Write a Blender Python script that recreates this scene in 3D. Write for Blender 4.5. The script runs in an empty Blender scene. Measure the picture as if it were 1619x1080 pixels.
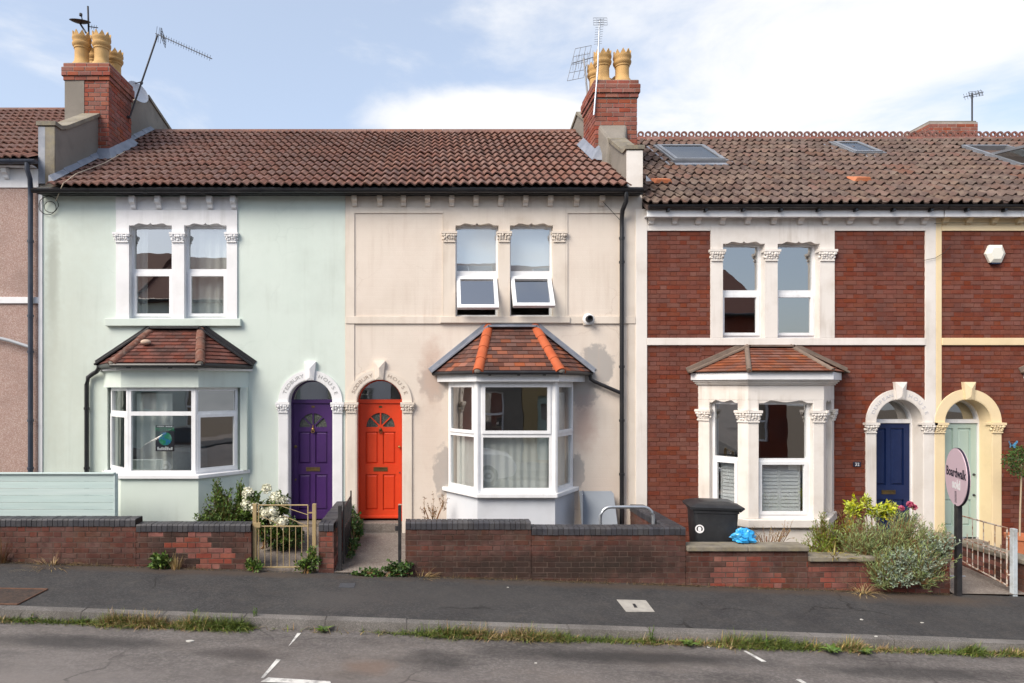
import bpy, math, random
from mathutils import Vector, Matrix

# ------------------------------------------------------------------ camera, sky, sun, exposure
SC = bpy.context.scene
COL = SC.collection
SC.view_settings.view_transform = 'Standard'
SC.view_settings.look = 'None'
SC.view_settings.gamma = 1.0
SC.view_settings.use_curve_mapping = False
SC.view_settings.exposure = 1.32
CAM_Y, CAM_Z, FPX = -10.8, 2.66, 1012.0
cd = bpy.data.cameras.new('camera')
cd.sensor_width = 36.0
cd.lens = 36.0 * FPX / 1619.0
cd.shift_x = (809.5 - 678.0) / 1619.0
cd.shift_y = (612.0 - 540.0) / 1619.0
cd.clip_start = 0.05
cd.clip_end = 2000.0
cam = bpy.data.objects.new('camera', cd)
cam.location = (0, CAM_Y, CAM_Z)
cam.rotation_euler = (math.radians(90), 0, 0)
COL.objects.link(cam)
SC.camera = cam

SUN_AZ, SUN_EL = math.radians(-132), math.radians(42)      # azimuth from +Y towards +X
sun_dir = Vector((math.sin(SUN_AZ) * math.cos(SUN_EL), math.cos(SUN_AZ) * math.cos(SUN_EL), math.sin(SUN_EL)))
ld = bpy.data.lights.new('sun', 'SUN')
ld.energy = 1.8
ld.angle = math.radians(34)
ld.color = (1.0, 0.91, 0.79)
sun = bpy.data.objects.new('sun', ld)
sun.rotation_euler = sun_dir.to_track_quat('Z', 'Y').to_euler()
sun.location = (-20, -20, 30)
COL.objects.link(sun)

world = bpy.data.worlds.new('World')
SC.world = world
world.use_nodes = True
nt = world.node_tree
nt.nodes.clear()
def wn(t, **k):
    n = nt.nodes.new(t)
    for a, b in k.items():
        setattr(n, a, b)
    return n
w_out = wn('ShaderNodeOutputWorld')
w_bg = wn('ShaderNodeBackground')
w_bg.inputs['Strength'].default_value = 0.1
sky = wn('ShaderNodeTexSky', sky_type='NISHITA', sun_disc=False)
sky.sun_elevation = SUN_EL
sky.sun_rotation = SUN_AZ
sky.air_density = 1.0
sky.dust_density = 2.2
sky.ozone_density = 1.2
tc = wn('ShaderNodeTexCoord')
def wmath(op, a, b=None, c=None):
    n = wn('ShaderNodeMath', operation=op)
    for i, v in enumerate((a, b, c)):
        if v is None:
            continue
        if isinstance(v, (int, float)):
            n.inputs[i].default_value = v
        else:
            nt.links.new(v, n.inputs[i])
    return n.outputs[0]
mp = wn('ShaderNodeMapping')
mp.inputs['Scale'].default_value = (2.2, 2.2, 6.5)
mp.inputs['Location'].default_value = (0.35, 0.2, 0.1)
nt.links.new(tc.outputs['Generated'], mp.inputs['Vector'])
n1 = wn('ShaderNodeTexNoise')
n1.inputs['Scale'].default_value = 1.3
n1.inputs['Detail'].default_value = 9
n1.inputs['Roughness'].default_value = 0.58
n1.inputs['Distortion'].default_value = 0.35
nt.links.new(mp.outputs[0], n1.inputs['Vector'])
def sky_blob(px, py, rx, ry):
    """a cloud bank centred on a direction of the sky"""
    d = Vector(((px - 678) / FPX, 1.0, (612 - py) / FPX)).normalized()
    sub = wn('ShaderNodeVectorMath', operation='SUBTRACT')
    nt.links.new(tc.outputs['Generated'], sub.inputs[0])
    sub.inputs[1].default_value = d
    ml = wn('ShaderNodeVectorMath', operation='MULTIPLY')
    nt.links.new(sub.outputs[0], ml.inputs[0])
    ml.inputs[1].default_value = (FPX / rx, FPX / rx * 0.6, FPX / ry)
    ln = wn('ShaderNodeVectorMath', operation='LENGTH')
    nt.links.new(ml.outputs[0], ln.inputs[0])
    mr = wn('ShaderNodeMapRange', interpolation_type='SMOOTHSTEP')
    nt.links.new(ln.outputs['Value'], mr.inputs['Value'])
    mr.inputs['From Min'].default_value = 1.25
    mr.inputs['From Max'].default_value = 0.15
    return mr.outputs[0]
b1 = sky_blob(752, 192, 165, 46)
b2 = sky_blob(1330, 60, 520, 210)
b3 = sky_blob(40, 110, 150, 60)
dens = wmath('ADD', n1.outputs['Fac'], wmath('MULTIPLY', b1, 0.46))
dens = wmath('ADD', dens, wmath('MULTIPLY', b2, 0.16))
dens = wmath('ADD', dens, wmath('MULTIPLY', b3, 0.12))
cmask = wn('ShaderNodeMapRange', interpolation_type='SMOOTHSTEP')
nt.links.new(dens, cmask.inputs['Value'])
cmask.inputs['From Min'].default_value = 0.49
cmask.inputs['From Max'].default_value = 0.78
cmask.inputs['To Max'].default_value = 0.95
wmix = wn('ShaderNodeMix', data_type='RGBA')
nt.links.new(cmask.outputs[0], wmix.inputs['Factor'])
haze = wn('ShaderNodeMix', data_type='RGBA')          # thin veil over the blue
haze.inputs['Factor'].default_value = 0.42
nt.links.new(sky.outputs[0], haze.inputs['A'])
haze.inputs['B'].default_value = (3.45, 3.75, 4.2, 1)
nt.links.new(haze.outputs['Result'], wmix.inputs['A'])
wmix.inputs['B'].default_value = (4.15, 4.18, 4.25, 1)
nt.links.new(wmix.outputs['Result'], w_bg.inputs['Color'])
nt.links.new(w_bg.outputs[0], w_out.inputs['Surface'])

# ------------------------------------------------------------------ survey helpers (measured on the facade plane Y = 0, scale 93.7 px/m)
S0 = 93.7
def fx(px, d=10.8): return (px - 678.0) * d / FPX
def fz(py, d=10.8): return CAM_Z - (py - 612.0) * d / FPX
SLOPE = -0.034
def zp(x): return SLOPE * x                        # pavement level along the street
R = random.Random(7)

# ------------------------------------------------------------------ mesh builder
class Fr:
    """local frame: s along u, t along w, q along n (outwards)"""
    def __init__(s, o, u=(1, 0, 0), n=(0, -1, 0), w=(0, 0, 1)):
        s.o, s.u, s.n, s.w = Vector(o), Vector(u).normalized(), Vector(n).normalized(), Vector(w).normalized()
    def p(s, a, b, c=0.0): return s.o + s.u * a + s.w * b + s.n * c
    def mat(s):
        m = Matrix.Identity(4)
        for i in range(3):
            m[i][0], m[i][1], m[i][2], m[i][3] = s.u[i], s.w[i], s.n[i], s.o[i]
        return m
W0 = Fr((0, 0, 0))                                 # the facade plane itself

class MB:
    def __init__(s): s.v, s.f = [], []
    def add(s, vs, fs):
        k = len(s.v)
        s.v += [tuple(v) for v in vs]
        s.f += [tuple(i + k for i in f) for f in fs]
        return s
    def box(s, x0, x1, y0, y1, z0, z1):
        return s.fbox(Fr((0, 0, 0), (1, 0, 0), (0, 1, 0), (0, 0, 1)), x0, x1, z0, z1, y0, y1)
    def fbox(s, F, s0, s1, t0, t1, q0, q1, top=None):
        vs = [F.p(a, b, c) for c in (q0, q1) for b in (t0, t1) for a in (s0, s1)]
        return s.add(vs, [(0, 2, 3, 1), (4, 5, 7, 6), (0, 1, 5, 4), (2, 6, 7, 3), (0, 4, 6, 2), (1, 3, 7, 5)])
    def prism(s, F, poly, q0, q1, cap=True):
        n = len(poly)
        vs = [F.p(a, b, q0) for a, b in poly] + [F.p(a, b, q1) for a, b in poly]
        fs = [(i, (i + 1) % n, n + (i + 1) % n, n + i) for i in range(n)]
        if cap:
            fs += [tuple(range(n))[::-1], tuple(range(n, 2 * n))]
        return s.add(vs, fs)
    def zprism(s, poly, z0, z1):
        return s.prism(Fr((0, 0, 0), (1, 0, 0), (0, 0, 1), (0, 1, 0)), poly, z0, z1)
    def tube(s, pts, r, n=8, cap=True):
        pts = [Vector(p) for p in pts]
        rings = []
        up = Vector((0, 0, 1))
        for i, p in enumerate(pts):
            a = pts[max(i - 1, 0)]
            b = pts[min(i + 1, len(pts) - 1)]
            t = (b - a).normalized()
            ref = up if abs(t.z) < 0.9 else Vector((0, 1, 0))
            x = t.cross(ref).normalized()
            y = t.cross(x).normalized()
            rr = r[i] if isinstance(r, (list, tuple)) else r
            rings.append([p + x * (rr * math.cos(2 * math.pi * k / n)) + y * (rr * math.sin(2 * math.pi * k / n)) for k in range(n)])
        vs = [v for g in rings for v in g]
        fs = []
        for i in range(len(pts) - 1):
            for k in range(n):
                k2 = (k + 1) % n
                fs.append((i * n + k, i * n + k2, (i + 1) * n + k2, (i + 1) * n + k))
        if cap:
            fs.append(tuple(range(n))[::-1])
            fs.append(tuple(range((len(pts) - 1) * n, len(pts) * n)))
        return s.add(vs, fs)
    def lathe(s, prof, c, n=16, axis=None):
        """profile of (r, h) turned about an axis through c"""
        F = axis or Fr(c, (1, 0, 0), (0, 0, 1), (0, 1, 0))
        vs, fs = [], []
        for r, h in prof:
            for k in range(n):
                a = 2 * math.pi * k / n
                vs.append(F.p(r * math.cos(a), r * math.sin(a), h))
        m = len(prof)
        for i in range(m - 1):
            for k in range(n):
                k2 = (k + 1) % n
                fs.append((i * n + k, i * n + k2, (i + 1) * n + k2, (i + 1) * n + k))
        fs.append(tuple(range(n))[::-1])
        fs.append(tuple(range((m - 1) * n, m * n)))
        return s.add(vs, fs)
    def ball(s, c, r, n=8, m=6):
        c = Vector(c)
        rx, ry, rz = r if isinstance(r, (tuple, list)) else (r, r, r)
        vs = [c + Vector((0, 0, -rz))]
        for i in range(1, m):
            t = -math.pi / 2 + math.pi * i / m
            for k in range(n):
                a = 2 * math.pi * k / n
                vs.append(c + Vector((rx * math.cos(t) * math.cos(a), ry * math.cos(t) * math.sin(a), rz * math.sin(t))))
        vs.append(c + Vector((0, 0, rz)))
        fs = [(0, 1 + (k + 1) % n, 1 + k) for k in range(n)]
        for i in range(m - 2):
            for k in range(n):
                k2 = (k + 1) % n
                fs.append((1 + i * n + k, 1 + i * n + k2, 1 + (i + 1) * n + k2, 1 + (i + 1) * n + k))
        e = len(vs) - 1
        fs += [(e, 1 + (m - 2) * n + k, 1 + (m - 2) * n + (k + 1) % n) for k in range(n)]
        return s.add(vs, fs)
    def slab(s, F, S, T, q0, q1, holes=(), arches=()):
        """perforated plate: holes (s0,s1,t0,t1); arches (s0,s1,t0,tspring) with a half-round head"""
        eps = 1e-5
        hs = list(holes)
        for (a, b, t0, ts) in arches:
            hs.append((a, b, t0, ts + (b - a) / 2))
        xs = sorted(set([S[0], S[1]] + [x for h in hs for x in h[:2] if S[0] < x < S[1]]))
        zs = sorted(set([T[0], T[1]] + [z for h in hs for z in h[2:] if T[0] < z < T[1]]))
        def solid(i, j):
            if i < 0 or j < 0 or i >= len(xs) - 1 or j >= len(zs) - 1:
                return False
            cx, cz = (xs[i] + xs[i + 1]) / 2, (zs[j] + zs[j + 1]) / 2
            return not any(h[0] - eps < cx < h[1] + eps and h[2] - eps < cz < h[3] + eps for h in hs)
        for i in range(len(xs) - 1):
            for j in range(len(zs) - 1):
                if not solid(i, j):
                    continue
                a, b, c, d = xs[i], xs[i + 1], zs[j], zs[j + 1]
                s.add([F.p(a, c, q1), F.p(b, c, q1), F.p(b, d, q1), F.p(a, d, q1)], [(0, 1, 2, 3)])
                s.add([F.p(a, c, q0), F.p(b, c, q0), F.p(b, d, q0), F.p(a, d, q0)], [(3, 2, 1, 0)])
                for (di, dj, e0, e1) in ((-1, 0, (a, c), (a, d)), (1, 0, (b, c), (b, d)), (0, -1, (a, c), (b, c)), (0, 1, (a, d), (b, d))):
                    if not solid(i + di, j + dj):
                        s.add([F.p(*e0, q0), F.p(*e0, q1), F.p(*e1, q1), F.p(*e1, q0)], [(0, 1, 2, 3)])
        for (a, b, t0, ts) in arches:                       # spandrels and the arch soffit
            r, c, n = (b - a) / 2, (a + b) / 2, 24
            arc = [(c - r * math.cos(math.pi * k / n), ts + r * math.sin(math.pi * k / n)) for k in range(n + 1)]
            top = ts + r
            for k in range(n):
                (x0, z0), (x1, z1) = arc[k], arc[k + 1]
                for q, o in ((q1, 1), (q0, -1)):
                    vs = [F.p(x0, z0, q), F.p(x1, z1, q), F.p(x1, top, q), F.p(x0, top, q)]
                    s.add(vs, [(0, 1, 2, 3)] if o > 0 else [(3, 2, 1, 0)])
                s.add([F.p(x0, z0, q0), F.p(x1, z1, q0), F.p(x1, z1, q1), F.p(x0, z0, q1)], [(0, 1, 2, 3)])
        return s
    def ring(s, F, c, r0, r1, q0, q1, a0=0.0, a1=math.pi, n=28):
        cs, ct = c
        for k in range(n):
            t0, t1 = a0 + (a1 - a0) * k / n, a0 + (a1 - a0) * (k + 1) / n
            P = lambda r, t, q: F.p(cs + r * math.cos(t), ct + r * math.sin(t), q)
            s.add([P(r0, t0, q1), P(r1, t0, q1), P(r1, t1, q1), P(r0, t1, q1)], [(0, 1, 2, 3)])
            s.add([P(r1, t0, q0), P(r1, t0, q1), P(r1, t1, q1), P(r1, t1, q0)], [(3, 2, 1, 0)])
            s.add([P(r0, t0, q0), P(r0, t0, q1), P(r0, t1, q1), P(r0, t1, q0)], [(0, 1, 2, 3)])
            s.add([P(r0, t0, q0), P(r1, t0, q0), P(r1, t1, q0), P(r0, t1, q0)], [(3, 2, 1, 0)])
            if k == 0:
                s.add([P(r0, t0, q0), P(r1, t0, q0), P(r1, t0, q1), P(r0, t0, q1)], [(0, 1, 2, 3)])
            if k == n - 1:
                s.add([P(r0, t1, q0), P(r1, t1, q0), P(r1, t1, q1), P(r0, t1, q1)], [(3, 2, 1, 0)])
        return s
    def mesh(s, name, mat=None, smooth=None):
        me = bpy.data.meshes.new(name)
        me.from_pydata([tuple(v) for v in s.v], [], s.f)
        if smooth is not None:
            import bmesh
            bm = bmesh.new(); bm.from_mesh(me)
            bmesh.ops.remove_doubles(bm, verts=bm.verts, dist=1e-5)
            bm.to_mesh(me); bm.free()
            me.polygons.foreach_set('use_smooth', [True] * len(me.polygons))
            me.set_sharp_from_angle(angle=math.radians(smooth))
        if mat:
            me.materials.append(mat)
        me.update()
        return me

WORLD = {}                                          # object name -> world matrix of things and parts
def link(o, parent=None, mw=None, props=None):
    COL.objects.link(o)
    mw = mw or Matrix.Identity(4)
    o.matrix_basis = mw
    if parent is not None:
        o.parent = parent
        o.matrix_parent_inverse = WORLD.get(parent.name, Matrix.Identity(4)).inverted()
    WORLD[o.name] = mw
    for k, v in (props or {}).items():
        if v is not None:
            o[k] = v
    return o
def obj(name, mb, mat, parent=None, smooth=None, bevel=None, label=None, cat=None, group=None, kind=None):
    me = mb.mesh(name, mat, smooth)
    o = bpy.data.objects.new(name, me)
    link(o, parent, None, dict(label=label, category=cat, group=group, kind=kind))
    if bevel:
        m = o.modifiers.new('bevel', 'BEVEL')
        m.width = bevel; m.segments = 2; m.limit_method = 'ANGLE'; m.angle_limit = math.radians(40)
        m.harden_normals = False
    return o
def inst(name, me, parent, mw, **props):
    o = bpy.data.objects.new(name, me)
    return link(o, parent, mw, props)
def thing(name, label, cat, loc, group=None, kind=None):
    o = bpy.data.objects.new(name, None)
    o.empty_display_size = 0.2
    return link(o, None, Matrix.Translation(Vector(loc)), dict(label=label, category=cat, group=group, kind=kind))

# ------------------------------------------------------------------ materials
MATS = {}
def lin(r, g, b):
    f = lambda c: (c / 255 / 12.92) if c / 255 <= 0.04045 else ((c / 255 + 0.055) / 1.055) ** 2.4
    return (f(r), f(g), f(b))
def M(name, c1, c2=None, rough=0.8, scale=6.0, rnd=0.0, hue=0.0, bump=0.0, bscale=80.0, spec=0.3, metal=0.0,
      dirt=None, stains=(), contrast=(0.35, 0.65), alt=None, speck=None, coat=0.0, stretch=(1, 1, 1), streak=None, gstains=(), cracks=None, courses=0.0):
    """dirt=(colour, amount, scale); stains=[(x,z,rx,rz,colour,amount)]; alt=(colour, share) recolours that share of pieces; speck=(colour, scale, amount)"""
    if name in MATS:
        return MATS[name]
    m = bpy.data.materials.new(name)
    m.use_nodes = True
    t = m.node_tree
    bs = t.nodes['Principled BSDF']
    L = t.links.new
    def nd(k, **kw):
        n = t.nodes.new(k)
        for a, b in kw.items():
            setattr(n, a, b)
        return n
    def mixc(fac, a, b):
        n = nd('ShaderNodeMix', data_type='RGBA')
        for sock, v in (('Factor', fac), ('A', a), ('B', b)):
            if hasattr(v, 'is_output'):
                L(v, n.inputs[sock])
            else:
                n.inputs[sock].default_value = v if sock == 'Factor' else (*v, 1)
        return n.outputs['Result']
    def mth(op, a, b=None):
        n = nd('ShaderNodeMath', operation=op)
        for i, v in enumerate((a, b)):
            if v is None: continue
            if hasattr(v, 'is_output'): L(v, n.inputs[i])
            else: n.inputs[i].default_value = v
        return n.outputs[0]
    geo = nd('ShaderNodeNewGeometry')
    pos = geo.outputs['Position']
    if stretch != (1, 1, 1):
        vm = nd('ShaderNodeVectorMath', operation='MULTIPLY')
        L(pos, vm.inputs[0]); vm.inputs[1].default_value = stretch
        spos = vm.outputs[0]
    else:
        spos = pos
    def noise(sc, det=5, vec=None, ro=0.55):
        n = nd('ShaderNodeTexNoise')
        n.inputs['Scale'].default_value = sc; n.inputs['Detail'].default_value = det; n.inputs['Roughness'].default_value = ro
        L(vec or pos, n.inputs['Vector'])
        return n.outputs['Fac']
    def mrange(v, a, b, c=0.0, d=1.0):
        n = nd('ShaderNodeMapRange'); L(v, n.inputs['Value'])
        for k, x in zip(('From Min', 'From Max', 'To Min', 'To Max'), (a, b, c, d)):
            n.inputs[k].default_value = x
        return n.outputs[0]
    oi = nd('ShaderNodeObjectInfo')
    rv = mth('FRACT', mth('ADD', oi.outputs['Random'], geo.outputs['Random Per Island']))
    col = mixc(mrange(noise(scale, 6, spos), *contrast), c1, c2 or c1)
    if alt:
        col = mixc(mth('GREATER_THAN', mth('FRACT', mth('MULTIPLY', rv, 7.31)), 1 - alt[1]), col, alt[0])
    if rnd or hue:
        hs = nd('ShaderNodeHueSaturation')
        L(col, hs.inputs['Color'])
        L(mrange(rv, 0, 1, 1 - rnd, 1 + rnd), hs.inputs['Value'])
        L(mrange(mth('FRACT', mth('MULTIPLY', rv, 13.7)), 0, 1, 0.5 - hue, 0.5 + hue), hs.inputs['Hue'])
        L(mrange(mth('FRACT', mth('MULTIPLY', rv, 5.3)), 0, 1, 0.85, 1.15), hs.inputs['Saturation'])
        col = hs.outputs['Color']
    if speck:
        vo = nd('ShaderNodeTexVoronoi'); vo.inputs['Scale'].default_value = speck[1]
        L(pos, vo.inputs['Vector'])
        sp = nd('ShaderNodeSeparateColor'); L(vo.outputs['Color'], sp.inputs[0])
        col = mixc(mrange(sp.outputs[0], 0.45, 0.95, 0, speck[2]), col, speck[0])
    if dirt:
        for dd in (dirt if isinstance(dirt, list) else [dirt]):
            f = mrange(noise(dd[2], 7, spos, 0.65), 0.48, 0.72, 0, dd[1])
            col = mixc(f, col, dd[0])
    if stains:
        sx = nd('ShaderNodeSeparateXYZ'); L(pos, sx.inputs[0])
        nz = noise(9, 6)
        nz2 = noise(2.3, 4)
        for st in stains:
            x, z, rx, rz, c, amt = st[:6]
            soft = st[6] if len(st) > 6 else 0.3
            dx = mth('DIVIDE', mth('SUBTRACT', sx.outputs[0], x), rx)
            dz = mth('DIVIDE', mth('SUBTRACT', sx.outputs[2], z), rz)
            r2 = mth('SQRT', mth('ADD', mth('MULTIPLY', dx, dx), mth('MULTIPLY', dz, dz)))
            r2 = mth('ADD', r2, mth('ADD', mth('MULTIPLY', mth('SUBTRACT', nz, 0.5), 1.1), mth('MULTIPLY', mth('SUBTRACT', nz2, 0.5), 0.8)))
            col = mixc(mrange(r2, 0.9 + soft / 2, 0.9 - soft / 2, 0, amt), col, c)
    if streak:                                          # rain runs: noise drawn out vertically
        vm2 = nd('ShaderNodeVectorMath', operation='MULTIPLY')
        L(pos, vm2.inputs[0]); vm2.inputs[1].default_value = (9, 9, 0.55)
        f = mth('MULTIPLY', mrange(noise(1.0, 5, vm2.outputs[0], 0.6), 0.50, 0.75, 0, 1), mrange(noise(0.9, 3), 0.42, 0.62, 0, streak[1]))
        col = mixc(f, col, streak[0])
    if gstains:
        sg = nd('ShaderNodeSeparateXYZ'); L(pos, sg.inputs[0])
        nz = noise(3.5, 6); nz2 = noise(0.9, 4)
        for (x, y, rx, ry, c, amt, soft) in gstains:
            dx = mth('DIVIDE', mth('SUBTRACT', sg.outputs[0], x), rx)
            dz = mth('DIVIDE', mth('SUBTRACT', sg.outputs[1], y), ry)
            r2 = mth('SQRT', mth('ADD', mth('MULTIPLY', dx, dx), mth('MULTIPLY', dz, dz)))
            r2 = mth('ADD', r2, mth('ADD', mth('MULTIPLY', mth('SUBTRACT', nz, 0.5), 1.3), mth('MULTIPLY', mth('SUBTRACT', nz2, 0.5), 1.0)))
            col = mixc(mrange(r2, 0.9 + soft / 2, 0.9 - soft / 2, 0, amt), col, c)
    if cracks:
        wv = nd('ShaderNodeTexNoise'); wv.inputs['Scale'].default_value = 2.5; wv.inputs['Detail'].default_value = 5
        L(pos, wv.inputs['Vector'])
        av = nd('ShaderNodeVectorMath', operation='MULTIPLY_ADD')
        L(wv.outputs['Color'], av.inputs[0]); av.inputs[1].default_value = (0.5, 0.5, 0.5); L(pos, av.inputs[2])
        vc = nd('ShaderNodeTexVoronoi', feature='DISTANCE_TO_EDGE'); vc.inputs['Scale'].default_value = cracks[1]
        L(av.outputs[0], vc.inputs['Vector'])
        f = mth('MULTIPLY', mrange(vc.outputs['Distance'], 0.011, 0.002, 0, 1), mrange(noise(0.7, 3), 0.5, 0.6, 0, cracks[2]))
        col = mixc(f, col, cracks[0])
    L(col, bs.inputs['Base Color'])
    bs.inputs['Roughness'].default_value = rough
    bs.inputs['Specular IOR Level'].default_value = spec
    bs.inputs['Metallic'].default_value = metal
    if coat:
        bs.inputs['Coat Weight'].default_value = coat
        bs.inputs['Coat Roughness'].default_value = 0.15
    if courses:                                         # brick coursing telegraphing through the paint
        sc = nd('ShaderNodeSeparateXYZ'); L(pos, sc.inputs[0])
        cc = nd('ShaderNodeCombineXYZ'); L(sc.outputs[0], cc.inputs[0]); L(sc.outputs[2], cc.inputs[1])
        bt = nd('ShaderNodeTexBrick')
        L(cc.outputs[0], bt.inputs['Vector'])
        bt.inputs['Color1'].default_value = (1, 1, 1, 1); bt.inputs['Color2'].default_value = (0.8, 0.8, 0.8, 1); bt.inputs['Mortar'].default_value = (0, 0, 0, 1)
        bt.inputs['Scale'].default_value = 1.0; bt.inputs['Mortar Size'].default_value = 0.008; bt.inputs['Mortar Smooth'].default_value = 1.0
        bt.inputs['Brick Width'].default_value = 0.225; bt.inputs['Row Height'].default_value = 0.075
        hgt = mth('ADD', mth('MULTIPLY', bt.outputs['Color'], courses), noise(bscale, 4))
        bn = nd('ShaderNodeBump')
        bn.inputs['Strength'].default_value = 0.9; bn.inputs['Distance'].default_value = 0.003
        L(hgt, bn.inputs['Height']); L(bn.outputs[0], bs.inputs['Normal'])
    elif bump:
        bn = nd('ShaderNodeBump')
        bn.inputs['Strength'].default_value = min(1.0, bump)
        bn.inputs['Distance'].default_value = 0.004 if bump <= 1 else 0.004 * bump
        L(noise(bscale, 4), bn.inputs['Height'])
        L(bn.outputs[0], bs.inputs['Normal'])
    MATS[name] = m
    return m

GREY = (0.23, 0.22, 0.21)
mint = M('mint_render', (0.57, 0.645, 0.595), (0.61, 0.68, 0.63), 0.85, 1.2, bump=0.6, bscale=120, streak=((0.40, 0.45, 0.40), 0.4), cracks=((0.45, 0.52, 0.48), 0.8, 0.25),
         dirt=((0.42, 0.46, 0.42), 0.35, 0.9),
         stains=[(fx(84), fz(440), 0.095, 1.0, (0.27, 0.29, 0.26), 0.8, 1.0), (fx(82), fz(600), 0.16, 1.6, (0.40, 0.42, 0.36), 0.5, 1.4),
                 (fx(110), fz(540), 0.5, 2.4, (0.50, 0.53, 0.46), 0.6, 1.5)])
CEM = (0.37, 0.345, 0.325)
cream = M('cream_render', (0.655, 0.58, 0.505), (0.70, 0.62, 0.545), 0.85, 1.0, bump=0.5, bscale=110, courses=0.22, streak=((0.47, 0.37, 0.30), 0.5), cracks=((0.45, 0.36, 0.30), 0.9, 0.35),
          dirt=((0.55, 0.45, 0.385), 0.35, 1.1),
          stains=[(fx(945), fz(578), 0.30, 0.40, CEM, 0.92, 0.22), (fx(918), fz(622), 0.28, 0.30, CEM, 0.92, 0.22),
                  (fx(913), fz(745), 0.13, 0.36, CEM, 0.95, 0.2), (fx(700), fz(745), 0.18, 0.45, CEM, 0.95, 0.2),
                  (fx(686), fz(604), 0.26, 0.34, CEM, 0.85, 0.25), (fx(683), fz(590), 0.20, 0.55, (0.50, 0.36, 0.29), 0.65, 0.8),
                  (fx(680), fz(690), 0.28, 0.9, (0.57, 0.45, 0.38), 0.4, 1.2), (fx(922), fz(668), 0.20, 0.45, (0.44, 0.29, 0.24), 0.6, 1.0),
                  (fx(960), fz(770), 0.6, 0.25, (0.60, 0.49, 0.42), 0.4, 1.2), (fx(560), fz(800), 0.3, 0.6, (0.50, 0.42, 0.36), 0.5, 1.2)])
cream_trim = M('cream_paint', (0.655, 0.585, 0.505), (0.70, 0.625, 0.55), 0.7, 1.5, bump=0.3, bscale=90, streak=((0.42, 0.33, 0.26), 0.6), dirt=((0.45, 0.37, 0.30), 0.4, 1.6))
pebble = M('pebbledash', (0.34, 0.22, 0.19), (0.42, 0.28, 0.24), 0.95, 40, bump=3, bscale=160, speck=((0.62, 0.52, 0.47), 110, 0.7), dirt=((0.2, 0.14, 0.12), 0.4, 1.4))
white_paint = M('white_paint', (0.72, 0.72, 0.74), (0.77, 0.77, 0.78), 0.6, 2, bump=0.2, streak=((0.42, 0.42, 0.40), 0.5), dirt=((0.5, 0.5, 0.49), 0.3, 2.2))
stone_white = M('painted_stone', (0.69, 0.65, 0.61), (0.74, 0.70, 0.66), 0.65, 1.6, bump=0.3, bscale=70, streak=((0.40, 0.34, 0.28), 0.65), dirt=((0.50, 0.44, 0.38), 0.45, 1.8))
stone_yellow = M('yellow_painted_stone', (0.72, 0.58, 0.36), (0.76, 0.62, 0.40), 0.65, 1.6, bump=0.3, bscale=70, dirt=((0.50, 0.40, 0.26), 0.35, 1.8))
upvc = M('white_upvc', (0.77, 0.78, 0.80), None, 0.32, spec=0.5, streak=((0.5, 0.5, 0.49), 0.5), dirt=((0.55, 0.55, 0.54), 0.35, 6))
plaster_new = M('grey_plaster', (0.55, 0.58, 0.63), (0.60, 0.62, 0.66), 0.9, 1.5, dirt=((0.45, 0.46, 0.48), 0.4, 2.0))
brick_face = M('facade_brick', (0.142, 0.042, 0.027), (0.168, 0.050, 0.031), 0.85, 5, rnd=0.09, hue=0.003, bump=0.6, bscale=90,
               dirt=[((0.075, 0.030, 0.026), 0.75, 1.1), ((0.26, 0.12, 0.09), 0.25, 3.6)])
mortar_red = M('red_mortar', (0.105, 0.034, 0.024), (0.135, 0.044, 0.03), 0.95, 6)
brick_wall = M('boundary_brick', (0.092, 0.036, 0.029), (0.125, 0.050, 0.039), 0.9, 4, rnd=0.08, hue=0.003, bump=0.9, bscale=70,
               stains=[(-3.25, 0.36, 0.75, 0.34, (0.024, 0.018, 0.015), 0.8, 0.9), (-4.6, 0.2, 0.5, 0.15, (0.024, 0.018, 0.015), 0.5, 1.0), (1.6, 0.12, 2.2, 0.22, (0.024, 0.018, 0.015), 0.8, 0.9), (2.9, 0.3, 0.6, 0.25, (0.024, 0.018, 0.015), 0.6, 1.0), (0.3, 0.55, 0.8, 0.1, (0.024, 0.018, 0.015), 0.6, 1.0)],
               dirt=[((0.026, 0.019, 0.016), 0.92, 1.2), ((0.20, 0.13, 0.11), 0.4, 7), ((0.045, 0.045, 0.022), 0.4, 2.3)])
brick_wall_red = M('repaired_brick', (0.18, 0.055, 0.042), (0.235, 0.08, 0.06), 0.9, 4, rnd=0.10, hue=0.003, bump=0.9, bscale=70,
                   dirt=[((0.05, 0.03, 0.024), 0.85, 1.6), ((0.30, 0.16, 0.12), 0.4, 3.5)])
mortar_dark = M('dark_mortar', (0.075, 0.050, 0.042), (0.125, 0.085, 0.07), 0.95, 8, dirt=((0.06, 0.05, 0.04), 0.7, 2))
coping_blue = M('blue_engineering_brick', (0.034, 0.034, 0.042), (0.050, 0.049, 0.056), 0.6, 5, rnd=0.2, bump=0.5, bscale=60, spec=0.4, dirt=((0.12, 0.11, 0.10), 0.35, 3))
brick_chim = M('chimney_brick', (0.225, 0.072, 0.050), (0.28, 0.095, 0.066), 0.88, 4, rnd=0.15, hue=0.006, bump=0.7, bscale=70, dirt=((0.10, 0.05, 0.045), 0.7, 1.6))
mortar_grey = M('grey_mortar', (0.30, 0.26, 0.23), (0.38, 0.33, 0.29), 0.95, 9, dirt=((0.13, 0.11, 0.10), 0.6, 3))
cement = M('grey_cement', (0.19, 0.172, 0.15), (0.25, 0.225, 0.195), 0.95, 3, bump=0.8, bscale=50, dirt=((0.10, 0.092, 0.08), 0.6, 1.5))
stone_cap = M('weathered_stone', (0.19, 0.168, 0.135), (0.26, 0.235, 0.19), 0.95, 4, bump=1, bscale=50, dirt=[((0.085, 0.075, 0.065), 0.75, 2.5), ((0.32, 0.27, 0.13), 0.35, 7)])
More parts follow.
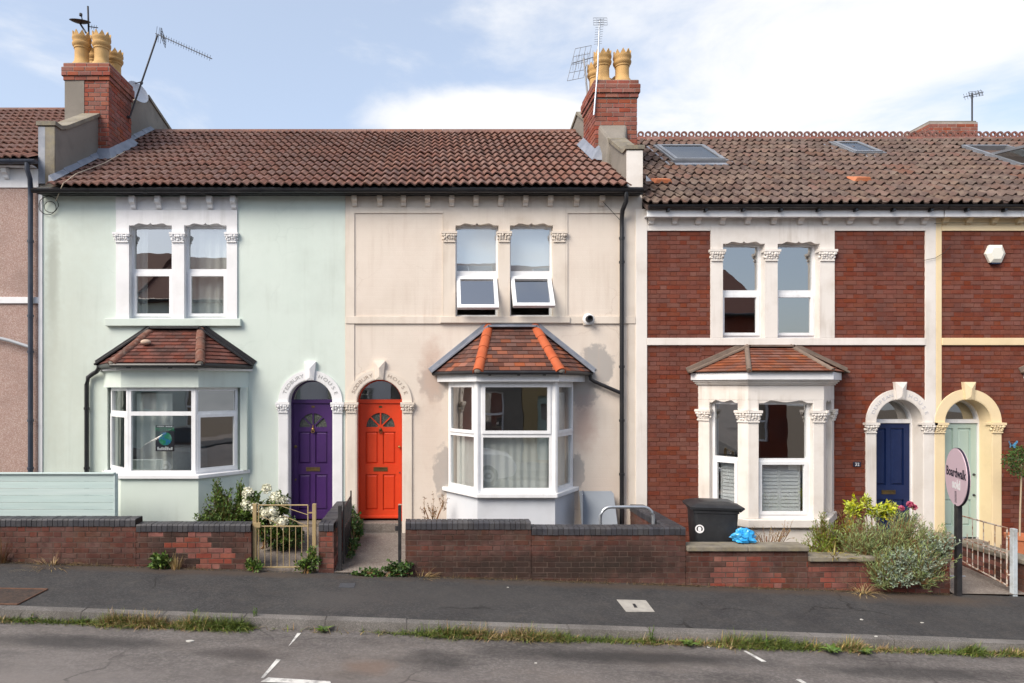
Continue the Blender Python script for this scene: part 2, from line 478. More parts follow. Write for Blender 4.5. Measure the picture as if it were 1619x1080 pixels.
pot_buff = M('buff_clay', (0.46, 0.275, 0.10), (0.54, 0.34, 0.14), 0.75, 3, dirt=((0.25, 0.16, 0.09), 0.5, 3.5))
tile_brown = M('brown_concrete_tile', (0.145, 0.070, 0.053), (0.188, 0.096, 0.074), 0.85, 3, rnd=0.10, hue=0.004, bump=0.6, bscale=90, dirt=[((0.065, 0.038, 0.034), 0.55, 0.9), ((0.30, 0.24, 0.19), 0.32, 16)])
tile_old = M('old_clay_tile', (0.102, 0.067, 0.056), (0.140, 0.093, 0.076), 0.9, 2.5, rnd=0.18, hue=0.008, bump=0.8, bscale=60,
             alt=((0.13, 0.07, 0.053), 0.08), dirt=[((0.065, 0.05, 0.047), 0.75, 0.9), ((0.29, 0.24, 0.18), 0.3, 5)])
ridge_red = M('ridge_clay', (0.15, 0.068, 0.055), (0.19, 0.088, 0.07), 0.85, 4, rnd=0.2, dirt=((0.12, 0.08, 0.07), 0.5, 2))
tile_plain = M('plain_clay_tile', (0.085, 0.040, 0.032), (0.125, 0.056, 0.042), 0.85, 5, rnd=0.25, alt=((0.215, 0.075, 0.043), 0.30), bump=0.5, bscale=80)
tile_moss = M('mossy_plain_tile', (0.14, 0.045, 0.032), (0.095, 0.042, 0.034), 0.9, 3, rnd=0.25, bump=1, bscale=50, dirt=((0.03, 0.022, 0.02), 0.85, 2.6))
tile_orange = M('orange_plain_tile', (0.23, 0.085, 0.045), (0.18, 0.068, 0.045), 0.9, 3, rnd=0.22, bump=0.7, bscale=60, dirt=((0.12, 0.06, 0.05), 0.55, 1.8))
hip_orange = M('orange_hip_tile', (0.40, 0.085, 0.03), (0.45, 0.11, 0.042), 0.75, 4, dirt=((0.3, 0.1, 0.05), 0.4, 3))
hip_old = M('old_hip_tile', (0.17, 0.07, 0.047), (0.13, 0.06, 0.045), 0.9, 4, bump=0.8, bscale=50, dirt=[((0.06, 0.04, 0.035), 0.6, 4), ((0.4, 0.36, 0.3), 0.35, 14)])
lead = M('lead', (0.15, 0.17, 0.21), (0.22, 0.24, 0.29), 0.5, 4, spec=0.5, dirt=((0.45, 0.46, 0.48), 0.4, 3))
black_pl = M('black_plastic', (0.014, 0.014, 0.017), None, 0.35, spec=0.45, dirt=((0.06, 0.055, 0.05), 0.35, 4))
navy_pl = M('navy_paint', (0.035, 0.045, 0.07), (0.05, 0.06, 0.085), 0.4, 4, spec=0.45, dirt=((0.1, 0.1, 0.11), 0.3, 4))
pave = M('pavement_asphalt', (0.036, 0.035, 0.037), (0.048, 0.0465, 0.047), 0.85, 1.3, cracks=((0.014, 0.013, 0.013), 0.45, 0.8), gstains=[(0.3, -2.6, 1.6, 0.5, (0.06, 0.057, 0.056), 0.5, 0.8), (-1.2, -2.9, 0.5, 0.35, (0.075, 0.07, 0.068), 0.5, 0.7), (-3.5, -1.95, 2.6, 0.14, (0.075, 0.055, 0.042), 0.7, 0.9), (3.6, -1.95, 3.6, 0.15, (0.075, 0.055, 0.042), 0.7, 0.9), (6.6, -2.05, 1.2, 0.25, (0.09, 0.065, 0.048), 0.7, 0.9)], bump=1.2, bscale=190, speck=((0.09, 0.088, 0.086), 52, 0.55),
         dirt=[((0.066, 0.064, 0.063), 0.5, 0.8), ((0.021, 0.020, 0.022), 0.6, 0.6), ((0.10, 0.088, 0.077), 0.3, 5)])
road_m = M('road_asphalt', (0.105, 0.094, 0.091), (0.14, 0.127, 0.122), 0.85, 0.9, gstains=[(-4.9, -5.2, 3.2, 0.75, (0.21, 0.19, 0.18), 0.6, 1.3), (0.5, -5.3, 3.0, 0.5, (0.17, 0.15, 0.145), 0.5, 1.3), (2.2, -4.05, 1.6, 0.16, (0.03, 0.028, 0.028), 0.75, 0.9), (-3.6, -4.15, 0.9, 0.16, (0.035, 0.033, 0.033), 0.7, 0.9),
                    (5.0, -4.2, 1.3, 0.15, (0.035, 0.033, 0.033), 0.65, 0.9), (0.1, -4.25, 0.35, 0.2, (0.03, 0.028, 0.028), 0.6, 0.9), (-1.9, -4.3, 0.4, 0.15, (0.035, 0.03, 0.03), 0.6, 0.9), (-0.6, -4.5, 0.25, 0.2, (0.17, 0.11, 0.08), 0.5, 0.8)],
           cracks=((0.045, 0.04, 0.039), 0.55, 0.55), bump=1.6, bscale=150, speck=((0.21, 0.195, 0.185), 48, 0.6),
           dirt=[((0.042, 0.038, 0.038), 0.85, 0.75), ((0.19, 0.17, 0.16), 0.45, 0.5), ((0.03, 0.028, 0.028), 0.5, 2.2), ((0.23, 0.205, 0.185), 0.5, 24), ((0.16, 0.13, 0.11), 0.4, 0.9)], stretch=(0.6, 1.4, 1))
kerb_m = M('kerb_concrete', (0.105, 0.097, 0.093), (0.14, 0.131, 0.124), 0.9, 3, rnd=0.14, bump=1, bscale=90, speck=((0.32, 0.3, 0.28), 150, 0.4), dirt=((0.07, 0.065, 0.06), 0.7, 1.8))
concrete = M('path_concrete', (0.145, 0.12, 0.105), (0.20, 0.17, 0.148), 0.92, 2.5, bump=1.2, bscale=80, speck=((0.32, 0.29, 0.26), 70, 0.5), dirt=((0.07, 0.055, 0.046), 0.65, 2.2))
soil = M('soil', (0.09, 0.07, 0.05), (0.14, 0.11, 0.08), 1.0, 6, bump=2, bscale=40)
line_m = M('road_paint', (0.66, 0.65, 0.62), (0.52, 0.51, 0.49), 0.7, 9, dirt=((0.12, 0.11, 0.11), 0.8, 9))
purple = M('purple_paint', (0.046, 0.014, 0.098), (0.052, 0.016, 0.108), 0.42, 3, spec=0.45, streak=((0.09, 0.06, 0.12), 0.4), dirt=((0.03, 0.012, 0.06), 0.4, 2))
orange = M('orange_paint', (0.58, 0.045, 0.010), (0.62, 0.052, 0.012), 0.42, 3, spec=0.45, streak=((0.40, 0.05, 0.02), 0.4), dirt=((0.48, 0.038, 0.010), 0.4, 2))
blue = M('blue_paint', (0.004, 0.013, 0.062), (0.006, 0.017, 0.074), 0.42, 3, spec=0.35, dirt=((0.02, 0.035, 0.10), 0.3, 3))
sage = M('sage_paint', (0.36, 0.47, 0.43), (0.39, 0.50, 0.455), 0.45, 3, spec=0.4)
brass = M('brass', (0.42, 0.27, 0.10), (0.30, 0.19, 0.07), 0.4, 12, metal=0.9)
brass_dark = M('dark_brass', (0.20, 0.14, 0.06), (0.11, 0.08, 0.04), 0.5, 12, metal=0.8)
galv = M('galvanised_steel', (0.50, 0.53, 0.57), (0.42, 0.45, 0.49), 0.38, 8, metal=0.75)
alu = M('aerial_aluminium', (0.30, 0.30, 0.31), (0.22, 0.22, 0.23), 0.5, 8, metal=0.6)
dark_metal = M('dark_metal', (0.05, 0.05, 0.055), None, 0.5, 4, metal=0.3)
timber = M('mint_timber', (0.44, 0.55, 0.54), (0.50, 0.60, 0.585), 0.7, 3, rnd=0.05, bump=0.4, bscale=60, stretch=(0.4, 1, 6), dirt=((0.36, 0.44, 0.43), 0.4, 2))
gold = M('gold_paint', (0.40, 0.31, 0.17), (0.36, 0.27, 0.14), 0.45, 6, metal=0.1, dirt=((0.28, 0.16, 0.08), 0.4, 7))
rust = M('rusty_white_paint', (0.52, 0.47, 0.42), (0.26, 0.13, 0.075), 0.8, 22, bump=1, contrast=(0.42, 0.6))
black_gate = M('black_gate_paint', (0.018, 0.018, 0.021), (0.035, 0.033, 0.034), 0.55, 8)
pink = M('pink_board', (0.66, 0.50, 0.57), None, 0.5)
ink = M('dark_ink', (0.022, 0.018, 0.035), None, 0.6)
white_ink = M('white_ink', (0.8, 0.8, 0.82), None, 0.6)
bin_m = M('bin_plastic', (0.016, 0.017, 0.020), (0.024, 0.026, 0.030), 0.45, 5, spec=0.45, dirt=((0.06, 0.06, 0.06), 0.35, 4))
bag_m = M('blue_polythene', (0.02, 0.27, 0.62), (0.06, 0.42, 0.78), 0.3, 20, spec=0.5)
board_m = M('grey_board', (0.26, 0.29, 0.33), (0.29, 0.32, 0.36), 0.7, 2)
cloth = M('white_curtain', (0.60, 0.61, 0.59), (0.66, 0.67, 0.65), 0.95, 3)
blind_m = M('white_blind', (0.74, 0.77, 0.80), None, 0.8)
room_m = M('room_plaster', (0.30, 0.28, 0.26), (0.34, 0.32, 0.30), 0.95, 1)
room_dark = M('room_boards', (0.07, 0.05, 0.04), None, 0.8)
letter_m = M('carved_letter', (0.36, 0.36, 0.36), None, 0.9)
letter_cream = M('carved_letter_cream', (0.36, 0.29, 0.24), None, 0.9)
terracotta = M('terracotta', (0.42, 0.14, 0.065), (0.48, 0.18, 0.09), 0.85, 5)
cable_m = M('grey_cable', (0.20, 0.18, 0.16), None, 0.7)
cable_black = M('black_cable', (0.02, 0.02, 0.02), None, 0.6)
def leafmat(name, a, b, rnd=0.3, hue=0.02):
    m = M(name, a, b, 0.55, 14, rnd=rnd, hue=hue, spec=0.3)
    return m
leaf_green = leafmat('leaf_green', (0.06, 0.105, 0.022), (0.11, 0.17, 0.035))
leaf_dark = leafmat('leaf_dark', (0.04, 0.08, 0.02), (0.07, 0.125, 0.03))
leaf_lime = leafmat('leaf_lime', (0.30, 0.36, 0.03), (0.42, 0.44, 0.05))
leaf_grey = leafmat('leaf_grey_green', (0.19, 0.25, 0.18), (0.30, 0.36, 0.28))
leaf_olive = leafmat('leaf_olive', (0.15, 0.21, 0.075), (0.26, 0.31, 0.13))
leaf_yellow = leafmat('leaf_yellow', (0.38, 0.28, 0.05), (0.30, 0.26, 0.06))
leaf_dry = leafmat('leaf_dry', (0.30, 0.20, 0.09), (0.40, 0.29, 0.14))
leaf_brown = leafmat('leaf_brown', (0.16, 0.085, 0.04), (0.25, 0.14, 0.06))
petal_white = leafmat('petal_white', (0.62, 0.62, 0.46), (0.74, 0.72, 0.60), 0.12, 0.01)
petal_pink = leafmat('petal_pink', (0.45, 0.08, 0.17), (0.55, 0.14, 0.22), 0.2)

def glass_mat(name, ior, tint=(1, 1, 1), rough=0.0, base=0.0):
    m = bpy.data.materials.new(name)
    m.use_nodes = True
    t = m.node_tree
    t.nodes.clear()
    out = t.nodes.new('ShaderNodeOutputMaterial')
    mx = t.nodes.new('ShaderNodeMixShader')
    tr = t.nodes.new('ShaderNodeBsdfTransparent'); tr.inputs[0].default_value = (*tint, 1)
    gl = t.nodes.new('ShaderNodeBsdfGlossy'); gl.inputs['Roughness'].default_value = rough
    fr = t.nodes.new('ShaderNodeFresnel'); fr.inputs[0].default_value = ior
    mu = t.nodes.new('ShaderNodeMath'); mu.operation = 'MULTIPLY'
    iv = t.nodes.new('ShaderNodeMath'); iv.operation = 'SUBTRACT'; iv.inputs[0].default_value = 1.0
    nz = t.nodes.new('ShaderNodeTexNoise'); nz.inputs['Scale'].default_value = 1.7
    ge = t.nodes.new('ShaderNodeNewGeometry')
    bn = t.nodes.new('ShaderNodeBump'); bn.inputs['Strength'].default_value = 0.06; bn.inputs['Distance'].default_value = 0.02
    t.links.new(ge.outputs['Position'], nz.inputs['Vector'])
    t.links.new(nz.outputs['Fac'], bn.inputs['Height'])
    t.links.new(bn.outputs[0], gl.inputs['Normal'])
    t.links.new(ge.outputs['Backfacing'], iv.inputs[1])
    t.links.new(fr.outputs[0], mu.inputs[0]); t.links.new(iv.outputs[0], mu.inputs[1])
    t.links.new(mu.outputs[0], mx.inputs[0])
    t.links.new(tr.outputs[0], mx.inputs[1])
    t.links.new(gl.outputs[0], mx.inputs[2])
    t.links.new(mx.outputs[0], out.inputs[0])
    return m
glass = glass_mat('window_glass', 4.4, (0.95, 0.97, 0.97))
glass_up = glass_mat('upper_window_glass', 5.2, (0.95, 0.97, 0.97))
glass_obsc = M('obscure_glass', (0.045, 0.05, 0.045), (0.09, 0.10, 0.08), 0.12, 30, spec=0.6, bump=2, bscale=70)
# ------------------------------------------------------------------ small repeated pieces
_cache = {}
def box_mesh(name, a, b, c, mat, bev=0.0):
    """block a (along s) x b (along t) x c (along q, back face open at q=-c), centred in s,t, front at q=0, chamfered front arrises"""
    key = (name, round(a, 3), round(b, 3), round(c, 3), mat.name)
    if key in _cache:
        return _cache[key]
    h, k, e = a / 2, b / 2, min(0.004, a * 0.1)
    vs = [(-h, -k, -c), (h, -k, -c), (h, k, -c), (-h, k, -c), (-h, -k, -e), (h, -k, -e), (h, k, -e), (-h, k, -e),
          (-h + e, -k + e, 0), (h - e, -k + e, 0), (h - e, k - e, 0), (-h + e, k - e, 0)]
    fs = [(0, 1, 5, 4), (1, 2, 6, 5), (2, 3, 7, 6), (3, 0, 4, 7), (4, 5, 9, 8), (5, 6, 10, 9), (6, 7, 11, 10), (7, 4, 8, 11), (8, 9, 10, 11)]
    m = MB().add(vs, fs).mesh(name, mat)
    _cache[key] = m
    return m

def brick_layout(s0, s1, t0, t1, bond, bh=0.065, j=0.010, bl=0.215, hd=0.1025, phase=0):
    out = []
    row = 0
    t = t0
    while t < t1 - 0.02:
        h = min(bh, t1 - t)
        if bond == 'flemish':
            seq = [bl, hd]; off = 0 if (row + phase) % 2 else -(bl + j + hd + j) * 0.5
        elif bond == 'header':
            seq = [hd]; off = 0 if (row + phase) % 2 else -hd * 0.5
        else:
            seq = [bl]; off = 0 if (row + phase) % 2 else -(bl + j) * 0.5
        s = s0 + off
        k = 0
        while s < s1 - 0.012:
            w = seq[k % len(seq)]
            a, b = max(s, s0), min(s + w, s1)
            if b - a > 0.025:
                out.append((a, b, t, t + h))
            s += w + j
            k += 1
        t += bh + j
        row += 1
    return out

def lay_bricks(parent, items, mat, limit=300, proud=0.006, depth=0.03, name='brick', rest_name='small_bricks'):
    """items: (frame, a, b, t0, t1[, mat]); the largest 'limit' become bricks of their own, the rest one mass of bricks"""
    items = sorted(items, key=lambda i: -(i[2] - i[1]) * (i[4] - i[3]))
    rest = {}
    for n, it in enumerate(items):
        F, a, b, t0, t1 = it[:5]
        mt = it[5] if len(it) > 5 else mat
        q = proud + R.uniform(-0.0025, 0.0025)
        if n < limit:
            a2, b2 = round(a, 3), round(b, 3)
            me = box_mesh(name, b2 - a2, round(t1 - t0, 3), depth, mt)
            o = F.p((a + b) / 2, (t0 + t1) / 2, q)
            G = Fr(o, F.u, F.n, F.w)
            inst(name, me, parent, G.mat())
        else:
            mb = rest.setdefault(mt.name, (mt, MB()))[1]
            mb.fbox(F, a, b, t0, t1, q - depth, q)
    for k, (mt, mb) in rest.items():
        obj(rest_name, mb, mt, parent, kind='stuff')

def clip_poly(poly, clip):
    """Sutherland-Hodgman, clip is convex and counter-clockwise"""
    out = poly
    for i in range(len(clip)):
        (ax, ay), (bx, by) = clip[i], clip[(i + 1) % len(clip)]
        ins = lambda p: (bx - ax) * (p[1] - ay) - (by - ay) * (p[0] - ax) >= -1e-9
        res = []
        for k in range(len(out)):
            p, c = out[k - 1], out[k]
            if ins(c) != ins(p):
                d1 = (bx - ax) * (p[1] - ay) - (by - ay) * (p[0] - ax)
                d2 = (bx - ax) * (c[1] - ay) - (by - ay) * (c[0] - ax)
                f = d1 / (d1 - d2)
                res.append((p[0] + (c[0] - p[0]) * f, p[1] + (c[1] - p[1]) * f))
            if ins(c):
                res.append(c)
        out = res
        if not out:
            return []
    return out
def area(p):
    return abs(sum(p[i - 1][0] * p[i][1] - p[i][0] * p[i - 1][1] for i in range(len(p)))) / 2

def plain_tiles(parent, F, poly, tw, gauge, th, mat, name='roof_tile'):
    """plain tiles on a sloping face: F.u along the eave, F.w up the slope, poly in (s,t)"""
    smin, smax = min(p[0] for p in poly), max(p[0] for p in poly)
    tmax = max(p[1] for p in poly)
    rows = int(math.ceil(tmax / gauge))
    for j in range(rows):
        t0 = j * gauge
        t1 = t0 + gauge * 1.05
        s = smin - (tw / 2 if j % 2 else 0)
        while s < smax:
            g = 0.0025
            c = clip_poly([(s + g, t0), (s + tw - g, t0), (s + tw - g, t1), (s + g, t1)], poly)
            s += tw
            if not c or area(c) < 0.0012:
                continue
            lift = R.uniform(0, 0.004)
            zt = lambda t: 0.010 + (th + lift) * (1 - (t - t0) / (t1 - t0))
            cx, cy = sum(p[0] for p in c) / len(c), sum(p[1] for p in c) / len(c)
            full = len(c) == 4 and abs(area(c) - (tw - 2 * g) * (t1 - t0)) < 1e-6
            key = ('pt', name, round(tw, 3), round(gauge, 3), mat.name)
            if full and key in _cache:
                me = _cache[key]
            else:
                n = len(c)
                vs = [(p[0] - cx, p[1] - cy, zt(p[1])) for p in c] + [(p[0] - cx, p[1] - cy, zt(p[1]) - 0.014) for p in c]
                fs = [tuple(range(n))] + [(i, n + i, n + (i + 1) % n, (i + 1) % n) for i in range(n)]
                me = MB().add(vs, fs).mesh(name, mat)
                if full:
                    _cache[key] = me
            G = Fr(F.p(cx, cy, 0), F.u, F.n, F.w)
            mw = G.mat() @ Matrix.Rotation(R.uniform(-0.012, 0.012), 4, 'Z')
            inst(name, me, parent, mw)

def pan_mesh(name, w, L, rolls, h, th, mat, sharp=1.0, seg=6):
    n = rolls * seg
    prof = []
    for i in range(n + 1):
        a = (i / seg) % 1.0
        if sharp > 1:                                   # flat pan with a half-round roll
            z = h * math.sin(math.pi * a / 0.5) if a < 0.5 else -0.12 * h * math.sin(math.pi * (a - 0.5) / 0.5)
        else:
            z = h * (0.5 - 0.5 * math.cos(2 * math.pi * (a ** sharp)))
        prof.append((w * i / n, z))
    vs, fs = [], []
    for (x, z) in prof:
        vs += [(x, 0, z + th), (x, L, z), (x, 0, z + th - 0.022)]
    for i in range(n):
        a, b = i * 3, (i + 1) * 3
        fs += [(a, b, b + 1, a + 1), (a + 2, b + 2, b, a)]
    return MB().add(vs, fs).mesh(name, mat, smooth=50)

def pantile_roof(parent, F, width, slope_len, tw, gauge, rolls, mat, h=0.03, sharp=1.0, skip=None, jitter=0.006, name='roof_tile', limit=300):
    cols = max(1, round(width / tw)); tw = width / cols
    rows = round(slope_len / gauge); gauge = slope_len / rows
    me = pan_mesh(name, tw + 0.004, gauge * 1.08, rolls, h, 0.042, mat, sharp, 8)
    for j in range(rows):
        for i in range(cols):
            if skip and skip((i + 0.5) * tw, (j + 0.5) * gauge):
                continue
            sag = 0.012 * math.sin((F.o.x + i * tw) * 1.3 + j * 0.35) + 0.008 * math.sin((F.o.x + i * tw) * 3.7 + j)
            o = F.p(i * tw + R.uniform(-jitter, jitter) * 0.6, j * gauge + R.uniform(-jitter, jitter) + sag, R.uniform(0, jitter) + abs(sag) * 0.4)
            G = Fr(o, F.u, F.n, F.w)
            inst(name, me, parent, G.mat() @ Matrix.Rotation(R.uniform(-1, 1) * jitter * 1.2, 4, 'Z'))

def text_mesh(txt, size, mat, depth=0.004, font_bold=False, name='lettering', shear=0.0, offset=0.0):
    cu = bpy.data.curves.new(name, 'FONT')
    cu.body = txt; cu.size = size; cu.extrude = depth; cu.align_x = 'CENTER'; cu.resolution_u = 3; cu.shear = shear; cu.offset = offset
    o = bpy.data.objects.new('tmp', cu)
    me = bpy.data.meshes.new_from_object(o)
    bpy.data.objects.remove(o); bpy.data.curves.remove(cu)
    me.materials.clear(); me.materials.append(mat)
    return me
def arc_text(parent, txt, c, r, a0, a1, size, mat, y):
    """letters cut round an arch; angles in degrees from the left springing, clockwise"""
    mb = MB()
    n = len(txt)
    for i, ch in enumerate(txt):
        a = math.radians(a0 + (a1 - a0) * (i / max(1, n - 1)))
        me = text_mesh(ch, size, mat)
        px, pz = c[0] - r * math.cos(a), c[1] + r * math.sin(a)
        rot = math.pi / 2 - a
        for_v = []
        for v in me.vertices:
            x, z = v.co.x * 1.25, v.co.y
            for_v.append((px + x * math.cos(rot) - z * math.sin(rot), y - v.co.z, pz + x * math.sin(rot) + z * math.cos(rot)))
        mb.add(for_v, [tuple(p.vertices) for p in me.polygons])
        bpy.data.meshes.remove(me)
    return obj('lettering', mb, mat, parent)

# ------------------------------------------------------------------ joinery
def pane(parent, F, s0, s1, t0, t1, q, mat=None):
    mb = MB().fbox(F, s0, s1, t0, t1, q - 0.002, q + 0.002)
    return obj('pane', mb, mat or glass, parent)
def window(parent, F, S, T, panes, q=-0.12, fd=0.07, sash=(), mat=None, name='window', gl=None):
    """frame plate with a hole for each pane; panes listed in 'sash' get an inner sash frame standing proud"""
    mat = mat or upvc
    mb = MB().slab(F, S, T, q - fd, q, holes=panes)
    w = obj(name, mb, mat, parent, bevel=0.005)
    for i, (a, b, c, d) in enumerate(panes):
        if i in sash:
            k = 0.042
            sb = MB().slab(F, (a - 0.018, b + 0.018), (c - 0.018, d + 0.018), q - 0.03, q + 0.018, holes=[(a + k - 0.01, b - k + 0.01, c + k - 0.01, d - k + 0.01)])
            obj('sash', sb, mat, w, bevel=0.006)
            pane(w, F, a + k - 0.015, b - k + 0.015, c + k - 0.015, d - k + 0.015, q - 0.01, gl)
        else:
            pane(w, F, a - 0.004, b + 0.004, c - 0.004, d + 0.004, q - 0.03, gl)
    return w
def curtain(name, label, F, s0, s1, t0, t1, q, mat, amp=0.025, wl=0.11, group=None, cat='curtain'):
    n = max(6, int((s1 - s0) / wl * 8))
    mb = MB()
    vs, fs = [], []
    ph = R.uniform(0, 6)
    for i in range(n + 1):
        s = s0 + (s1 - s0) * i / n
        d = amp * math.sin(2 * math.pi * s / wl + ph + 0.8 * math.sin(s * 9)) 
        vs += [F.p(s, t0, q + d), F.p(s, (t0 + t1) / 2, q + d * 0.9), F.p(s, t1, q + d * 0.6)]
    for i in range(n):
        a, b = i * 3, (i + 1) * 3
        fs += [(a, b, b + 1, a + 1), (a + 1, b + 1, b + 2, a + 2)]
    mb.add(vs, fs)
    return obj(name, mb, mat, None, smooth=180, label=label, cat=cat, group=group)

def capital(parent, F, s0, s1, t0, t1, q, mat, seed=1, name='capital'):
    """carved leaf capital: abacus slab, swelling leafy bell, neck roll"""
    rr = random.Random(seed)
    H = t1 - t0
    mb = MB().fbox(F, s0 - 0.045, s1 + 0.045, t1 - 0.22 * H, t1, -0.06, q + 0.05)
    mb.fbox(F, s0 - 0.012, s1 + 0.012, t0, t0 + 0.12 * H, -0.02, q + 0.018)
    mb.fbox(F, s0 + 0.004, s1 - 0.004, t0 + 0.1 * H, t1 - 0.2 * H, -0.03, q + 0.016)
    w = s1 - s0
    k = max(4, int(round(w / 0.036)))
    for i in range(k):
        s = s0 - 0.012 + (w + 0.024) * (i + 0.5) / k
        for (tt, rad, out) in ((0.64, 0.027, 0.030), (0.46, 0.026, 0.020), (0.30, 0.024, 0.012), (0.18, 0.018, 0.006)):
            c = F.p(s + rr.uniform(-0.008, 0.008), t0 + H * tt + rr.uniform(-0.008, 0.008), q + out)
            r3 = (rad * rr.uniform(0.8, 1.2), rad * rr.uniform(0.7, 1.0), rad * rr.uniform(0.8, 1.25))
            mb.ball(c, r3, 7, 5)
    for e in (s0 - 0.02, s1 + 0.02):
        mb.ball(F.p(e, t1 - 0.34 * H, q + 0.02), (0.026, 0.026, 0.026), 8, 6)
        mb.ball(F.p(e, t0 + 0.35 * H, q - 0.01), (0.018, 0.03, 0.024), 8, 6)
    return obj(name, mb, mat, parent, smooth=45)

def corbel(parent, F, s, t0, t1, mat, w=0.085, q=0.0, d=0.11):
    P = [(0, t0), (0.03, t0), (0.045, t0 + 0.02), (0.05, t0 + 0.055), (0.075, t0 + 0.075), (d - 0.01, t0 + 0.085), (d, t0 + 0.105), (d, t1), (0, t1)]
    G = Fr(F.p(s - w / 2, 0, q), F.n, F.u, F.w)
    mb = MB().prism(G, P, 0, w)
    return obj('corbel', mb, mat, parent)

def ogee_plate(parent, F, S, T, q, mat, holes, name='window_surround', rise=0.05, d=0.14):
    """surround plate whose window heads have an ogee edge; holes (s0,s1,t0,t1)"""
    mb = MB()
    base = [(a, b, c, dd + rise) for a, b, c, dd in holes]
    mb.slab(F, S, T, q - d, q, holes=base)
    for (a, b, c, top) in holes:
        w = b - a
        n = 24
        f = []
        for i in range(n + 1):
            x = i / n
            e = min(x, 1 - x)
            if e < 0.10: y = 0.0
            elif e < 0.22: y = 0.75 * (0.5 - 0.5 * math.cos(math.pi * (e - 0.10) / 0.12))
            elif e < 0.44: y = 0.75 - 0.5 * (0.5 - 0.5 * math.cos(math.pi * (e - 0.22) / 0.22))
            else: y = 0.25 + 0.6 * ((e - 0.44) / 0.06) ** 2
            f.append((a + w * x, top + rise * y * 0.92))
        z1 = top + rise
        for i in range(n):
            (x0, y0), (x1, y1) = f[i], f[i + 1]
            mb.add([F.p(x0, y0, q), F.p(x1, y1, q), F.p(x1, z1, q), F.p(x0, z1, q)], [(0, 1, 2, 3)])
            mb.add([F.p(x0, y0, q), F.p(x1, y1, q), F.p(x1, y1, q - 0.13), F.p(x0, y0, q - 0.13)], [(3, 2, 1, 0)])
    return obj(name, mb, mat, parent)

def front_door(parent, F, S, T, style, mat, frame_mat, q=-0.21):
    s0, s1 = S
    t0, t1 = T
    fw = 0.035
    fr = MB().slab(F, (s0 - 0.03, s1 + 0.03), (t0, t1 + 0.065), q - 0.10, q - 0.0, holes=[(s0 + fw, s1 - fw, t0 - 1, t1)])
    obj('door_frame', fr, frame_mat, parent, bevel=0.004)
    a, b = s0 + fw + 0.004, s1 - fw - 0.004
    c, d = t0 + 0.03, t1 - 0.004
    w, h = b - a, d - c
    mid = (a + b) / 2
    st = w * 0.135
    gap = w * 0.055
    if style == 'fan':
        rf = w * 0.345
        tf = c + h * 0.795
        rows = [(c + h * 0.075, c + h * 0.385), (c + h * 0.475, c + h * 0.755)]
        arches = [(mid - rf, mid + rf, tf, tf + 0.001)]
    else:
        rows = [(c + h * 0.10, c + h * 0.33), (c + h * 0.455, c + h * 0.955)]
        arches = []
    holes = []
    for (r0, r1) in rows:
        holes += [(a + st, mid - gap, r0, r1), (mid + gap, b - st, r0, r1)]
    mb = MB().slab(F, (a, b), (c, d), q - 0.07, q - 0.025, holes=holes, arches=arches)
    D = obj('front_door', mb, mat, parent, bevel=0.004)
    for (x0, x1, y0, y1) in holes:
        k = 0.035
        pb = MB().fbox(F, x0 - 0.005, x1 + 0.005, y0 - 0.005, y1 + 0.005, q - 0.065, q - 0.047)
        o0 = [(x0 + 0.012, y0 + 0.012), (x1 - 0.012, y0 + 0.012), (x1 - 0.012, y1 - 0.012), (x0 + 0.012, y1 - 0.012)]
        o1 = [(x0 + k, y0 + k), (x1 - k, y0 + k), (x1 - k, y1 - k), (x0 + k, y1 - k)]
        vs = [F.p(*p, q - 0.047) for p in o0] + [F.p(*p, q - 0.030) for p in o1]
        pb.add(vs, [(0, 1, 5, 4), (1, 2, 6, 5), (2, 3, 7, 6), (3, 0, 4, 7), (4, 5, 6, 7)])
        obj('panel', pb, mat, D)
    if style == 'fan':
        n = 20
        arc = [(mid + (rf + 0.004) * math.cos(math.pi * i / n), tf + (rf + 0.004) * math.sin(math.pi * i / n)) for i in range(n + 1)]
        obj('fanlight_pane', MB().prism(F, arc, q - 0.055, q - 0.05), glass_obsc, D)
        for ang in (45, 90, 135):
            t = math.radians(ang)
            G = Fr(F.p(mid, tf, 0), F.u * math.cos(t) + F.w * math.sin(t), F.n, F.w * math.cos(t) - F.u * math.sin(t))
            obj('glazing_bar', MB().fbox(G, 0.02, rf, -0.011, 0.011, q - 0.06, q - 0.028), mat, D)
        obj('fan_boss', MB().prism(F, [(mid + 0.05 * math.cos(math.pi * i / 8), tf + 0.045 * math.sin(math.pi * i / 8)) for i in range(9)], q - 0.055, q - 0.027), mat, D)
    return D, (a, b, c, d, mid, q - 0.025)

def letterbox(D, F, mid, t, q, w=0.24, h=0.07, m=None):
    mb = MB().slab(F, (mid - w / 2, mid + w / 2), (t - h / 2, t + h / 2), q, q + 0.008, holes=[(mid - w / 2 + 0.022, mid + w / 2 - 0.022, t - 0.018, t + 0.018)])
    mb.fbox(F, mid - w / 2 + 0.02, mid + w / 2 - 0.02, t - 0.016, t + 0.016, q - 0.002, q + 0.003)
    return obj('letterbox', mb, m or brass_dark, D, bevel=0.002)

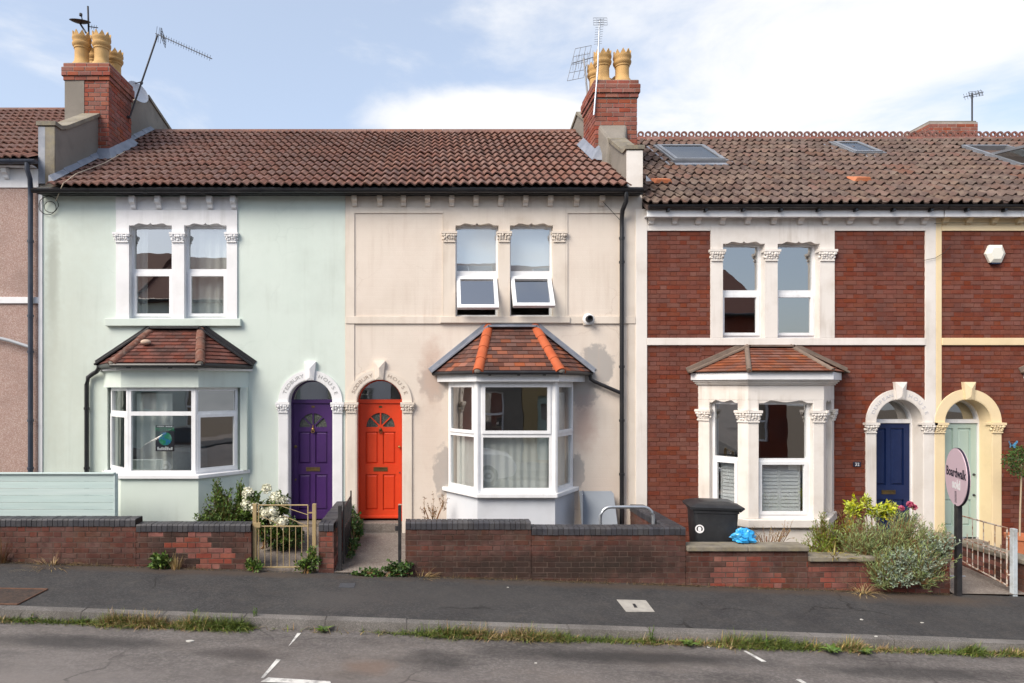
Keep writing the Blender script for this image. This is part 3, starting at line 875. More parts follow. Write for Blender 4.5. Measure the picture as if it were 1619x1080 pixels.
def gutter(parent, x0, x1, y, z, r=0.058, mat=None, name='gutter', stop=True):
    """half-round gutter trough"""
    mb = MB()
    n = 10
    pr = [(r * math.cos(math.pi + math.pi * i / n), r * math.sin(math.pi + math.pi * i / n)) for i in range(n + 1)]
    pr += [((r - 0.006) * math.cos(-math.pi * i / n), (r - 0.006) * math.sin(-math.pi * i / n)) for i in range(n + 1)]
    G = Fr((x0, y, z), (0, 1, 0), (1, 0, 0), (0, 0, 1))
    mb.prism(G, pr, 0, x1 - x0, cap=False)
    for xx in (x0, x1):
        mb.prism(Fr((xx, y, z), (0, 1, 0), (1, 0, 0), (0, 0, 1)), pr[:n + 1], -0.004, 0.004)
    x = x0 + 0.9
    while x < x1:                                    # union clips
        mb.prism(Fr((x, y, z), (0, 1, 0), (1, 0, 0), (0, 0, 1)), [(1.10 * r * math.cos(math.pi + math.pi * i / n), 1.10 * r * math.sin(math.pi + math.pi * i / n)) for i in range(n + 1)] + [(r * math.cos(-math.pi * i / n), r * math.sin(-math.pi * i / n)) for i in range(n + 1)], -0.03, 0.03)
        x += 0.95
    return obj(name, mb, mat or black_pl, parent, smooth=40)
def downpipe(parent, pts, r, mat, clips=()):
    mb = MB().tube(pts, r, 10)
    for (p, ax) in clips:
        p = Vector(p)
        mb.lathe([(r * 1.28, -0.02), (r * 1.28, 0.02)], p, 10)
        mb.box(p.x - 0.012, p.x + 0.012, p.y, p.y + 0.05, p.z - 0.012, p.z + 0.012)
    return obj('downpipe', mb, mat, parent, smooth=40)

def chimney(house, x0, x1, y0, y1, zb, ztop, pots, seed, render_left=False):
    """brick stack with an oversailing head, cement flaunching and crowned pots"""
    core = MB().box(x0 + 0.006, x1 - 0.006, y0 + 0.006, y1 - 0.006, zb, ztop - 0.33)
    C = obj('chimney', core, mortar_grey, house)
    items = []
    t_b = ztop - 0.33
    frames = [(Fr((x0, y0, 0), (1, 0, 0), (0, -1, 0)), x1 - x0), (Fr((x1, y0, 0), (0, 1, 0), (1, 0, 0)), y1 - y0),
              (Fr((x0, y1, 0), (0, -1, 0), (-1, 0, 0)), y1 - y0), (Fr((x1, y1, 0), (-1, 0, 0), (0, 1, 0)), x1 - x0)]
    for k, (F, w) in enumerate(frames):
        for (a, b, c, d) in brick_layout(0, w, zb, t_b, 'stretcher', bh=0.073, j=0.011, phase=k):
            if render_left and k == 0 and b < w * 0.5:
                continue
            items.append((F, a, b, c, d))
    lay_bricks(C, items, brick_chim, limit=300, proud=0.004)
    head = MB()
    for (o, z0, z1) in ((0.02, ztop - 0.33, ztop - 0.252), (0.045, ztop - 0.25, ztop - 0.085), (0.02, ztop - 0.085, ztop - 0.0)):
        head.box(x0 - o, x1 + o, y0 - o, y1 + o, z0, z1)
    H = obj('chimney_head', head, mortar_grey, C)
    it = []
    for (o, z0, n) in ((0.022, ztop - 0.33, 1), (0.047, ztop - 0.25, 2), (0.022, ztop - 0.084, 1)):
        for F, w in ((Fr((x0 - o, y0 - o, 0), (1, 0, 0), (0, -1, 0)), x1 - x0 + 2 * o), (Fr((x1 + o, y0 - o, 0), (0, 1, 0), (1, 0, 0)), y1 - y0 + 2 * o), (Fr((x0 - o, y1 + o, 0), (0, -1, 0), (-1, 0, 0)), y1 - y0 + 2 * o)):
            for (a, b, c, d) in brick_layout(0, w, z0, z0 + n * 0.083, 'stretcher', bh=0.073, j=0.010, phase=n):
                it.append((F, a, b, c, d))
    lay_bricks(H, it, brick_chim, proud=0.004) if False else lay_bricks(C, it, brick_chim, proud=0.006)
    fl = MB()
    vs = [(x0, y0, ztop), (x1, y0, ztop), (x1, y1, ztop), (x0, y1, ztop)]
    k = 0.16
    vs += [(x0 + k, y0 + k, ztop + 0.07), (x1 - k, y0 + k, ztop + 0.07), (x1 - k, y1 - k, ztop + 0.07), (x0 + k, y1 - k, ztop + 0.07)]
    fl.add(vs, [(0, 1, 5, 4), (1, 2, 6, 5), (2, 3, 7, 6), (3, 0, 4, 7), (4, 5, 6, 7)])
    obj('flaunching', fl, cement, C)
    if render_left:
        obj('render_patch', MB().box(x0 - 0.004, x0 + (x1 - x0) * 0.44, y0 - 0.012, y0 + 0.2, zb, t_b), cement, C)
    for (px, py, hh) in pots:
        p = MB()
        z = ztop + 0.02
        p.lathe([(0.175, 0), (0.165, 0.05), (0.135, 0.09), (0.128, 0.16), (0.128, hh * 0.50), (0.142, hh * 0.52), (0.142, hh * 0.56), (0.165, hh * 0.60), (0.172, hh * 0.64),
                 (0.172, hh * 0.67), (0.158, hh * 0.69), (0.160, hh * 0.76), (0.172, hh * 0.79), (0.172, hh * 0.84), (0.13, hh * 0.84), (0.12, hh * 0.4)], (px, py, z), 20)
        n = 9
        for i in range(n):                            # the crown of points
            a0, a1 = 2 * math.pi * i / n, 2 * math.pi * (i + 1) / n
            am = (a0 + a1) / 2
            pts = []
            for r in (0.168, 0.138):
                pts += [(px + r * math.cos(a0), py + r * math.sin(a0), z + hh * 0.84), (px + r * math.cos(a1), py + r * math.sin(a1), z + hh * 0.84), (px + r * math.cos(am), py + r * math.sin(am), z + hh)]
            p.add(pts, [(0, 1, 2), (5, 4, 3), (0, 2, 5, 3), (1, 4, 5, 2)])
        obj('chimney_pot', p, pot_buff, C, smooth=35)
    return C

# ------------------------------------------------------------------ the ground
def sheet(name, x0, x1, y0, y1, off, mat, kind='structure', nx=2):
    mb = MB()
    for i in range(nx):
        a, b = x0 + (x1 - x0) * i / nx, x0 + (x1 - x0) * (i + 1) / nx
        mb.add([(a, y0, zp(a) + off), (b, y0, zp(b) + off), (b, y1, zp(b) + off), (a, y1, zp(a) + off)], [(0, 1, 2, 3)])
    return obj(name, mb, mat, None, kind=kind)
Y_WALL, Y_KERB = -1.8, -3.6
Y_FARKERB = -10.15
sheet('ground', -300, 300, -300, 300, -0.62, soil)
sheet('road', -60, 60, Y_FARKERB, Y_KERB, -0.115, road_m)
for nm, y0, y1 in (('pavement', Y_KERB + 0.125, Y_WALL), ('opposite_pavement', -12.0, Y_FARKERB - 0.125)):
    mb = MB()
    mb.add([(-60, y0, zp(-60)), (60, y0, zp(60)), (60, y1, zp(60)), (-60, y1, zp(-60)), (-60, y0, zp(-60) - .4), (60, y0, zp(60) - .4), (60, y1, zp(60) - .4), (-60, y1, zp(-60) - .4)],
           [(0, 1, 2, 3), (4, 5, 1, 0), (7, 3, 2, 6)])
    obj(nm, mb, pave, None, kind='structure')
kr = obj('kerb', MB().add([(-60, Y_KERB + 0.004, zp(-60) - 0.008), (60, Y_KERB + 0.004, zp(60) - 0.008), (60, Y_KERB + 0.124, zp(60) - 0.008), (-60, Y_KERB + 0.124, zp(-60) - 0.008),
                           (-60, Y_KERB + 0.004, zp(-60) - 0.4), (60, Y_KERB + 0.004, zp(60) - 0.4)], [(0, 1, 2, 3), (4, 5, 1, 0)]), kerb_m, None, kind='structure')
def kerb_mesh():
    L, W, H, b = 0.905, 0.125, 0.25, 0.018
    P = [(0, -H), (0, -b), (b * 0.4, -b * 0.3), (b, 0), (W, 0), (W, -H)]
    m = MB().prism(Fr((0, 0, 0), (0, 1, 0), (1, 0, 0), (0, 0, 1)), P, 0, L)
    return m.mesh('kerb_stone', kerb_m, smooth=30)
km = kerb_mesh()
for yk, flip in ((Y_KERB, 0), (Y_FARKERB, 1)):
    for i in range(-13, 14):
        x = i * 0.915 - 1.16
        mw = Matrix.Translation((x, yk, zp(x) + R.uniform(-0.003, 0.003))) @ Matrix.Rotation(math.atan(-SLOPE), 4, 'Y')
        if flip:
            mw = Matrix.Translation((x + 0.905, yk, zp(x + 0.905))) @ Matrix.Rotation(math.pi, 4, 'Z') @ Matrix.Rotation(-math.atan(-SLOPE), 4, 'Y')
        inst('kerb_stone', km, kr, mw)
def ground_patch(name, label, poly, off, mat, cat=None, kind='structure', th=0.004):
    mb = MB()
    n = len(poly)
    mb.add([(x, y, zp(x) + off) for x, y in poly], [tuple(range(n))])
    return obj(name, mb, mat, None, kind=kind)
# road paint: the bay-marking tee and worn dashes
def gpt(px, py, h=0.0):
    """ground point seen at a pixel on the sloping street, h above pavement level"""
    rx, rz = (px - 678) / FPX, (612 - py) / FPX
    d = (CAM_Z - h) / (SLOPE * rx - rz)
    return (rx * d, CAM_Y + d)
def paint(px_poly):
    return [gpt(px, py, -0.111) for px, py in px_poly]
rp = obj('road_marking', MB().add([(x, y, zp(x) - 0.111) for x, y in paint([(412, 1072), (417, 1072), (444, 1043), (437, 1042)][::-1])], [(0, 1, 2, 3)]), line_m, None, kind='structure')
for poly in ([(412, 1078), (524, 1082), (522, 1077), (424, 1071)], [(1175, 1029), (1180, 1029), (1212, 1046), (1204, 1046)], [(1258, 1074), (1266, 1074), (1276, 1080), (1268, 1080)],
             [(456, 1022), (466, 1012), (476, 1001), (470, 1001)]):
    obj('road_marking', MB().add([(x, y, zp(x) - 0.111) for x, y in paint(poly)], [(0, 1, 2, 3)]), line_m, None, kind='structure')
# covers in the pavement
def cover(label, px_poly, mat, hole=None, frame=None):
    P = [gpt(px, py, 0.004) for px, py in px_poly]
    cx, cy = sum(p[0] for p in P) / 4, sum(p[1] for p in P) / 4
    t = thing('access_cover', label, 'cover', (cx, cy, zp(cx)))
    obj('lid', MB().add([(x, y, zp(x) + 0.005) for x, y in P] + [(x, y, zp(x) - 0.03) for x, y in P], [(3, 2, 1, 0), (0, 1, 5, 4), (1, 2, 6, 5), (2, 3, 7, 6), (3, 0, 4, 7)]), mat, t)
    if hole:
        H = [gpt(px, py, 0.004) for px, py in hole]
        obj('keyhole', MB().add([(x, y, zp(x) + 0.0085) for x, y in H] + [(x, y, zp(x) + 0.004) for x, y in H], [(3, 2, 1, 0), (0, 1, 5, 4), (1, 2, 6, 5), (2, 3, 7, 6), (3, 0, 4, 7)]), dark_metal, t)
    if frame:
        for k in range(4):
            a, b = P[k], P[(k + 1) % 4]
            obj('frame_bar', MB().tube([(a[0], a[1], zp(a[0]) + 0.006), (b[0], b[1], zp(b[0]) + 0.006)], 0.012, 6), frame, t)
    return t
cover('pale concrete stop tap cover set in the pavement in front of cream house', [(975, 948), (1021, 949), (1035, 967), (990, 967)], M('cover_concrete', (0.36, 0.34, 0.31), (0.42, 0.40, 0.36), 0.9, 10, bump=1, dirt=((0.2, 0.19, 0.18), 0.5, 6)),
      [(1000, 955), (1004, 955), (1008, 961), (1003, 961)])
cover('rusty rectangular access cover at the left end of the pavement', [(-40, 930), (75, 932), (28, 956), (-90, 954)], M('rusty_cover', (0.036, 0.030, 0.028), (0.058, 0.040, 0.033), 0.9, 9, bump=1.5, speck=((0.09, 0.06, 0.045), 40, 0.6)), None, M('rust_frame', (0.14, 0.075, 0.05), (0.09, 0.05, 0.035), 0.9, 14))
cover('small dark square cover on pavement before the orange door', [(538, 922), (562, 922), (560, 929), (535, 929)], M('cover_iron', (0.05, 0.055, 0.065), (0.07, 0.075, 0.085), 0.7, 14, bump=1))
# ------------------------------------------------------------------ houses
def shell(house, x0, x1, z0, ze, yb=7.6):
    mb = MB()
    mb.box(x0 + 0.003, x0 + 0.11, 0.255, yb, z0, ze)
    mb.box(x1 - 0.11, x1 - 0.003, 0.255, yb, z0, ze)
    mb.box(x0 + 0.115, x1 - 0.115, 3.4, 3.5, z0, ze)
    mb.box(x0 + 0.006, x1 - 0.006, yb + 0.002, yb + 0.2, z0, ze)
    mb.box(x0 + 0.115, x1 - 0.115, 0.255, 3.395, 2.95, 3.06)
    mb.box(x0 + 0.115, x1 - 0.115, 0.255, 3.395, ze - 0.1, ze - 0.004)
    obj('inner_walls', mb, room_m, house)
    obj('floor_boards', MB().box(x0 + 0.115, x1 - 0.115, 0.255, 3.395, z0 + 0.02, z0 + 0.32), room_dark, house)
def roof_frame(x, ye, ze, yr, zr):
    v = Vector((0, yr - ye, zr - ze))
    L = v.length
    v.normalize()
    n = Vector((1, 0, 0)).cross(v).normalized()
    return Fr((x, ye, ze), (1, 0, 0), n, v), L
def roof_deck(house, x0, x1, ye, ze, yr, zr, yb, zb, mat):
    mb = MB()
    G = Fr((x0, 0, 0), (0, 1, 0), (1, 0, 0), (0, 0, 1))
    mb.prism(G, [(ye + 0.03, ze - 0.05), (yr, zr - 0.05), (yb, zb - 0.05), (yb, zb - 0.11), (yr, zr - 0.13), (ye + 0.03, ze - 0.11)], 0, x1 - x0)
    return obj('roof', mb, mat, house)
deck_m = M('roof_deck', (0.10, 0.07, 0.06), None, 0.9)

def arch_door(house, F, S, spring, bottom, zg, trim, door_mat, frame_mat, style, text, keyz=0.32, sides=(1, 1), band=0.155, letter=None, tsize=0.085, tangles=(22, 72, 112, 160)):
    s0, s1 = S
    r, c = (s1 - s0) / 2, (s0 + s1) / 2
    a = obj('door_arch', MB().ring(F, (c, spring), r, r + band, -0.02, 0.032), trim, house, smooth=30)
    k = MB()
    kb, kt = 0.065, 0.10
    z0, z1 = spring + r - 0.015, spring + r + keyz - 0.02
    poly = [(c - kb, z0), (c + kb, z0), (c + kt, z1), (c - kt, z1)]
    k.prism(F, poly, 0.0, 0.065)
    k.add([F.p(*p, 0.0655) for p in poly] + [F.p(c, z0 + (z1 - z0) * 0.62, 0.105), F.p(c, z0 + 0.05, 0.085)], [(0, 1, 5), (1, 2, 4, 5), (2, 3, 4), (3, 0, 5, 4)])
    obj('keystone', k, trim, house)
    ct = spring - 0.175
    for e, (p0, p1) in zip(sides, ((s0 - band, s0), (s1, s1 + band))):
        if not e:
            continue
        obj('door_pilaster', MB().fbox(F, p0, p1, zg, ct + 0.005, -0.02, 0.03), trim, house, bevel=0.006)
        capital(house, F, p0 + 0.005, p1 - 0.005, ct, spring - 0.002, 0.032, trim, seed=int(p0 * 100))
    if text:
        w1, w2 = text
        arc_text(a, w1, (c, spring), r + band * 0.30, tangles[0], tangles[1], tsize, letter or letter_m, -0.0325)
        arc_text(a, w2, (c, spring), r + band * 0.30, tangles[2], tangles[3], tsize, letter or letter_m, -0.0325)
    ln = MB().ring(F, (c, spring), r - 0.012, r + 0.004, -0.255, 0.028)
    ln.fbox(F, s0 - 0.004, s0 + 0.012, zg - 0.3, spring, -0.255, 0.026)
    ln.fbox(F, s1 - 0.012, s1 + 0.004, zg - 0.3, spring, -0.255, 0.026)
    obj('door_reveal', ln, trim, house, smooth=30)
    n = 24
    half = [(c + (r + 0.003) * math.cos(math.pi * i / n), spring + 0.02 + (r - 0.02) * math.sin(math.pi * i / n)) for i in range(n + 1)]
    fl = obj('fanlight', MB().ring(F, (c, spring), r - 0.035, r + 0.002, -0.30, -0.215), frame_mat, house, smooth=30)
    obj('pane', MB().prism(F, half, -0.262, -0.258), glass, fl)
    obj('threshold', MB().fbox(F, s0 - 0.02, s1 + 0.02, zg - 0.3, bottom + 0.012, -0.32, -0.02), concrete, house, bevel=0.008)
    D, info = front_door(house, F, S, (bottom + 0.014, spring - 0.022), style, door_mat, frame_mat)
    return D, info

def tri_face(p0, p1, p2):
    """frame with s along p0->p1 and t up towards p2"""
    u = (p1 - p0).normalized()
    n = u.cross(p2 - p0).normalized()
    if n.z < 0: n = -n
    w = n.cross(u)
    return Fr(p0, u, n, w)
def to2(F, p):
    d = Vector(p) - F.o
    return (d.dot(F.u), d.dot(F.w))
def ccw(poly):
    a = sum(poly[i - 1][0] * poly[i][1] - poly[i][0] * poly[i - 1][1] for i in range(len(poly)))
    return poly if a > 0 else poly[::-1]

def bay_roof(house, E, pe, ze, top, zt, mat, hip, hip_r, flash, tw=0.165, gauge=0.10, stop=0.0):
    """half-hexagon bay roof: eave corners E=(eb0,ef0,ef1,eb1) at projection pe, top edge top=(tx0,tx1) on the wall"""
    eb0, ef0, ef1, eb1 = E
    A, B, C_, D = Vector((eb0, -0.01, ze)), Vector((ef0, -pe, ze)), Vector((ef1, -pe, ze)), Vector((eb1, -0.01, ze))
    T0, T1 = Vector((top[0], -0.01, zt)), Vector((top[1], -0.01, zt))
    body = MB().add([A, B, C_, D, T0, T1], [(1, 2, 5, 4), (0, 1, 4), (2, 3, 5), (0, 3, 2, 1), (0, 4, 5, 3)])
    Rf = obj('bay_roof', body, deck_m, house)
    for quad in ((B, C_, T1, T0), (A, B, T0), (C_, D, T1)):
        F = tri_face(quad[0], quad[1], quad[-1])
        poly = ccw([to2(F, p) for p in quad])
        plain_tiles(Rf, F, poly, tw, gauge, 0.014, mat)
    for P, Q in ((B, T0), (C_, T1)):
        L = (Q - P).length
        d = (Q - P).normalized()
        if hip_r:
            n = max(3, int(round(L / 0.33)))
            side = d.cross(Vector((0, 0, 1))).normalized()
            up = side.cross(d).normalized()
            for i in range(n):
                a = P + d * (L * i / n - 0.02)
                b = P + d * (L * (i + 1) / n + 0.03)
                m = 9
                vs, fs = [], []
                for (q, rr) in ((a, hip_r * 1.05), (b, hip_r * 0.93)):
                    for k in range(m):
                        t = math.pi * (k / (m - 1)) * 1.16 - 0.08 * math.pi
                        vs.append(q + side * (rr * math.cos(t)) + up * (rr * math.sin(t) - 0.01))
                for k in range(m - 1):
                    fs.append((k, k + 1, m + k + 1, m + k))
                fs += [tuple(range(m))[::-1], tuple(range(m, 2 * m))]
                obj('hip_tile', MB().add(vs, fs), hip, Rf, smooth=50)
            obj('hip_mortar', MB().ball(P + d * 0.0 + up * 0.018, (hip_r * 0.75, hip_r * 0.5, hip_r * 0.7), 10, 6), cement, Rf, smooth=60)
        else:
            obj('hip_tile', MB().tube([P + Vector((0, 0, 0.02)), Q + Vector((0, 0, 0.02))], 0.04, 8), hip, Rf, smooth=50)
    for P, Q in ((A, T0), (T0, T1), (T1, D)):
        d = (Q - P).normalized()
        up = Vector((0, -1, 0)).cross(d).normalized()
        if up.z < 0: up = -up
        G = Fr(P, d, (0, -1, 0), up)
        L = (Q - P).length
        fm = MB().fbox(G, -0.02, L + 0.02, 0.0, 0.10, -0.02, 0.012)
        fm.fbox(G, -0.02, L + 0.02, 0.0, 0.035, 0.012, 0.12)
        obj('flashing', fm, flash, Rf, bevel=0.005)
    return Rf

def plan(b, o=0.0):
    xb0, xf0, xf1, xb1, p = b
    return [(xb0 - o, 0.0), (xf0 - o * 0.6, -p - o), (xf1 + o * 0.6, -p - o), (xb1 + o, 0.0)]
def bay_faces(b):
    P = [Vector((x, y, 0)) for x, y in plan(b)]
    out = []
    for i in range(3):
        u = (P[i + 1] - P[i])
        L = u.length
        u.normalize()
        out.append((Fr(P[i], u, (u.y, -u.x, 0)), L))
    return out

def house_of(label, x0, x1):
    return thing('terraced_house', label, 'house', ((x0 + x1) / 2, 0, zp((x0 + x1) / 2)), group='terraced houses on this side of the street')

ROOF12 = dict(ye=-0.25, ze=5.985, yr=3.8, zr=8.50)
ROOF34 = dict(ye=-0.25, ze=5.70, yr=3.8, zr=8.33)
ROOF0 = dict(ye=-0.25, ze=6.44, yr=3.8, zr=8.99)

def pan_roof(house, x0, x1, RF, tw, gauge, mat, sharp, h, ridge_mat, skip=None, crest=False, jitter=0.009):
    rf = roof_deck(house, x0, x1, RF['ye'], RF['ze'], RF['yr'], RF['zr'], 7.9, RF['ze'], deck_m)
    F, L = roof_frame(x0, RF['ye'], RF['ze'] - 0.035, RF['yr'], RF['zr'] - 0.035)
    pantile_roof(rf, F, x1 - x0, L - 0.02, tw, gauge, 2, mat, h, sharp, skip, jitter)
    F2, L2 = roof_frame(x1, 7.85, RF['ze'] - 0.035, RF['yr'], RF['zr'] - 0.035)
    back = MB()
    n = 14
    Fb = Fr(F2.o, (-1, 0, 0), F2.n if F2.n.z > 0 else -F2.n, F2.w)
    back.fbox(Fb, 0, x1 - x0, 0, L2, 0.0, 0.03)
    obj('rear_slope', back, mat, rf)
    # ridge
    k = 0
    x = x0
    RL = 0.33 if crest else 0.45
    nr = max(1, round((x1 - x0) / RL)); RL = (x1 - x0) / nr
    for i in range(nr):
        m = MB()
        a, b = x0 + i * RL + 0.002, x0 + (i + 1) * RL - 0.004
        z = RF['zr'] - 0.015
        P = [(-0.15, -0.075), (-0.11, -0.02), (-0.06, 0.035), (0, 0.055), (0.06, 0.035), (0.11, -0.02), (0.15, -0.075), (0.12, -0.09), (0, 0.03), (-0.12, -0.09)]
        m.prism(Fr((a, RF['yr'], z), (0, 1, 0), (1, 0, 0), (0, 0, 1)), P, 0, b - a)
        rt = obj('ridge_tile', m, ridge_mat, rf, smooth=40)
        if crest:
            for q in range(2):
                cx = a + (b - a) * (0.25 + 0.5 * q)
                rg = MB().ring(Fr((cx, RF['yr'], z + 0.105), (1, 0, 0), (0, -1, 0)), (0, 0), 0.035, 0.074, -0.014, 0.014, 0, 2 * math.pi, 14)
                o = obj('ridge_crest', rg, ridge_mat, rf, smooth=40)
    return rf, F, L

def eaves(house, x0, x1, fz0, fz1, fmat, gz, gmat, gr=0.058, gx0=None, gx1=None):
    obj('fascia', MB().box(x0, x1, -0.185, -0.15, fz0, fz1), fmat, house, bevel=0.003)
    obj('soffit', MB().box(x0, x1, -0.148, -0.004, fz0 + 0.02, fz0 + 0.035), fmat, house)
    gutter(house, gx0 if gx0 is not None else x0, gx1 if gx1 is not None else x1, -0.25, gz, gr, gmat)

# ================= house with the mint render and purple door
PARTY = -1.41
x0, x1 = fx(68), PARTY - 0.001
H1 = house_of('mint green rendered terraced house with purple front door', x0, x1)
D1 = (fx(455), fx(527)); SPR = fz(636)
UW1 = [(fx(205), fx(272.5), fz(503.6), fz(357)), (fx(292), fx(359), fz(503.6), fz(357))]
wall = MB().slab(W0, (x0, x1), (-0.35, 5.90), -0.25, 0.0, holes=[(u_[0] - 0.012, u_[1] + 0.012, u_[2] - 0.012, u_[3] + 0.075) for u_ in UW1] + [(-5.25, -3.25, 0.9, 2.62)], arches=[(D1[0], D1[1], 0.2, SPR)])
obj('front_wall', wall, mint, H1)
shell(H1, x0, x1, -0.3, 5.86)
ogee_plate(H1, W0, (fx(184.5), fx(375.5)), (fz(504), fz(332.5)), 0.026, white_paint, [(a, b, c - 0.1, d) for a, b, c, d in UW1])
obj('frieze', MB().fbox(W0, fx(183.5), fx(376.5), fz(332), fz(312), -0.01, 0.018), white_paint, H1)
for px in (213, 253, 293, 334, 371):
    corbel(H1, W0, fx(px), fz(331), fz(313), white_paint, q=0.018)
obj('window_sill', MB().fbox(W0, fx(169), fx(382), fz(516), fz(504.3), -0.1, 0.075), mint, H1, bevel=0.008)
for k, (a, b) in enumerate(((183.5, 204.5), (272.7, 291.8), (359.2, 374.5))):
    capital(H1, W0, fx(a) + 0.015, fx(b) - 0.01, fz(384), fz(368.5), 0.03, white_paint, seed=20 + k)
for i, (a, b, c, d) in enumerate(UW1):
    tr0, tr1 = fz(432.5), fz(424)
    f = 0.05
    window(H1, W0, (a - 0.01, b + 0.01), (c - 0.02, d + 0.07), [(a + f, b - f, c + f + 0.01, tr0), (a + f * 0.7, b - f * 0.7, tr1, d - f * 0.5)], q=-0.09, sash=(0,), gl=glass_up)
F = Fr((0, 0, 0))
curtain('curtain', 'net curtain drawn across the left edge of the mint house left bedroom window', W0, UW1[0][0] + 0.02, UW1[0][0] + 0.21, fz(503), fz(360), -0.24, cloth, group='curtains in the windows')
curtain('curtain', 'pale curtain filling the mint house right bedroom window', W0, UW1[1][0] + 0.02, UW1[1][1] - 0.02, fz(503), fz(360), -0.24, cloth, 0.022, 0.15, group='curtains in the windows')
# bay
B1 = (-5.49, -4.88, -3.65, -3.04, 0.66)
ZS1, ZH1 = 1.27, 2.655
obj('bay_base', MB().zprism(plan(B1), -0.3, ZS1 - 0.06), mint, H1)
obj('bay_head', MB().zprism(plan(B1), ZH1, 2.925), mint, H1)
obj('bay_cornice', MB().zprism(plan(B1, 0.07), 2.925, 2.965), white_paint, H1, bevel=0.006)
obj('bay_cornice_board', MB().zprism(plan(B1, 0.03), 2.966, 3.03), white_paint, H1)
obj('bay_sill', MB().zprism([(x, y) for x, y in plan((B1[0] - 0.03, B1[1] - 0.02, B1[2] + 0.02, B1[3] + 0.03, B1[4] + 0.05))], ZS1 - 0.06, ZS1), white_paint, H1, bevel=0.008)
for (a, b) in ((-5.487, -5.375), (-3.155, -3.043)):
    obj('bay_pier', MB().box(a, b, -0.10, -0.003, ZS1, ZH1), mint, H1)
Bw = (-5.40, -4.80, -3.73, -3.13, 0.60)
wf = bay_faces(Bw)
h = ZH1 - ZS1
for k, (F, L) in enumerate(wf):
    G = Fr(F.o + Vector((0, 0, ZS1)), F.u, F.n)
    f = 0.055
    e0 = 0.09 if k == 0 else 0.0
    e1 = L - (0.09 if k == 2 else 0.0)
    trz = h * 0.70
    w = window(H1, G, (e0 + 0.012, e1 - 0.012), (0, h), [(e0 + f, e1 - f, f, trz - 0.035), (e0 + f, e1 - f, trz + 0.03, h - f)], q=0.0, sash=(0,) if k != 1 else (), name='bay_window')
for (cx, cy) in plan(Bw)[1:3]:
    obj('corner_post', MB().lathe([(0.034, ZS1 + 0.002), (0.034, ZH1 - 0.002)], (cx, cy + 0.03, 0), 10), upvc, H1, smooth=40)
Gf = Fr(wf[1][0].o + Vector((0, 0, ZS1)), wf[1][0].u, wf[1][0].n)
curtain('curtain', 'grey white net curtain hanging inside the mint house bay window', Gf, 0.05, 0.62, 0.05, h - 0.1, -0.22, cloth, 0.03, 0.16, group='curtains in the windows')
obj('upholstered_chair', MB().box(-4.72, -4.0, 0.25, 0.85, 0.3, 1.62), M('chair_cloth', (0.34, 0.38, 0.43), (0.4, 0.43, 0.48), 0.9, 20), None, bevel=0.08,
    label='pale grey upholstered chair back seen inside the mint house bay', cat='chair')
# poster in the bay window
pt = thing('poster', 'dark poster with a blue green globe in the mint house bay window', 'poster', Gf.p(0.46, 0.42, -0.06))
s_, t_ = 0.42, 0.36
obj('sheet', MB().fbox(Gf, s_, s_ + 0.30, t_, t_ + 0.42, -0.062, -0.058), M('poster_black', (0.03, 0.025, 0.03), None, 0.4), pt)
globe = M('globe_print', (0.02, 0.22, 0.50), (0.02, 0.32, 0.14), 0.4, 9, contrast=(0.45, 0.55), dirt=((0.45, 0.65, 0.75), 0.8, 7))
obj('globe_print', MB().prism(Gf, [(s_ + 0.155 + 0.105 * math.cos(2 * math.pi * i / 24), t_ + 0.20 + 0.105 * math.sin(2 * math.pi * i / 24)) for i in range(24)], -0.0575, -0.0565), globe, pt)
def flat_text(parent, G, txt, s, t, size, mat, q, name='print', sx=1.0, shear=0):
    me = text_mesh(txt, size, mat, 0.0006, shear=shear)
    mb = MB().add([G.p(s + v.co.x * sx, t + v.co.y, q + v.co.z) for v in me.vertices], [tuple(p.vertices) for p in me.polygons])
    bpy.data.meshes.remove(me)
    return obj(name, mb, mat, parent)
flat_text(pt, Gf, 'MOTHER', s_ + 0.15, t_ + 0.325, 0.078, M('print_green', (0.02, 0.33, 0.12), None, 0.4), -0.0570)
pr = MB()
for i in range(9):
    if i != 4: pr.fbox(Gf, s_ + 0.03 + i * 0.027, s_ + 0.05 + i * 0.027, t_ + 0.392, t_ + 0.408, -0.0575, -0.0566)
for i, hh_ in enumerate((0.05, 0.03, 0.045, 0.04, 0.055, 0.05, 0.03, 0.045)):
    pr.fbox(Gf, s_ + 0.03 + i * 0.031, s_ + 0.054 + i * 0.031, t_ + 0.02, t_ + 0.02 + hh_, -0.0575, -0.0566)
obj('small_print', pr, white_ink, pt)
bay_roof(H1, (fx(157), -4.93, -3.57, fx(399)), 0.82, 3.03, (fx(242), fx(318)), fz(521), tile_moss, hip_old, 0.075, black_pl)
obj('bay_gutter', MB().tube([(fx(157), -0.03, 3.0), (-4.95, -0.83, 3.0), (-3.55, -0.83, 3.0), (fx(399), -0.03, 3.0)], 0.035, 8), black_pl, H1, smooth=40)
for bx in (-4.7, -4.05, -3.65):
    obj('gutter_bracket', MB().box(bx - 0.02, bx + 0.02, -0.82, -0.75, 2.955, 2.99), black_pl, H1)
downpipe(H1, [(fx(165), -0.16, 2.99), (fx(158), -0.10, 2.92), (fx(150), -0.07, 2.88), (fx(142), -0.06, 2.82), (fx(140), -0.06, 2.7), (fx(140), -0.06, 0.5)], 0.036, black_pl, [((fx(140), -0.06, 2.3), 0), ((fx(140), -0.06, 1.3), 0)])
obj('roof_stone', MB().ball((fx(250), -0.47, 3.385), (0.085, 0.06, 0.045), 14, 9), M('pebble_stone', (0.42, 0.31, 0.24), (0.46, 0.35, 0.27), 0.8, 9), None, smooth=180, label='smooth beige stone lying on the mint house bay roof', cat='stone')
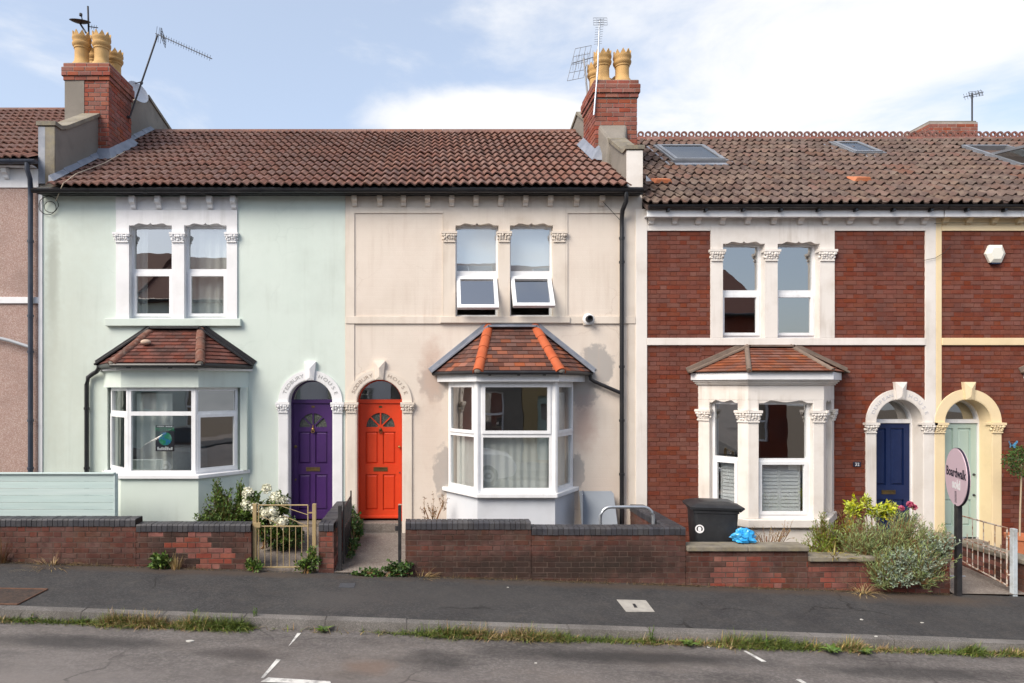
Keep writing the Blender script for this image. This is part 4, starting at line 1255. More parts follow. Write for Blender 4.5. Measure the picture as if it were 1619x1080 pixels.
# door
DO, inf = arch_door(H1, W0, D1, SPR, 0.345, 0.1, white_paint, purple, purple, 'fan', ('TEDBURY', 'HOUSE'))
a, b, c, d, mid, q = inf
letterbox(DO, W0, mid, c + (d - c) * 0.43, q, m=brass_dark)
kn = MB().ball(W0.p(mid, c + (d - c) * 0.775, q + 0.02), (0.026, 0.02, 0.034), 10, 8)
kn.lathe([(0.012, 0), (0.009, 0.05)], W0.p(mid, c + (d - c) * 0.79, q + 0.012), 8)
kn.ring(Fr(W0.p(mid, c + (d - c) * 0.76, q + 0.02)), (0, 0), 0.022, 0.032, -0.006, 0.006, 0, 2 * math.pi, 16)
obj('knocker', kn, brass, DO, smooth=40)
for t, m_, rr in ((0.625, brass_dark, 0.028), (0.34, brass_dark, 0.018)):
    obj('lock', MB().lathe([(rr, 0), (rr, 0.012), (rr * 0.6, 0.02)], (0, 0, 0), 12, Fr(W0.p(a + 0.045, c + (d - c) * t, q), (1, 0, 0), (0, -1, 0), (0, 0, 1))), m_, DO, smooth=40)
obj('number_plate', MB().fbox(W0, mid - 0.028, mid + 0.028, d - 0.075, d - 0.04, q + 0.001, q + 0.005), brass_dark, DO)
# roof
rf1, RFr1, RL1 = pan_roof(H1, -6.30, x1, ROOF12, 0.295, 0.335, tile_brown, 0.75, 0.044, tile_brown)
eaves(H1, x0 + 0.01, x1, fz(312), fz(303) + 0.02, black_pl, 5.915, black_pl, gx0=fx(66), gx1=PARTY)

# ================= house with the cream render and orange door
x0, x1 = PARTY + 0.001, 3.60
H2 = house_of('cream rendered terraced house with orange front door', x0, x1)
D2 = (fx(563), fx(637))
UW2 = [(fx(720), fx(788), fz(500), fz(357)), (fx(806), fx(874), fz(500), fz(357))]
wall = MB().slab(W0, (x0, x1), (-0.35, 5.90), -0.25, 0.0, holes=[(u_[0] - 0.012, u_[1] + 0.012, u_[2] - 0.012, u_[3] + 0.075) for u_ in UW2] + [(0.45, 2.32, 0.9, 2.7)], arches=[(D2[0], D2[1], 0.1, SPR)])
obj('front_wall', wall, cream, H2)
shell(H2, x0, x1, -0.3, 5.86)
ogee_plate(H2, W0, (fx(701), fx(894)), (fz(500.5), fz(328)), 0.022, cream_trim, [(a, b, c - 0.1, d) for a, b, c, d in UW2])
obj('wall_band', MB().slab(W0, (fx(546.5), fx(700.8)), (fz(500.5), fz(328)), -0.01, 0.018, holes=[(fx(560.5), fx(700), fz(500), fz(337.5))]), cream_trim, H2)
obj('wall_band', MB().slab(W0, (fx(894.2), x1 - 0.01), (fz(500.5), fz(328)), -0.01, 0.018, holes=[(fx(897), fx(980), fz(500), fz(337.5))]), cream_trim, H2)
obj('string_course', MB().fbox(W0, fx(546.5), fx(1004), fz(512), fz(500.7), -0.01, 0.03), cream_trim, H2, bevel=0.006)
obj('window_sill', MB().fbox(W0, fx(696), fx(900), fz(511), fz(500.9), 0.0305, 0.06), cream_trim, H2, bevel=0.006)
obj('corner_pilaster', MB().fbox(W0, fx(546.5), fx(560.5), fz(640), fz(512.2), -0.01, 0.016), cream_trim, H2, bevel=0.005)
obj('corner_pilaster', MB().fbox(W0, fx(993), x1 - 0.012, -0.2, fz(512.2), -0.01, 0.016), cream_trim, H2, bevel=0.005)
obj('frieze', MB().fbox(W0, fx(546.5), x1 - 0.01, fz(327.8), fz(311.5), -0.01, 0.006), cream_trim, H2)
for px in (561, 601, 638, 676, 714, 752, 791, 830, 869, 910, 950):
    corbel(H2, W0, fx(px), fz(327.5), fz(312), cream_trim, q=0.006)
for k, (a, b) in enumerate(((701, 719.5), (788.3, 805.7), (874.5, 893))):
    capital(H2, W0, fx(a) + 0.012, fx(b) - 0.012, fz(383.5), fz(367), 0.026, cream_trim, seed=40 + k)
for i, (a, b, c, d) in enumerate(UW2):
    tr0, tr1 = fz(436), fz(427)
    f = 0.05
    w = window(H2, W0, (a - 0.01, b + 0.01), (c - 0.02, d + 0.07), [(a + f * 0.6, b - f * 0.6, tr1, d - f * 0.4)], q=-0.10, gl=glass_up)
for i, (a, b, c, d) in enumerate(UW2):
    ws = [o for o in COL.objects if o.parent == H2 and o.name.split('.')[0] == 'window']
    w = ws[i]
    me = MB().slab(W0, (a - 0.01, b + 0.01), (c - 0.02, d + 0.07), -0.17, -0.10, holes=[(a + 0.03, b - 0.03, fz(427), d - 0.02), (a + 0.035, b - 0.035, c + 0.03, fz(436))]).mesh('window', upvc)
    w.data = me
    th = math.radians(30 if i == 0 else 34)
    hh, ww = 0.66, (b - a) - 0.04
    G = Fr((a + 0.02, 0.085, fz(437)), (1, 0, 0), (0, -math.cos(th), math.sin(th)), (0, math.sin(th), math.cos(th)))
    obj('opened_sash', MB().slab(G, (0, ww), (-hh, 0), -0.03, 0.03, holes=[(0.062, ww - 0.062, -hh + 0.062, -0.062)]), upvc, w, bevel=0.006)
    pane(w, G, 0.055, ww - 0.055, -hh + 0.055, -0.055, 0.0, glass_up)
    obj('blind', MB().fbox(W0, a + 0.02, b - 0.02, fz(430), d - 0.02, -0.215, -0.212), blind_m, w)
# bay
B2 = (0.30, 0.77, 2.00, 2.455, 0.66)
ZS2, ZH2 = 0.985, 2.745
obj('bay_base', MB().zprism(plan(B2), -0.3, ZS2 - 0.07), plaster_new, H2)
obj('bay_sill', MB().zprism(plan((B2[0] - 0.08, B2[1] - 0.02, B2[2] + 0.02, B2[3] + 0.08, B2[4] + 0.09)), ZS2 - 0.07, ZS2), upvc, H2, bevel=0.01)
obj('bay_fascia', MB().zprism(plan((B2[0] - 0.16, B2[1] - 0.03, B2[2] + 0.04, B2[3] + 0.18, B2[4] + 0.12)), ZH2, ZH2 + 0.135), upvc, H2, bevel=0.006)
h = ZH2 - ZS2
wf2 = bay_faces((B2[0] + 0.01, B2[1], B2[2], B2[3] - 0.01, B2[4]))
for k, (F, L) in enumerate(wf2):
    G = Fr(F.o + Vector((0, 0, ZS2)), F.u, F.n)
    e = 0.05
    trz = h * 0.515
    f = 0.06
    window(H2, G, (0.035, L - 0.035), (0, h), [(f + e * 0.6, L - f - e * 0.6, 0.07, trz - 0.03), (f + e * 0.6, L - f - e * 0.6, trz + 0.045, h - 0.055)], q=0.0, sash=(1,), name='bay_window')
for (cx, cy) in plan(B2)[1:3]:
    obj('corner_post', MB().lathe([(0.05, ZS2 + 0.002), (0.05, ZH2 - 0.002)], (cx, cy + 0.022, 0), 8), upvc, H2)
for k, (F, L) in enumerate(wf2):
    G = Fr(F.o + Vector((0, 0, ZS2)), F.u, F.n)
    curtain('curtain', ['gathered net curtain low in the left side of the cream house bay', 'gathered net curtain low in the middle of the cream house bay', 'gathered net curtain low in the right side of the cream house bay'][k],
            G, 0.09, L - 0.09, 0.04, h * 0.515 - 0.02 if k != 2 else h * 0.9, -0.13, cloth, 0.010, 0.13, group='curtains in the windows')
bay_roof(H2, (fx(684), 0.765, 2.045, fx(935)), 0.86, 2.905, (fx(772), fx(846)), fz(518), tile_plain, hip_orange, 0.085, lead)
obj('bay_gutter', MB().tube([(fx(685), -0.03, 2.885), (0.75, -0.87, 2.885), (2.06, -0.87, 2.885), (fx(934), -0.03, 2.885)], 0.034, 8), black_pl, H2, smooth=40)
for bx in (0.95, 1.4, 1.8):
    obj('gutter_bracket', MB().box(bx - 0.02, bx + 0.02, -0.85, -0.785, 2.84, 2.868), black_pl, H2)
XP = fx(983, 10.72)
downpipe(H2, [(fx(930), -0.10, 2.87), (fx(932), -0.09, 2.79), (fx(938), -0.08, 2.75), (XP, -0.08, fz(622))], 0.032, black_pl)
downpipe(H2, [(fx(990, 10.55), -0.25, 5.88), (fx(990, 10.55), -0.25, 5.72), (fx(986, 10.6), -0.14, 5.60), (XP, -0.085, 5.50), (XP, -0.085, 5.3), (XP, -0.085, 0.18)], 0.038, black_pl,
         [((XP, -0.085, z), 0) for z in (5.15, 4.75, 3.0, 2.1, 1.2)])
# flue
fl = thing('boiler_flue', 'round white boiler flue on the cream wall right of the bedroom windows', 'flue', W0.p(fx(929.5), fz(504), 0))
Ff = Fr(W0.p(fx(929.5), fz(505), 0.03), (1, 0, 0), (0, -1, 0), (0, 0, 1))
obj('collar', MB().lathe([(0.095, -0.03), (0.095, 0.012), (0.07, 0.03)], (0, 0, 0), 20, Ff), upvc, fl, smooth=40)
obj('terminal', MB().lathe([(0.058, 0.0), (0.058, 0.11), (0.05, 0.12), (0.042, 0.12), (0.04, 0.06)], (0, 0, 0), 18, Ff), dark_metal, fl, smooth=40)
obj('wall_plate', MB().fbox(W0, fx(921), fx(938), fz(514), fz(498), 0.031, 0.036), cream_trim, fl)
# door
DO, inf = arch_door(H2, W0, D2, SPR, 0.345, 0.1, cream_trim, orange, orange, 'fan', ('SODBURY', 'HOUSE'), letter=letter_cream)
a, b, c, d, mid, q = inf
letterbox(DO, W0, mid, c + (d - c) * 0.43, q, m=brass_dark)
kn = MB().ball(W0.p(mid, c + (d - c) * 0.775, q + 0.02), (0.024, 0.02, 0.03), 10, 8)
kn.ring(Fr(W0.p(mid, c + (d - c) * 0.758, q + 0.02)), (0, 0), 0.022, 0.032, -0.006, 0.006, 0, 2 * math.pi, 16)
obj('knocker', kn, brass_dark, DO, smooth=40)
obj('door_knob', MB().ball(W0.p(b - 0.03, c + (d - c) * 0.625, q + 0.035), 0.024, 12, 8), brass, DO, smooth=180)
obj('lock', MB().lathe([(0.012, 0), (0.012, 0.012)], (0, 0, 0), 10, Fr(W0.p(b - 0.025, c + (d - c) * 0.40, q), (1, 0, 0), (0, -1, 0), (0, 0, 1))), dark_metal, DO)
obj('weather_bar', MB().fbox(W0, a, b, c + 0.015, c + 0.055, q - 0.002, q + 0.022), orange, DO, bevel=0.006)
obj('number_plate', MB().fbox(W0, mid - 0.028, mid + 0.028, d - 0.075, d - 0.04, q + 0.001, q + 0.005), brass_dark, DO)
rf2, RFr2, RL2 = pan_roof(H2, x0, 3.33, ROOF12, 0.295, 0.335, tile_brown, 0.75, 0.044, tile_brown)
eaves(H2, x0, x1 - 0.05, fz(312), fz(303) + 0.02, black_pl, 5.915, black_pl, gx0=PARTY + 0.002, gx1=fx(1016, 10.55))
for px in (312, 501, 660, 845):
    (lambda X: obj('ridge_vent', MB().box(X - 0.18, X + 0.18, 3.98, 4.25, 8.38, 8.585), lead, rf2 if X > PARTY else rf1))(fx(px, 14.85))

# ================= brick houses (mirror twins)
hip_dark = M('weathered_hip', (0.14, 0.11, 0.09), (0.20, 0.15, 0.12), 0.9, 6, bump=0.8)
def brick_house(label, mir, trim, door_mat, door_frame, text, x0, x1, detail=True):
    MX = 17.0
    def X(px, d=10.8): return (MX - fx(px, d)) if mir else fx(px, d)
    def xr(a, b): return (min(a, b), max(a, b))
    def xm(v): return (MX - v) if mir else v
    H = house_of(label, x0, x1)
    sd = xr(xm(7.52), xm(8.325))
    spr = fz(668)
    UW = [(*xr(X(1141.7), X(1208)), fz(534), fz(386)), (*xr(X(1228), X(1294.5)), fz(534), fz(386))]
    bayhole = (*xr(xm(4.75), xm(6.62)), 0.6, 2.42)
    wall = MB().slab(W0, (x0, x1), (-0.6, 5.60), -0.25, 0.0, holes=[(u_[0] - 0.012, u_[1] + 0.012, u_[2] - 0.012, u_[3] + 0.075) for u_ in UW] + [bayhole], arches=[(sd[0], sd[1], -0.4, spr)])
    fw = obj('front_wall', wall, mortar_red, H)
    shell(H, x0, x1, -0.55, 5.58)
    # bricks
    items = []
    panels = [(*xr(X(1023), X(1122.5)), fz(535.5), fz(365.5)), (*xr(X(1318), X(1461.5)), fz(535.5), fz(365.5))]
    lowl, lowr = X(1022.5), X(1461.5)
    zt = fz(546)
    rects = list(panels)
    bl, br = xm(4.60), xm(6.80)
    rects += [(*xr(lowl, bl), -0.45, zt), (*xr(bl, br), 2.97, zt), (*xr(br, xm(7.52)), -0.45, spr)]
    for (a, b, c, d) in rects:
        for it in brick_layout(a, b, c, d, 'flemish', bh=0.066, j=0.0095):
            items.append((W0, *it))
    cx, r = (sd[0] + sd[1]) / 2, (sd[1] - sd[0]) / 2 + 0.05
    a, b = xr(br, lowr)
    for (p, q, c, d) in brick_layout(a, b, spr, zt, 'flemish', bh=0.066, j=0.0095):
        dz = max(0.0, c - spr)
        if dz < r:
            w = math.sqrt(r * r - dz * dz)
            if (p + q) / 2 < cx: q = min(q, cx - w)
            else: p = max(p, cx + w)
            if q - p < 0.02: continue
        items.append((W0, p, q, c, d))
    lay_bricks(fw, items, brick_face, limit=300, proud=0.006, depth=0.02)
    # stone dressings
    s0, s1 = xr(X(1122.7), X(1317.8))
    ogee_plate(H, W0, (s0, s1), (fz(534.3), fz(357)), 0.03, trim, [(a, b, c - 0.1, d) for a, b, c, d in UW])
    for pa, pb in ((1022.5, 1122.5), (1318, 1461.5)):
        obj('wall_band', MB().fbox(W0, *xr(X(pa), X(pb)), fz(365.3), fz(357), -0.01, 0.028), trim, H)
    obj('frieze', MB().fbox(W0, *xr(X(1022.5), X(1461.5)), fz(356.8), fz(340), -0.01, 0.012), trim, H)
    obj('string_course', MB().fbox(W0, *xr(X(1022.5), X(1461.5)), fz(546), fz(534.6), -0.01, 0.035), trim, H, bevel=0.006)
    for px in (1028, 1065, 1102, 1140, 1180, 1221, 1263, 1303, 1341, 1381, 1421, 1458):
        corbel(H, W0, X(px), fz(356), 5.50, trim, q=0.012)
    obj('corner_pilaster', MB().fbox(W0, *((8.542, X(1461.7)) if mir else (X(1461.7), 8.539)), -0.5, fz(340), -0.01, 0.024), trim, H, bevel=0.005)
    obj('corner_pilaster', MB().fbox(W0, *xr(X(1004.5), X(1022.3)), -0.5, fz(331), -0.01, 0.03), trim, H, bevel=0.005)
    for k, (pa, pb) in enumerate(((1123, 1141.5), (1208.2, 1227.8), (1294.7, 1317))):
        a, b = xr(X(pa), X(pb))
        capital(H, W0, a + 0.012, b - 0.012, fz(413.5), fz(395.5), 0.034, trim, seed=60 + k)
    for (a, b, c, d) in UW:
        f = 0.05
        window(H, W0, (a - 0.01, b + 0.01), (c - 0.02, d + 0.07), [(a + f, b - f, c + f + 0.01, fz(466)), (a + f * 0.5, b - f * 0.9, fz(457.5), d - f * 0.4)], q=-0.11, sash=(0,), gl=glass_up)
    # bay
    B = (4.54, 5.06, 6.26, 6.84, 0.66)
    if mir: B = (xm(6.84), xm(6.26), xm(5.06), xm(4.54), 0.66)
    zs, zh = 0.57, 2.405
    obj('bay_base', MB().zprism(plan(B), -0.5, zs - 0.13), trim, H)
    obj('bay_sill', MB().zprism(plan((B[0] - 0.05, B[1] - 0.03, B[2] + 0.03, B[3] + 0.05, B[4] + 0.07)), zs - 0.13, zs), trim, H, bevel=0.012)
    obj('bay_head', MB().zprism(plan(B), zh + 0.05, 2.69), trim, H)
    for (o, z0, z1) in ((0.03, 2.691, 2.715), (0.06, 2.716, 2.745), (0.09, 2.746, 2.775)):
        obj('bay_moulding', MB().zprism(plan(B, o), z0, z1), trim, H, bevel=0.006)
    obj('bay_fascia', MB().zprism(plan(B, 0.125), 2.776, 2.895), white_paint, H, bevel=0.004)
    faces = bay_faces(B)
    wb = []
    for k, (F, L) in enumerate(faces):
        pl, pr_ = (0.20, 0.17) if k == 0 else ((0.17, 0.17) if k == 1 else (0.17, 0.20))
        G = Fr(F.o, F.u, F.n)
        for (a, b) in ((0.0, pl), (L - pr_, L)):
            m = MB().fbox(G, a, b, zs, zh + 0.049, -0.17, -0.001)
            obj('bay_pier', m, trim, H, bevel=0.008)
            e0, e1 = (a + 0.004, b - 0.008) if a == 0 else (a + 0.008, b - 0.004)
            capital(H, G, e0, e1, fz(668, 10.14), fz(649, 10.14), 0.002, trim, seed=int(80 + 10 * k + a * 9))
        ogee = MB()
        ww = L - pl - pr_
        n = 20
        for i in range(n):
            def hgt(x):
                e = min(x, 1 - x)
                return 0.0 if e < 0.08 else (0.042 * (0.5 - 0.5 * math.cos(math.pi * min(1, (e - 0.08) / 0.14))) if e < 0.22 else 0.042 - 0.028 * (0.5 - 0.5 * math.cos(math.pi * (e - 0.22) / 0.28)))
            xa, xb = pl + ww * i / n, pl + ww * (i + 1) / n
            ya, yb = zh + hgt(i / n), zh + hgt((i + 1) / n)
            ogee.add([G.p(xa, ya, -0.004), G.p(xb, yb, -0.004), G.p(xb, zh + 0.05, -0.004), G.p(xa, zh + 0.05, -0.004)], [(0, 1, 2, 3)])
            ogee.add([G.p(xa, ya, -0.004), G.p(xb, yb, -0.004), G.p(xb, yb, -0.1), G.p(xa, ya, -0.1)], [(3, 2, 1, 0)])
        obj('window_head', ogee, trim, H)
        Gw = Fr(F.o + Vector((0, 0, zs)), F.u, F.n)
        hh = zh + 0.045 - zs
        f = 0.06
        trz = hh * 0.485
        w = window(H, Gw, (pl - 0.01, L - pr_ + 0.01), (0.0, hh), [(pl + f, L - pr_ - f, 0.07, trz - 0.03), (pl + f * 0.7, L - pr_ - f * 0.7, trz + 0.035, hh - 0.07)], q=-0.10, sash=(0,), name='bay_window')
        # white shutters in the lower light
        c0, c1 = pl + 0.09, L - pr_ - 0.09
        nl = 2 if k == 1 else 1
        for q in range(nl):
            u0, u1 = c0 + (c1 - c0) * q / nl, c0 + (c1 - c0) * (q + 1) / nl
            sh = MB().slab(Gw, (u0, u1), (0.06, trz), -0.225, -0.20, holes=[(u0 + 0.03, u1 - 0.03, 0.10, trz - 0.05)])
            sf = obj('shutter_frame', sh, upvc, w)
            nsl = 13
            sl_h = (trz - 0.15) / nsl
            slm = MB()
            G0 = Fr((0, 0, 0), (1, 0, 0), (0, -1, 0))
            wd = (u1 - u0) - 0.062
            tl = math.radians(16)
            Gs = Fr((0, 0, 0), (1, 0, 0), (0, math.cos(tl), -math.sin(tl)), (0, math.sin(tl), math.cos(tl)))
            slm.fbox(Gs, -wd / 2, wd / 2, -sl_h * 0.53, sl_h * 0.53, -0.004, 0.004)
            me = slm.mesh('shutter_slat', upvc)
            for i in range(nsl):
                o = Gw.p((u0 + u1) / 2, 0.10 + sl_h * (i + 0.5), -0.212)
                mw = Matrix.Translation(o) @ Matrix.Rotation(math.atan2(F.u.y, F.u.x), 4, 'Z')
                inst('shutter_slat', me, w, mw)
    E = (fx(1089), 4.985, 6.29, fx(1334))
    top = (fx(1180), fx(1249))
    if mir:
        E = (xm(E[3]), xm(E[2]), xm(E[1]), xm(E[0])); top = (xm(top[1]), xm(top[0]))
    bay_roof(H, E, 0.84, 2.90, top, fz(549), tile_orange, hip_dark, 0.0, hip_dark)
    # door
    DO, inf = arch_door(H, W0, sd, spr, 0.03, -0.35, trim, door_mat, door_frame, 'plain', text, keyz=0.30, letter=M('faint_letter', (0.50, 0.50, 0.53), None, 0.9), sides=(1, 1), band=0.16, tsize=0.08)
    a, b, c, d, mid, q = inf
    letterbox(DO, W0, mid, c + (d - c) * 0.395, q, m=brass_dark)
    if mir:
        for t in (0.55, 0.37):
            obj('lock', MB().lathe([(0.02, 0), (0.02, 0.014), (0.012, 0.03)], (0, 0, 0), 12, Fr(W0.p(b - 0.05, c + (d - c) * t, q), (1, 0, 0), (0, -1, 0), (0, 0, 1))), dark_metal, DO)
        obj('knocker', MB().ball(W0.p(mid, c + (d - c) * 0.70, q + 0.02), (0.03, 0.02, 0.035), 10, 8), dark_metal, DO, smooth=60)
    return H
x0, x1 = 3.602, 8.54
H3 = brick_house('red brick terraced house with blue front door and painted stone dressings', False, stone_white, blue, white_paint, ('DENFEAN', 'HOUSE'), x0, x1)
H4 = brick_house('red brick terraced house with sage green door and yellow stone dressings', True, stone_yellow, sage, white_paint, None, 8.542, 15.4)
# roof windows first, so that tiles leave room for them
F34, L34 = roof_frame(3.6, ROOF34['ye'], ROOF34['ze'] - 0.035, ROOF34['yr'], ROOF34['zr'] - 0.035)
def on_roof(px, py, RF):
    """distance up the slope of the point seen at a pixel"""
    ye, ze, yr, zr = RF['ye'], RF['ze'], RF['yr'], RF['zr']
    k = (612 - py) / FPX
    m = (zr - ze) / (yr - ye)
    y = (k * (-CAM_Y) - (ze - m * ye) + CAM_Z) / (m - k)
    d = y - CAM_Y
    return (px - 678) * d / FPX, (y - ye) * math.hypot(1, m)
def rw(pts, RF):
    P = [on_roof(px, py, RF) for px, py in pts]
    return min(p[0] for p in P), max(p[0] for p in P), min(p[1] for p in P), max(p[1] for p in P)
V1 = (*[on_roof(1062, 255, ROOF34)[0], on_roof(1146, 255, ROOF34)[0]], on_roof(1062, 257, ROOF34)[1], on_roof(1040, 233, ROOF34)[1])
V2 = (*[on_roof(1347, 244, ROOF34)[0], on_roof(1395, 244, ROOF34)[0]], on_roof(1350, 245, ROOF34)[1], on_roof(1326, 228, ROOF34)[1])
V3 = (*[on_roof(1608, 262, ROOF34)[0], on_roof(1608, 262, ROOF34)[0] + 0.95], on_roof(1608, 263, ROOF34)[1], on_roof(1555, 233, ROOF34)[1])
def skip_for(x_start, vs):
    return lambda s, t: any(v[0] - 0.10 < x_start + s < v[1] + 0.10 and v[2] - 0.10 < t < v[3] + 0.12 for v in vs)
rf3, RFr3, RL3 = pan_roof(H3, 3.60, 8.54, ROOF34, 0.33, 0.345, tile_old, 1.25, 0.046, ridge_red, skip_for(3.60, (V1, V2)), crest=True, jitter=0.013)
rf4, RFr4, RL4 = pan_roof(H4, 8.541, 15.4, ROOF34, 0.33, 0.345, tile_old, 1.25, 0.046, ridge_red, skip_for(8.541, (V3,)), crest=True, jitter=0.013)
steel = M('grey_aluminium', (0.22, 0.23, 0.25), (0.26, 0.27, 0.29), 0.4, 5, metal=0.4)
skyglass = glass_mat('rooflight_glass', 5.0, (0.75, 0.8, 0.8))
for (v, h_, rfp, tilt) in ((V1, H3, rf3, 0), (V2, H3, rf3, 0), (V3, H4, rf4, 24)):
    G = Fr((0, F34.o.y, F34.o.z), F34.u, F34.n, F34.w)
    a, b, c, d = v
    m = MB().slab(G, (a - 0.02, b + 0.02), (c - 0.02, d + 0.02), -0.05, 0.085, holes=[(a + 0.05, b - 0.05, c + 0.05, d - 0.05)])
    rwin = obj('roof_window', m, steel, h_, bevel=0.008)
    fl = MB().slab(G, (a - 0.14, b + 0.14), (c - 0.16, d + 0.12), -0.02, 0.035, holes=[(a - 0.01, b + 0.01, c - 0.01, d + 0.01)])
    obj('flashing', fl, lead, rwin)
    if tilt:
        th = math.radians(tilt)
        mt = (c + d) / 2
        w2 = (G.w * math.cos(th) - G.n * math.sin(th))
        n2 = (G.n * math.cos(th) + G.w * math.sin(th))
        G2 = Fr(G.p(0, mt, 0.06), G.u, n2, w2)
        hl = (d - c) / 2
        obj('sash', MB().slab(G2, (a + 0.03, b - 0.03), (-hl, hl), 0, 0.05, holes=[(a + 0.1, b - 0.1, -hl + 0.08, hl - 0.08)]), steel, rwin)
        pane(rwin, G2, a + 0.09, b - 0.09, -hl + 0.07, hl - 0.07, 0.02, skyglass)
        obj('lining', MB().fbox(G, a + 0.04, b - 0.04, c + 0.04, d - 0.04, -0.32, -0.30), M('pine', (0.42, 0.24, 0.06), None, 0.6), rwin)
    else:
        obj('sash', MB().slab(G, (a + 0.03, b - 0.03), (c + 0.03, d - 0.03), 0.086, 0.105, holes=[(a + 0.1, b - 0.1, c + 0.09, d - 0.12)]), steel, rwin, bevel=0.005)
        pane(rwin, G, a + 0.09, b - 0.09, c + 0.08, d - 0.11, 0.088, skyglass)
        obj('lining', MB().fbox(G, a + 0.04, b - 0.04, c + 0.04, d - 0.04, -0.04, -0.02), M('loft_dark', (0.12, 0.12, 0.12), None, 0.9), rwin)
for (px, py, rfp) in ((1045, 289, rf3), (1357, 286, rf3)):
    x, t = on_roof(px, py, ROOF34)
    G = Fr((0, F34.o.y, F34.o.z), F34.u, F34.n, F34.w)
    m = MB()
    m.add([G.p(x - 0.16, t - 0.12, 0.06), G.p(x + 0.16, t - 0.12, 0.06), G.p(x + 0.15, t + 0.2, 0.05), G.p(x - 0.15, t + 0.2, 0.05),
           G.p(x - 0.12, t - 0.10, 0.13), G.p(x + 0.12, t - 0.10, 0.13), G.p(x + 0.13, t + 0.17, 0.07), G.p(x - 0.13, t + 0.17, 0.07)],
          [(4, 5, 6, 7), (0, 1, 5, 4), (1, 2, 6, 5), (2, 3, 7, 6), (3, 0, 4, 7)])
    obj('vent_tile', m, terracotta, rfp, bevel=0.01)
for H_, a, b in ((H3, 3.603, 8.54), (H4, 8.541, 15.4)):
    eaves(H_, a + 0.02, b, 5.485, 5.61, white_paint, 5.655, black_pl, 0.052)
    for k in range(8):
        xx = a + 0.35 + k * 0.62
        obj('gutter_bracket', MB().box(xx - 0.02, xx + 0.02, -0.26, -0.187, 5.56, 5.605), black_pl, H_)

# ================= the pebbledashed house at the left
x0, x1 = -11.6, fx(61.5)
H0 = house_of('pinkish pebbledashed terraced house cut off by the left edge', x0, x1)
UW0 = [(-9.35, -8.63, 4.3, 5.8), (-8.43, -7.75, 4.3, 5.8)]
obj('front_wall', MB().slab(W0, (x0, x1), (-0.2, 6.35), -0.25, 0.0, holes=UW0 + [(-9.6, -7.85, 1.25, 2.85)]), pebble, H0)
shell(H0, x0, x1, -0.2, 6.3)
for k, (a, b, c, d) in enumerate(UW0):
    window(H0, W0, (a - 0.01, b + 0.01), (c, d), [(a + 0.05, b - 0.05, c + 0.06, c + 0.7), (a + 0.05, b - 0.05, c + 0.77, d - 0.05)], q=-0.1, sash=(0,))
window(H0, W0, (-9.61, -7.84), (1.25, 2.85), [(-9.54, -8.75, 1.33, 2.75), (-8.68, -7.91, 1.33, 2.75)], q=-0.1, sash=(0,))
obj('string_course', MB().fbox(W0, x0, x1, fz(480), fz(470), -0.01, 0.03), white_paint, H0, bevel=0.005)
obj('frieze', MB().fbox(W0, x0, x1, fz(297), fz(268), -0.01, 0.02), white_paint, H0)
for k in range(8):
    corbel(H0, W0, fx(13) - k * 0.41, fz(284), fz(268), white_paint, q=0.02)
eaves(H0, x0, x1 - 0.03, fz(268) - 0.005, fz(262), white_paint, 6.40, navy_pl, 0.06, gx1=fx(54, 10.5))
XD = fx(48.5, 10.72)
downpipe(H0, [(fx(43, 10.55), -0.25, 6.38), (fx(43, 10.55), -0.25, 6.24), (fx(45, 10.6), -0.16, 6.12), (XD, -0.085, 6.0), (XD, -0.085, 5.8), (XD, -0.085, 0.5)], 0.04, navy_pl,
         [((XD, -0.085, z), 0) for z in (5.1, 3.85, 3.25, 2.1, 1.3)])
downpipe(H0, [(fx(-40), -0.08, fz(525)), (fx(20), -0.08, fz(539)), (XD - 0.02, -0.085, fz(549))], 0.028, M('grey_pipe', (0.36, 0.38, 0.41), None, 0.6))
rf0, RFr0, RL0 = pan_roof(H0, x0, -6.58, ROOF0, 0.295, 0.335, tile_brown, 0.75, 0.044, tile_brown)
obj('corner_pilaster', MB().fbox(W0, fx(61.8), fx(67.7), 0.0, 6.0, -0.24, 0.02), white_paint, H1)

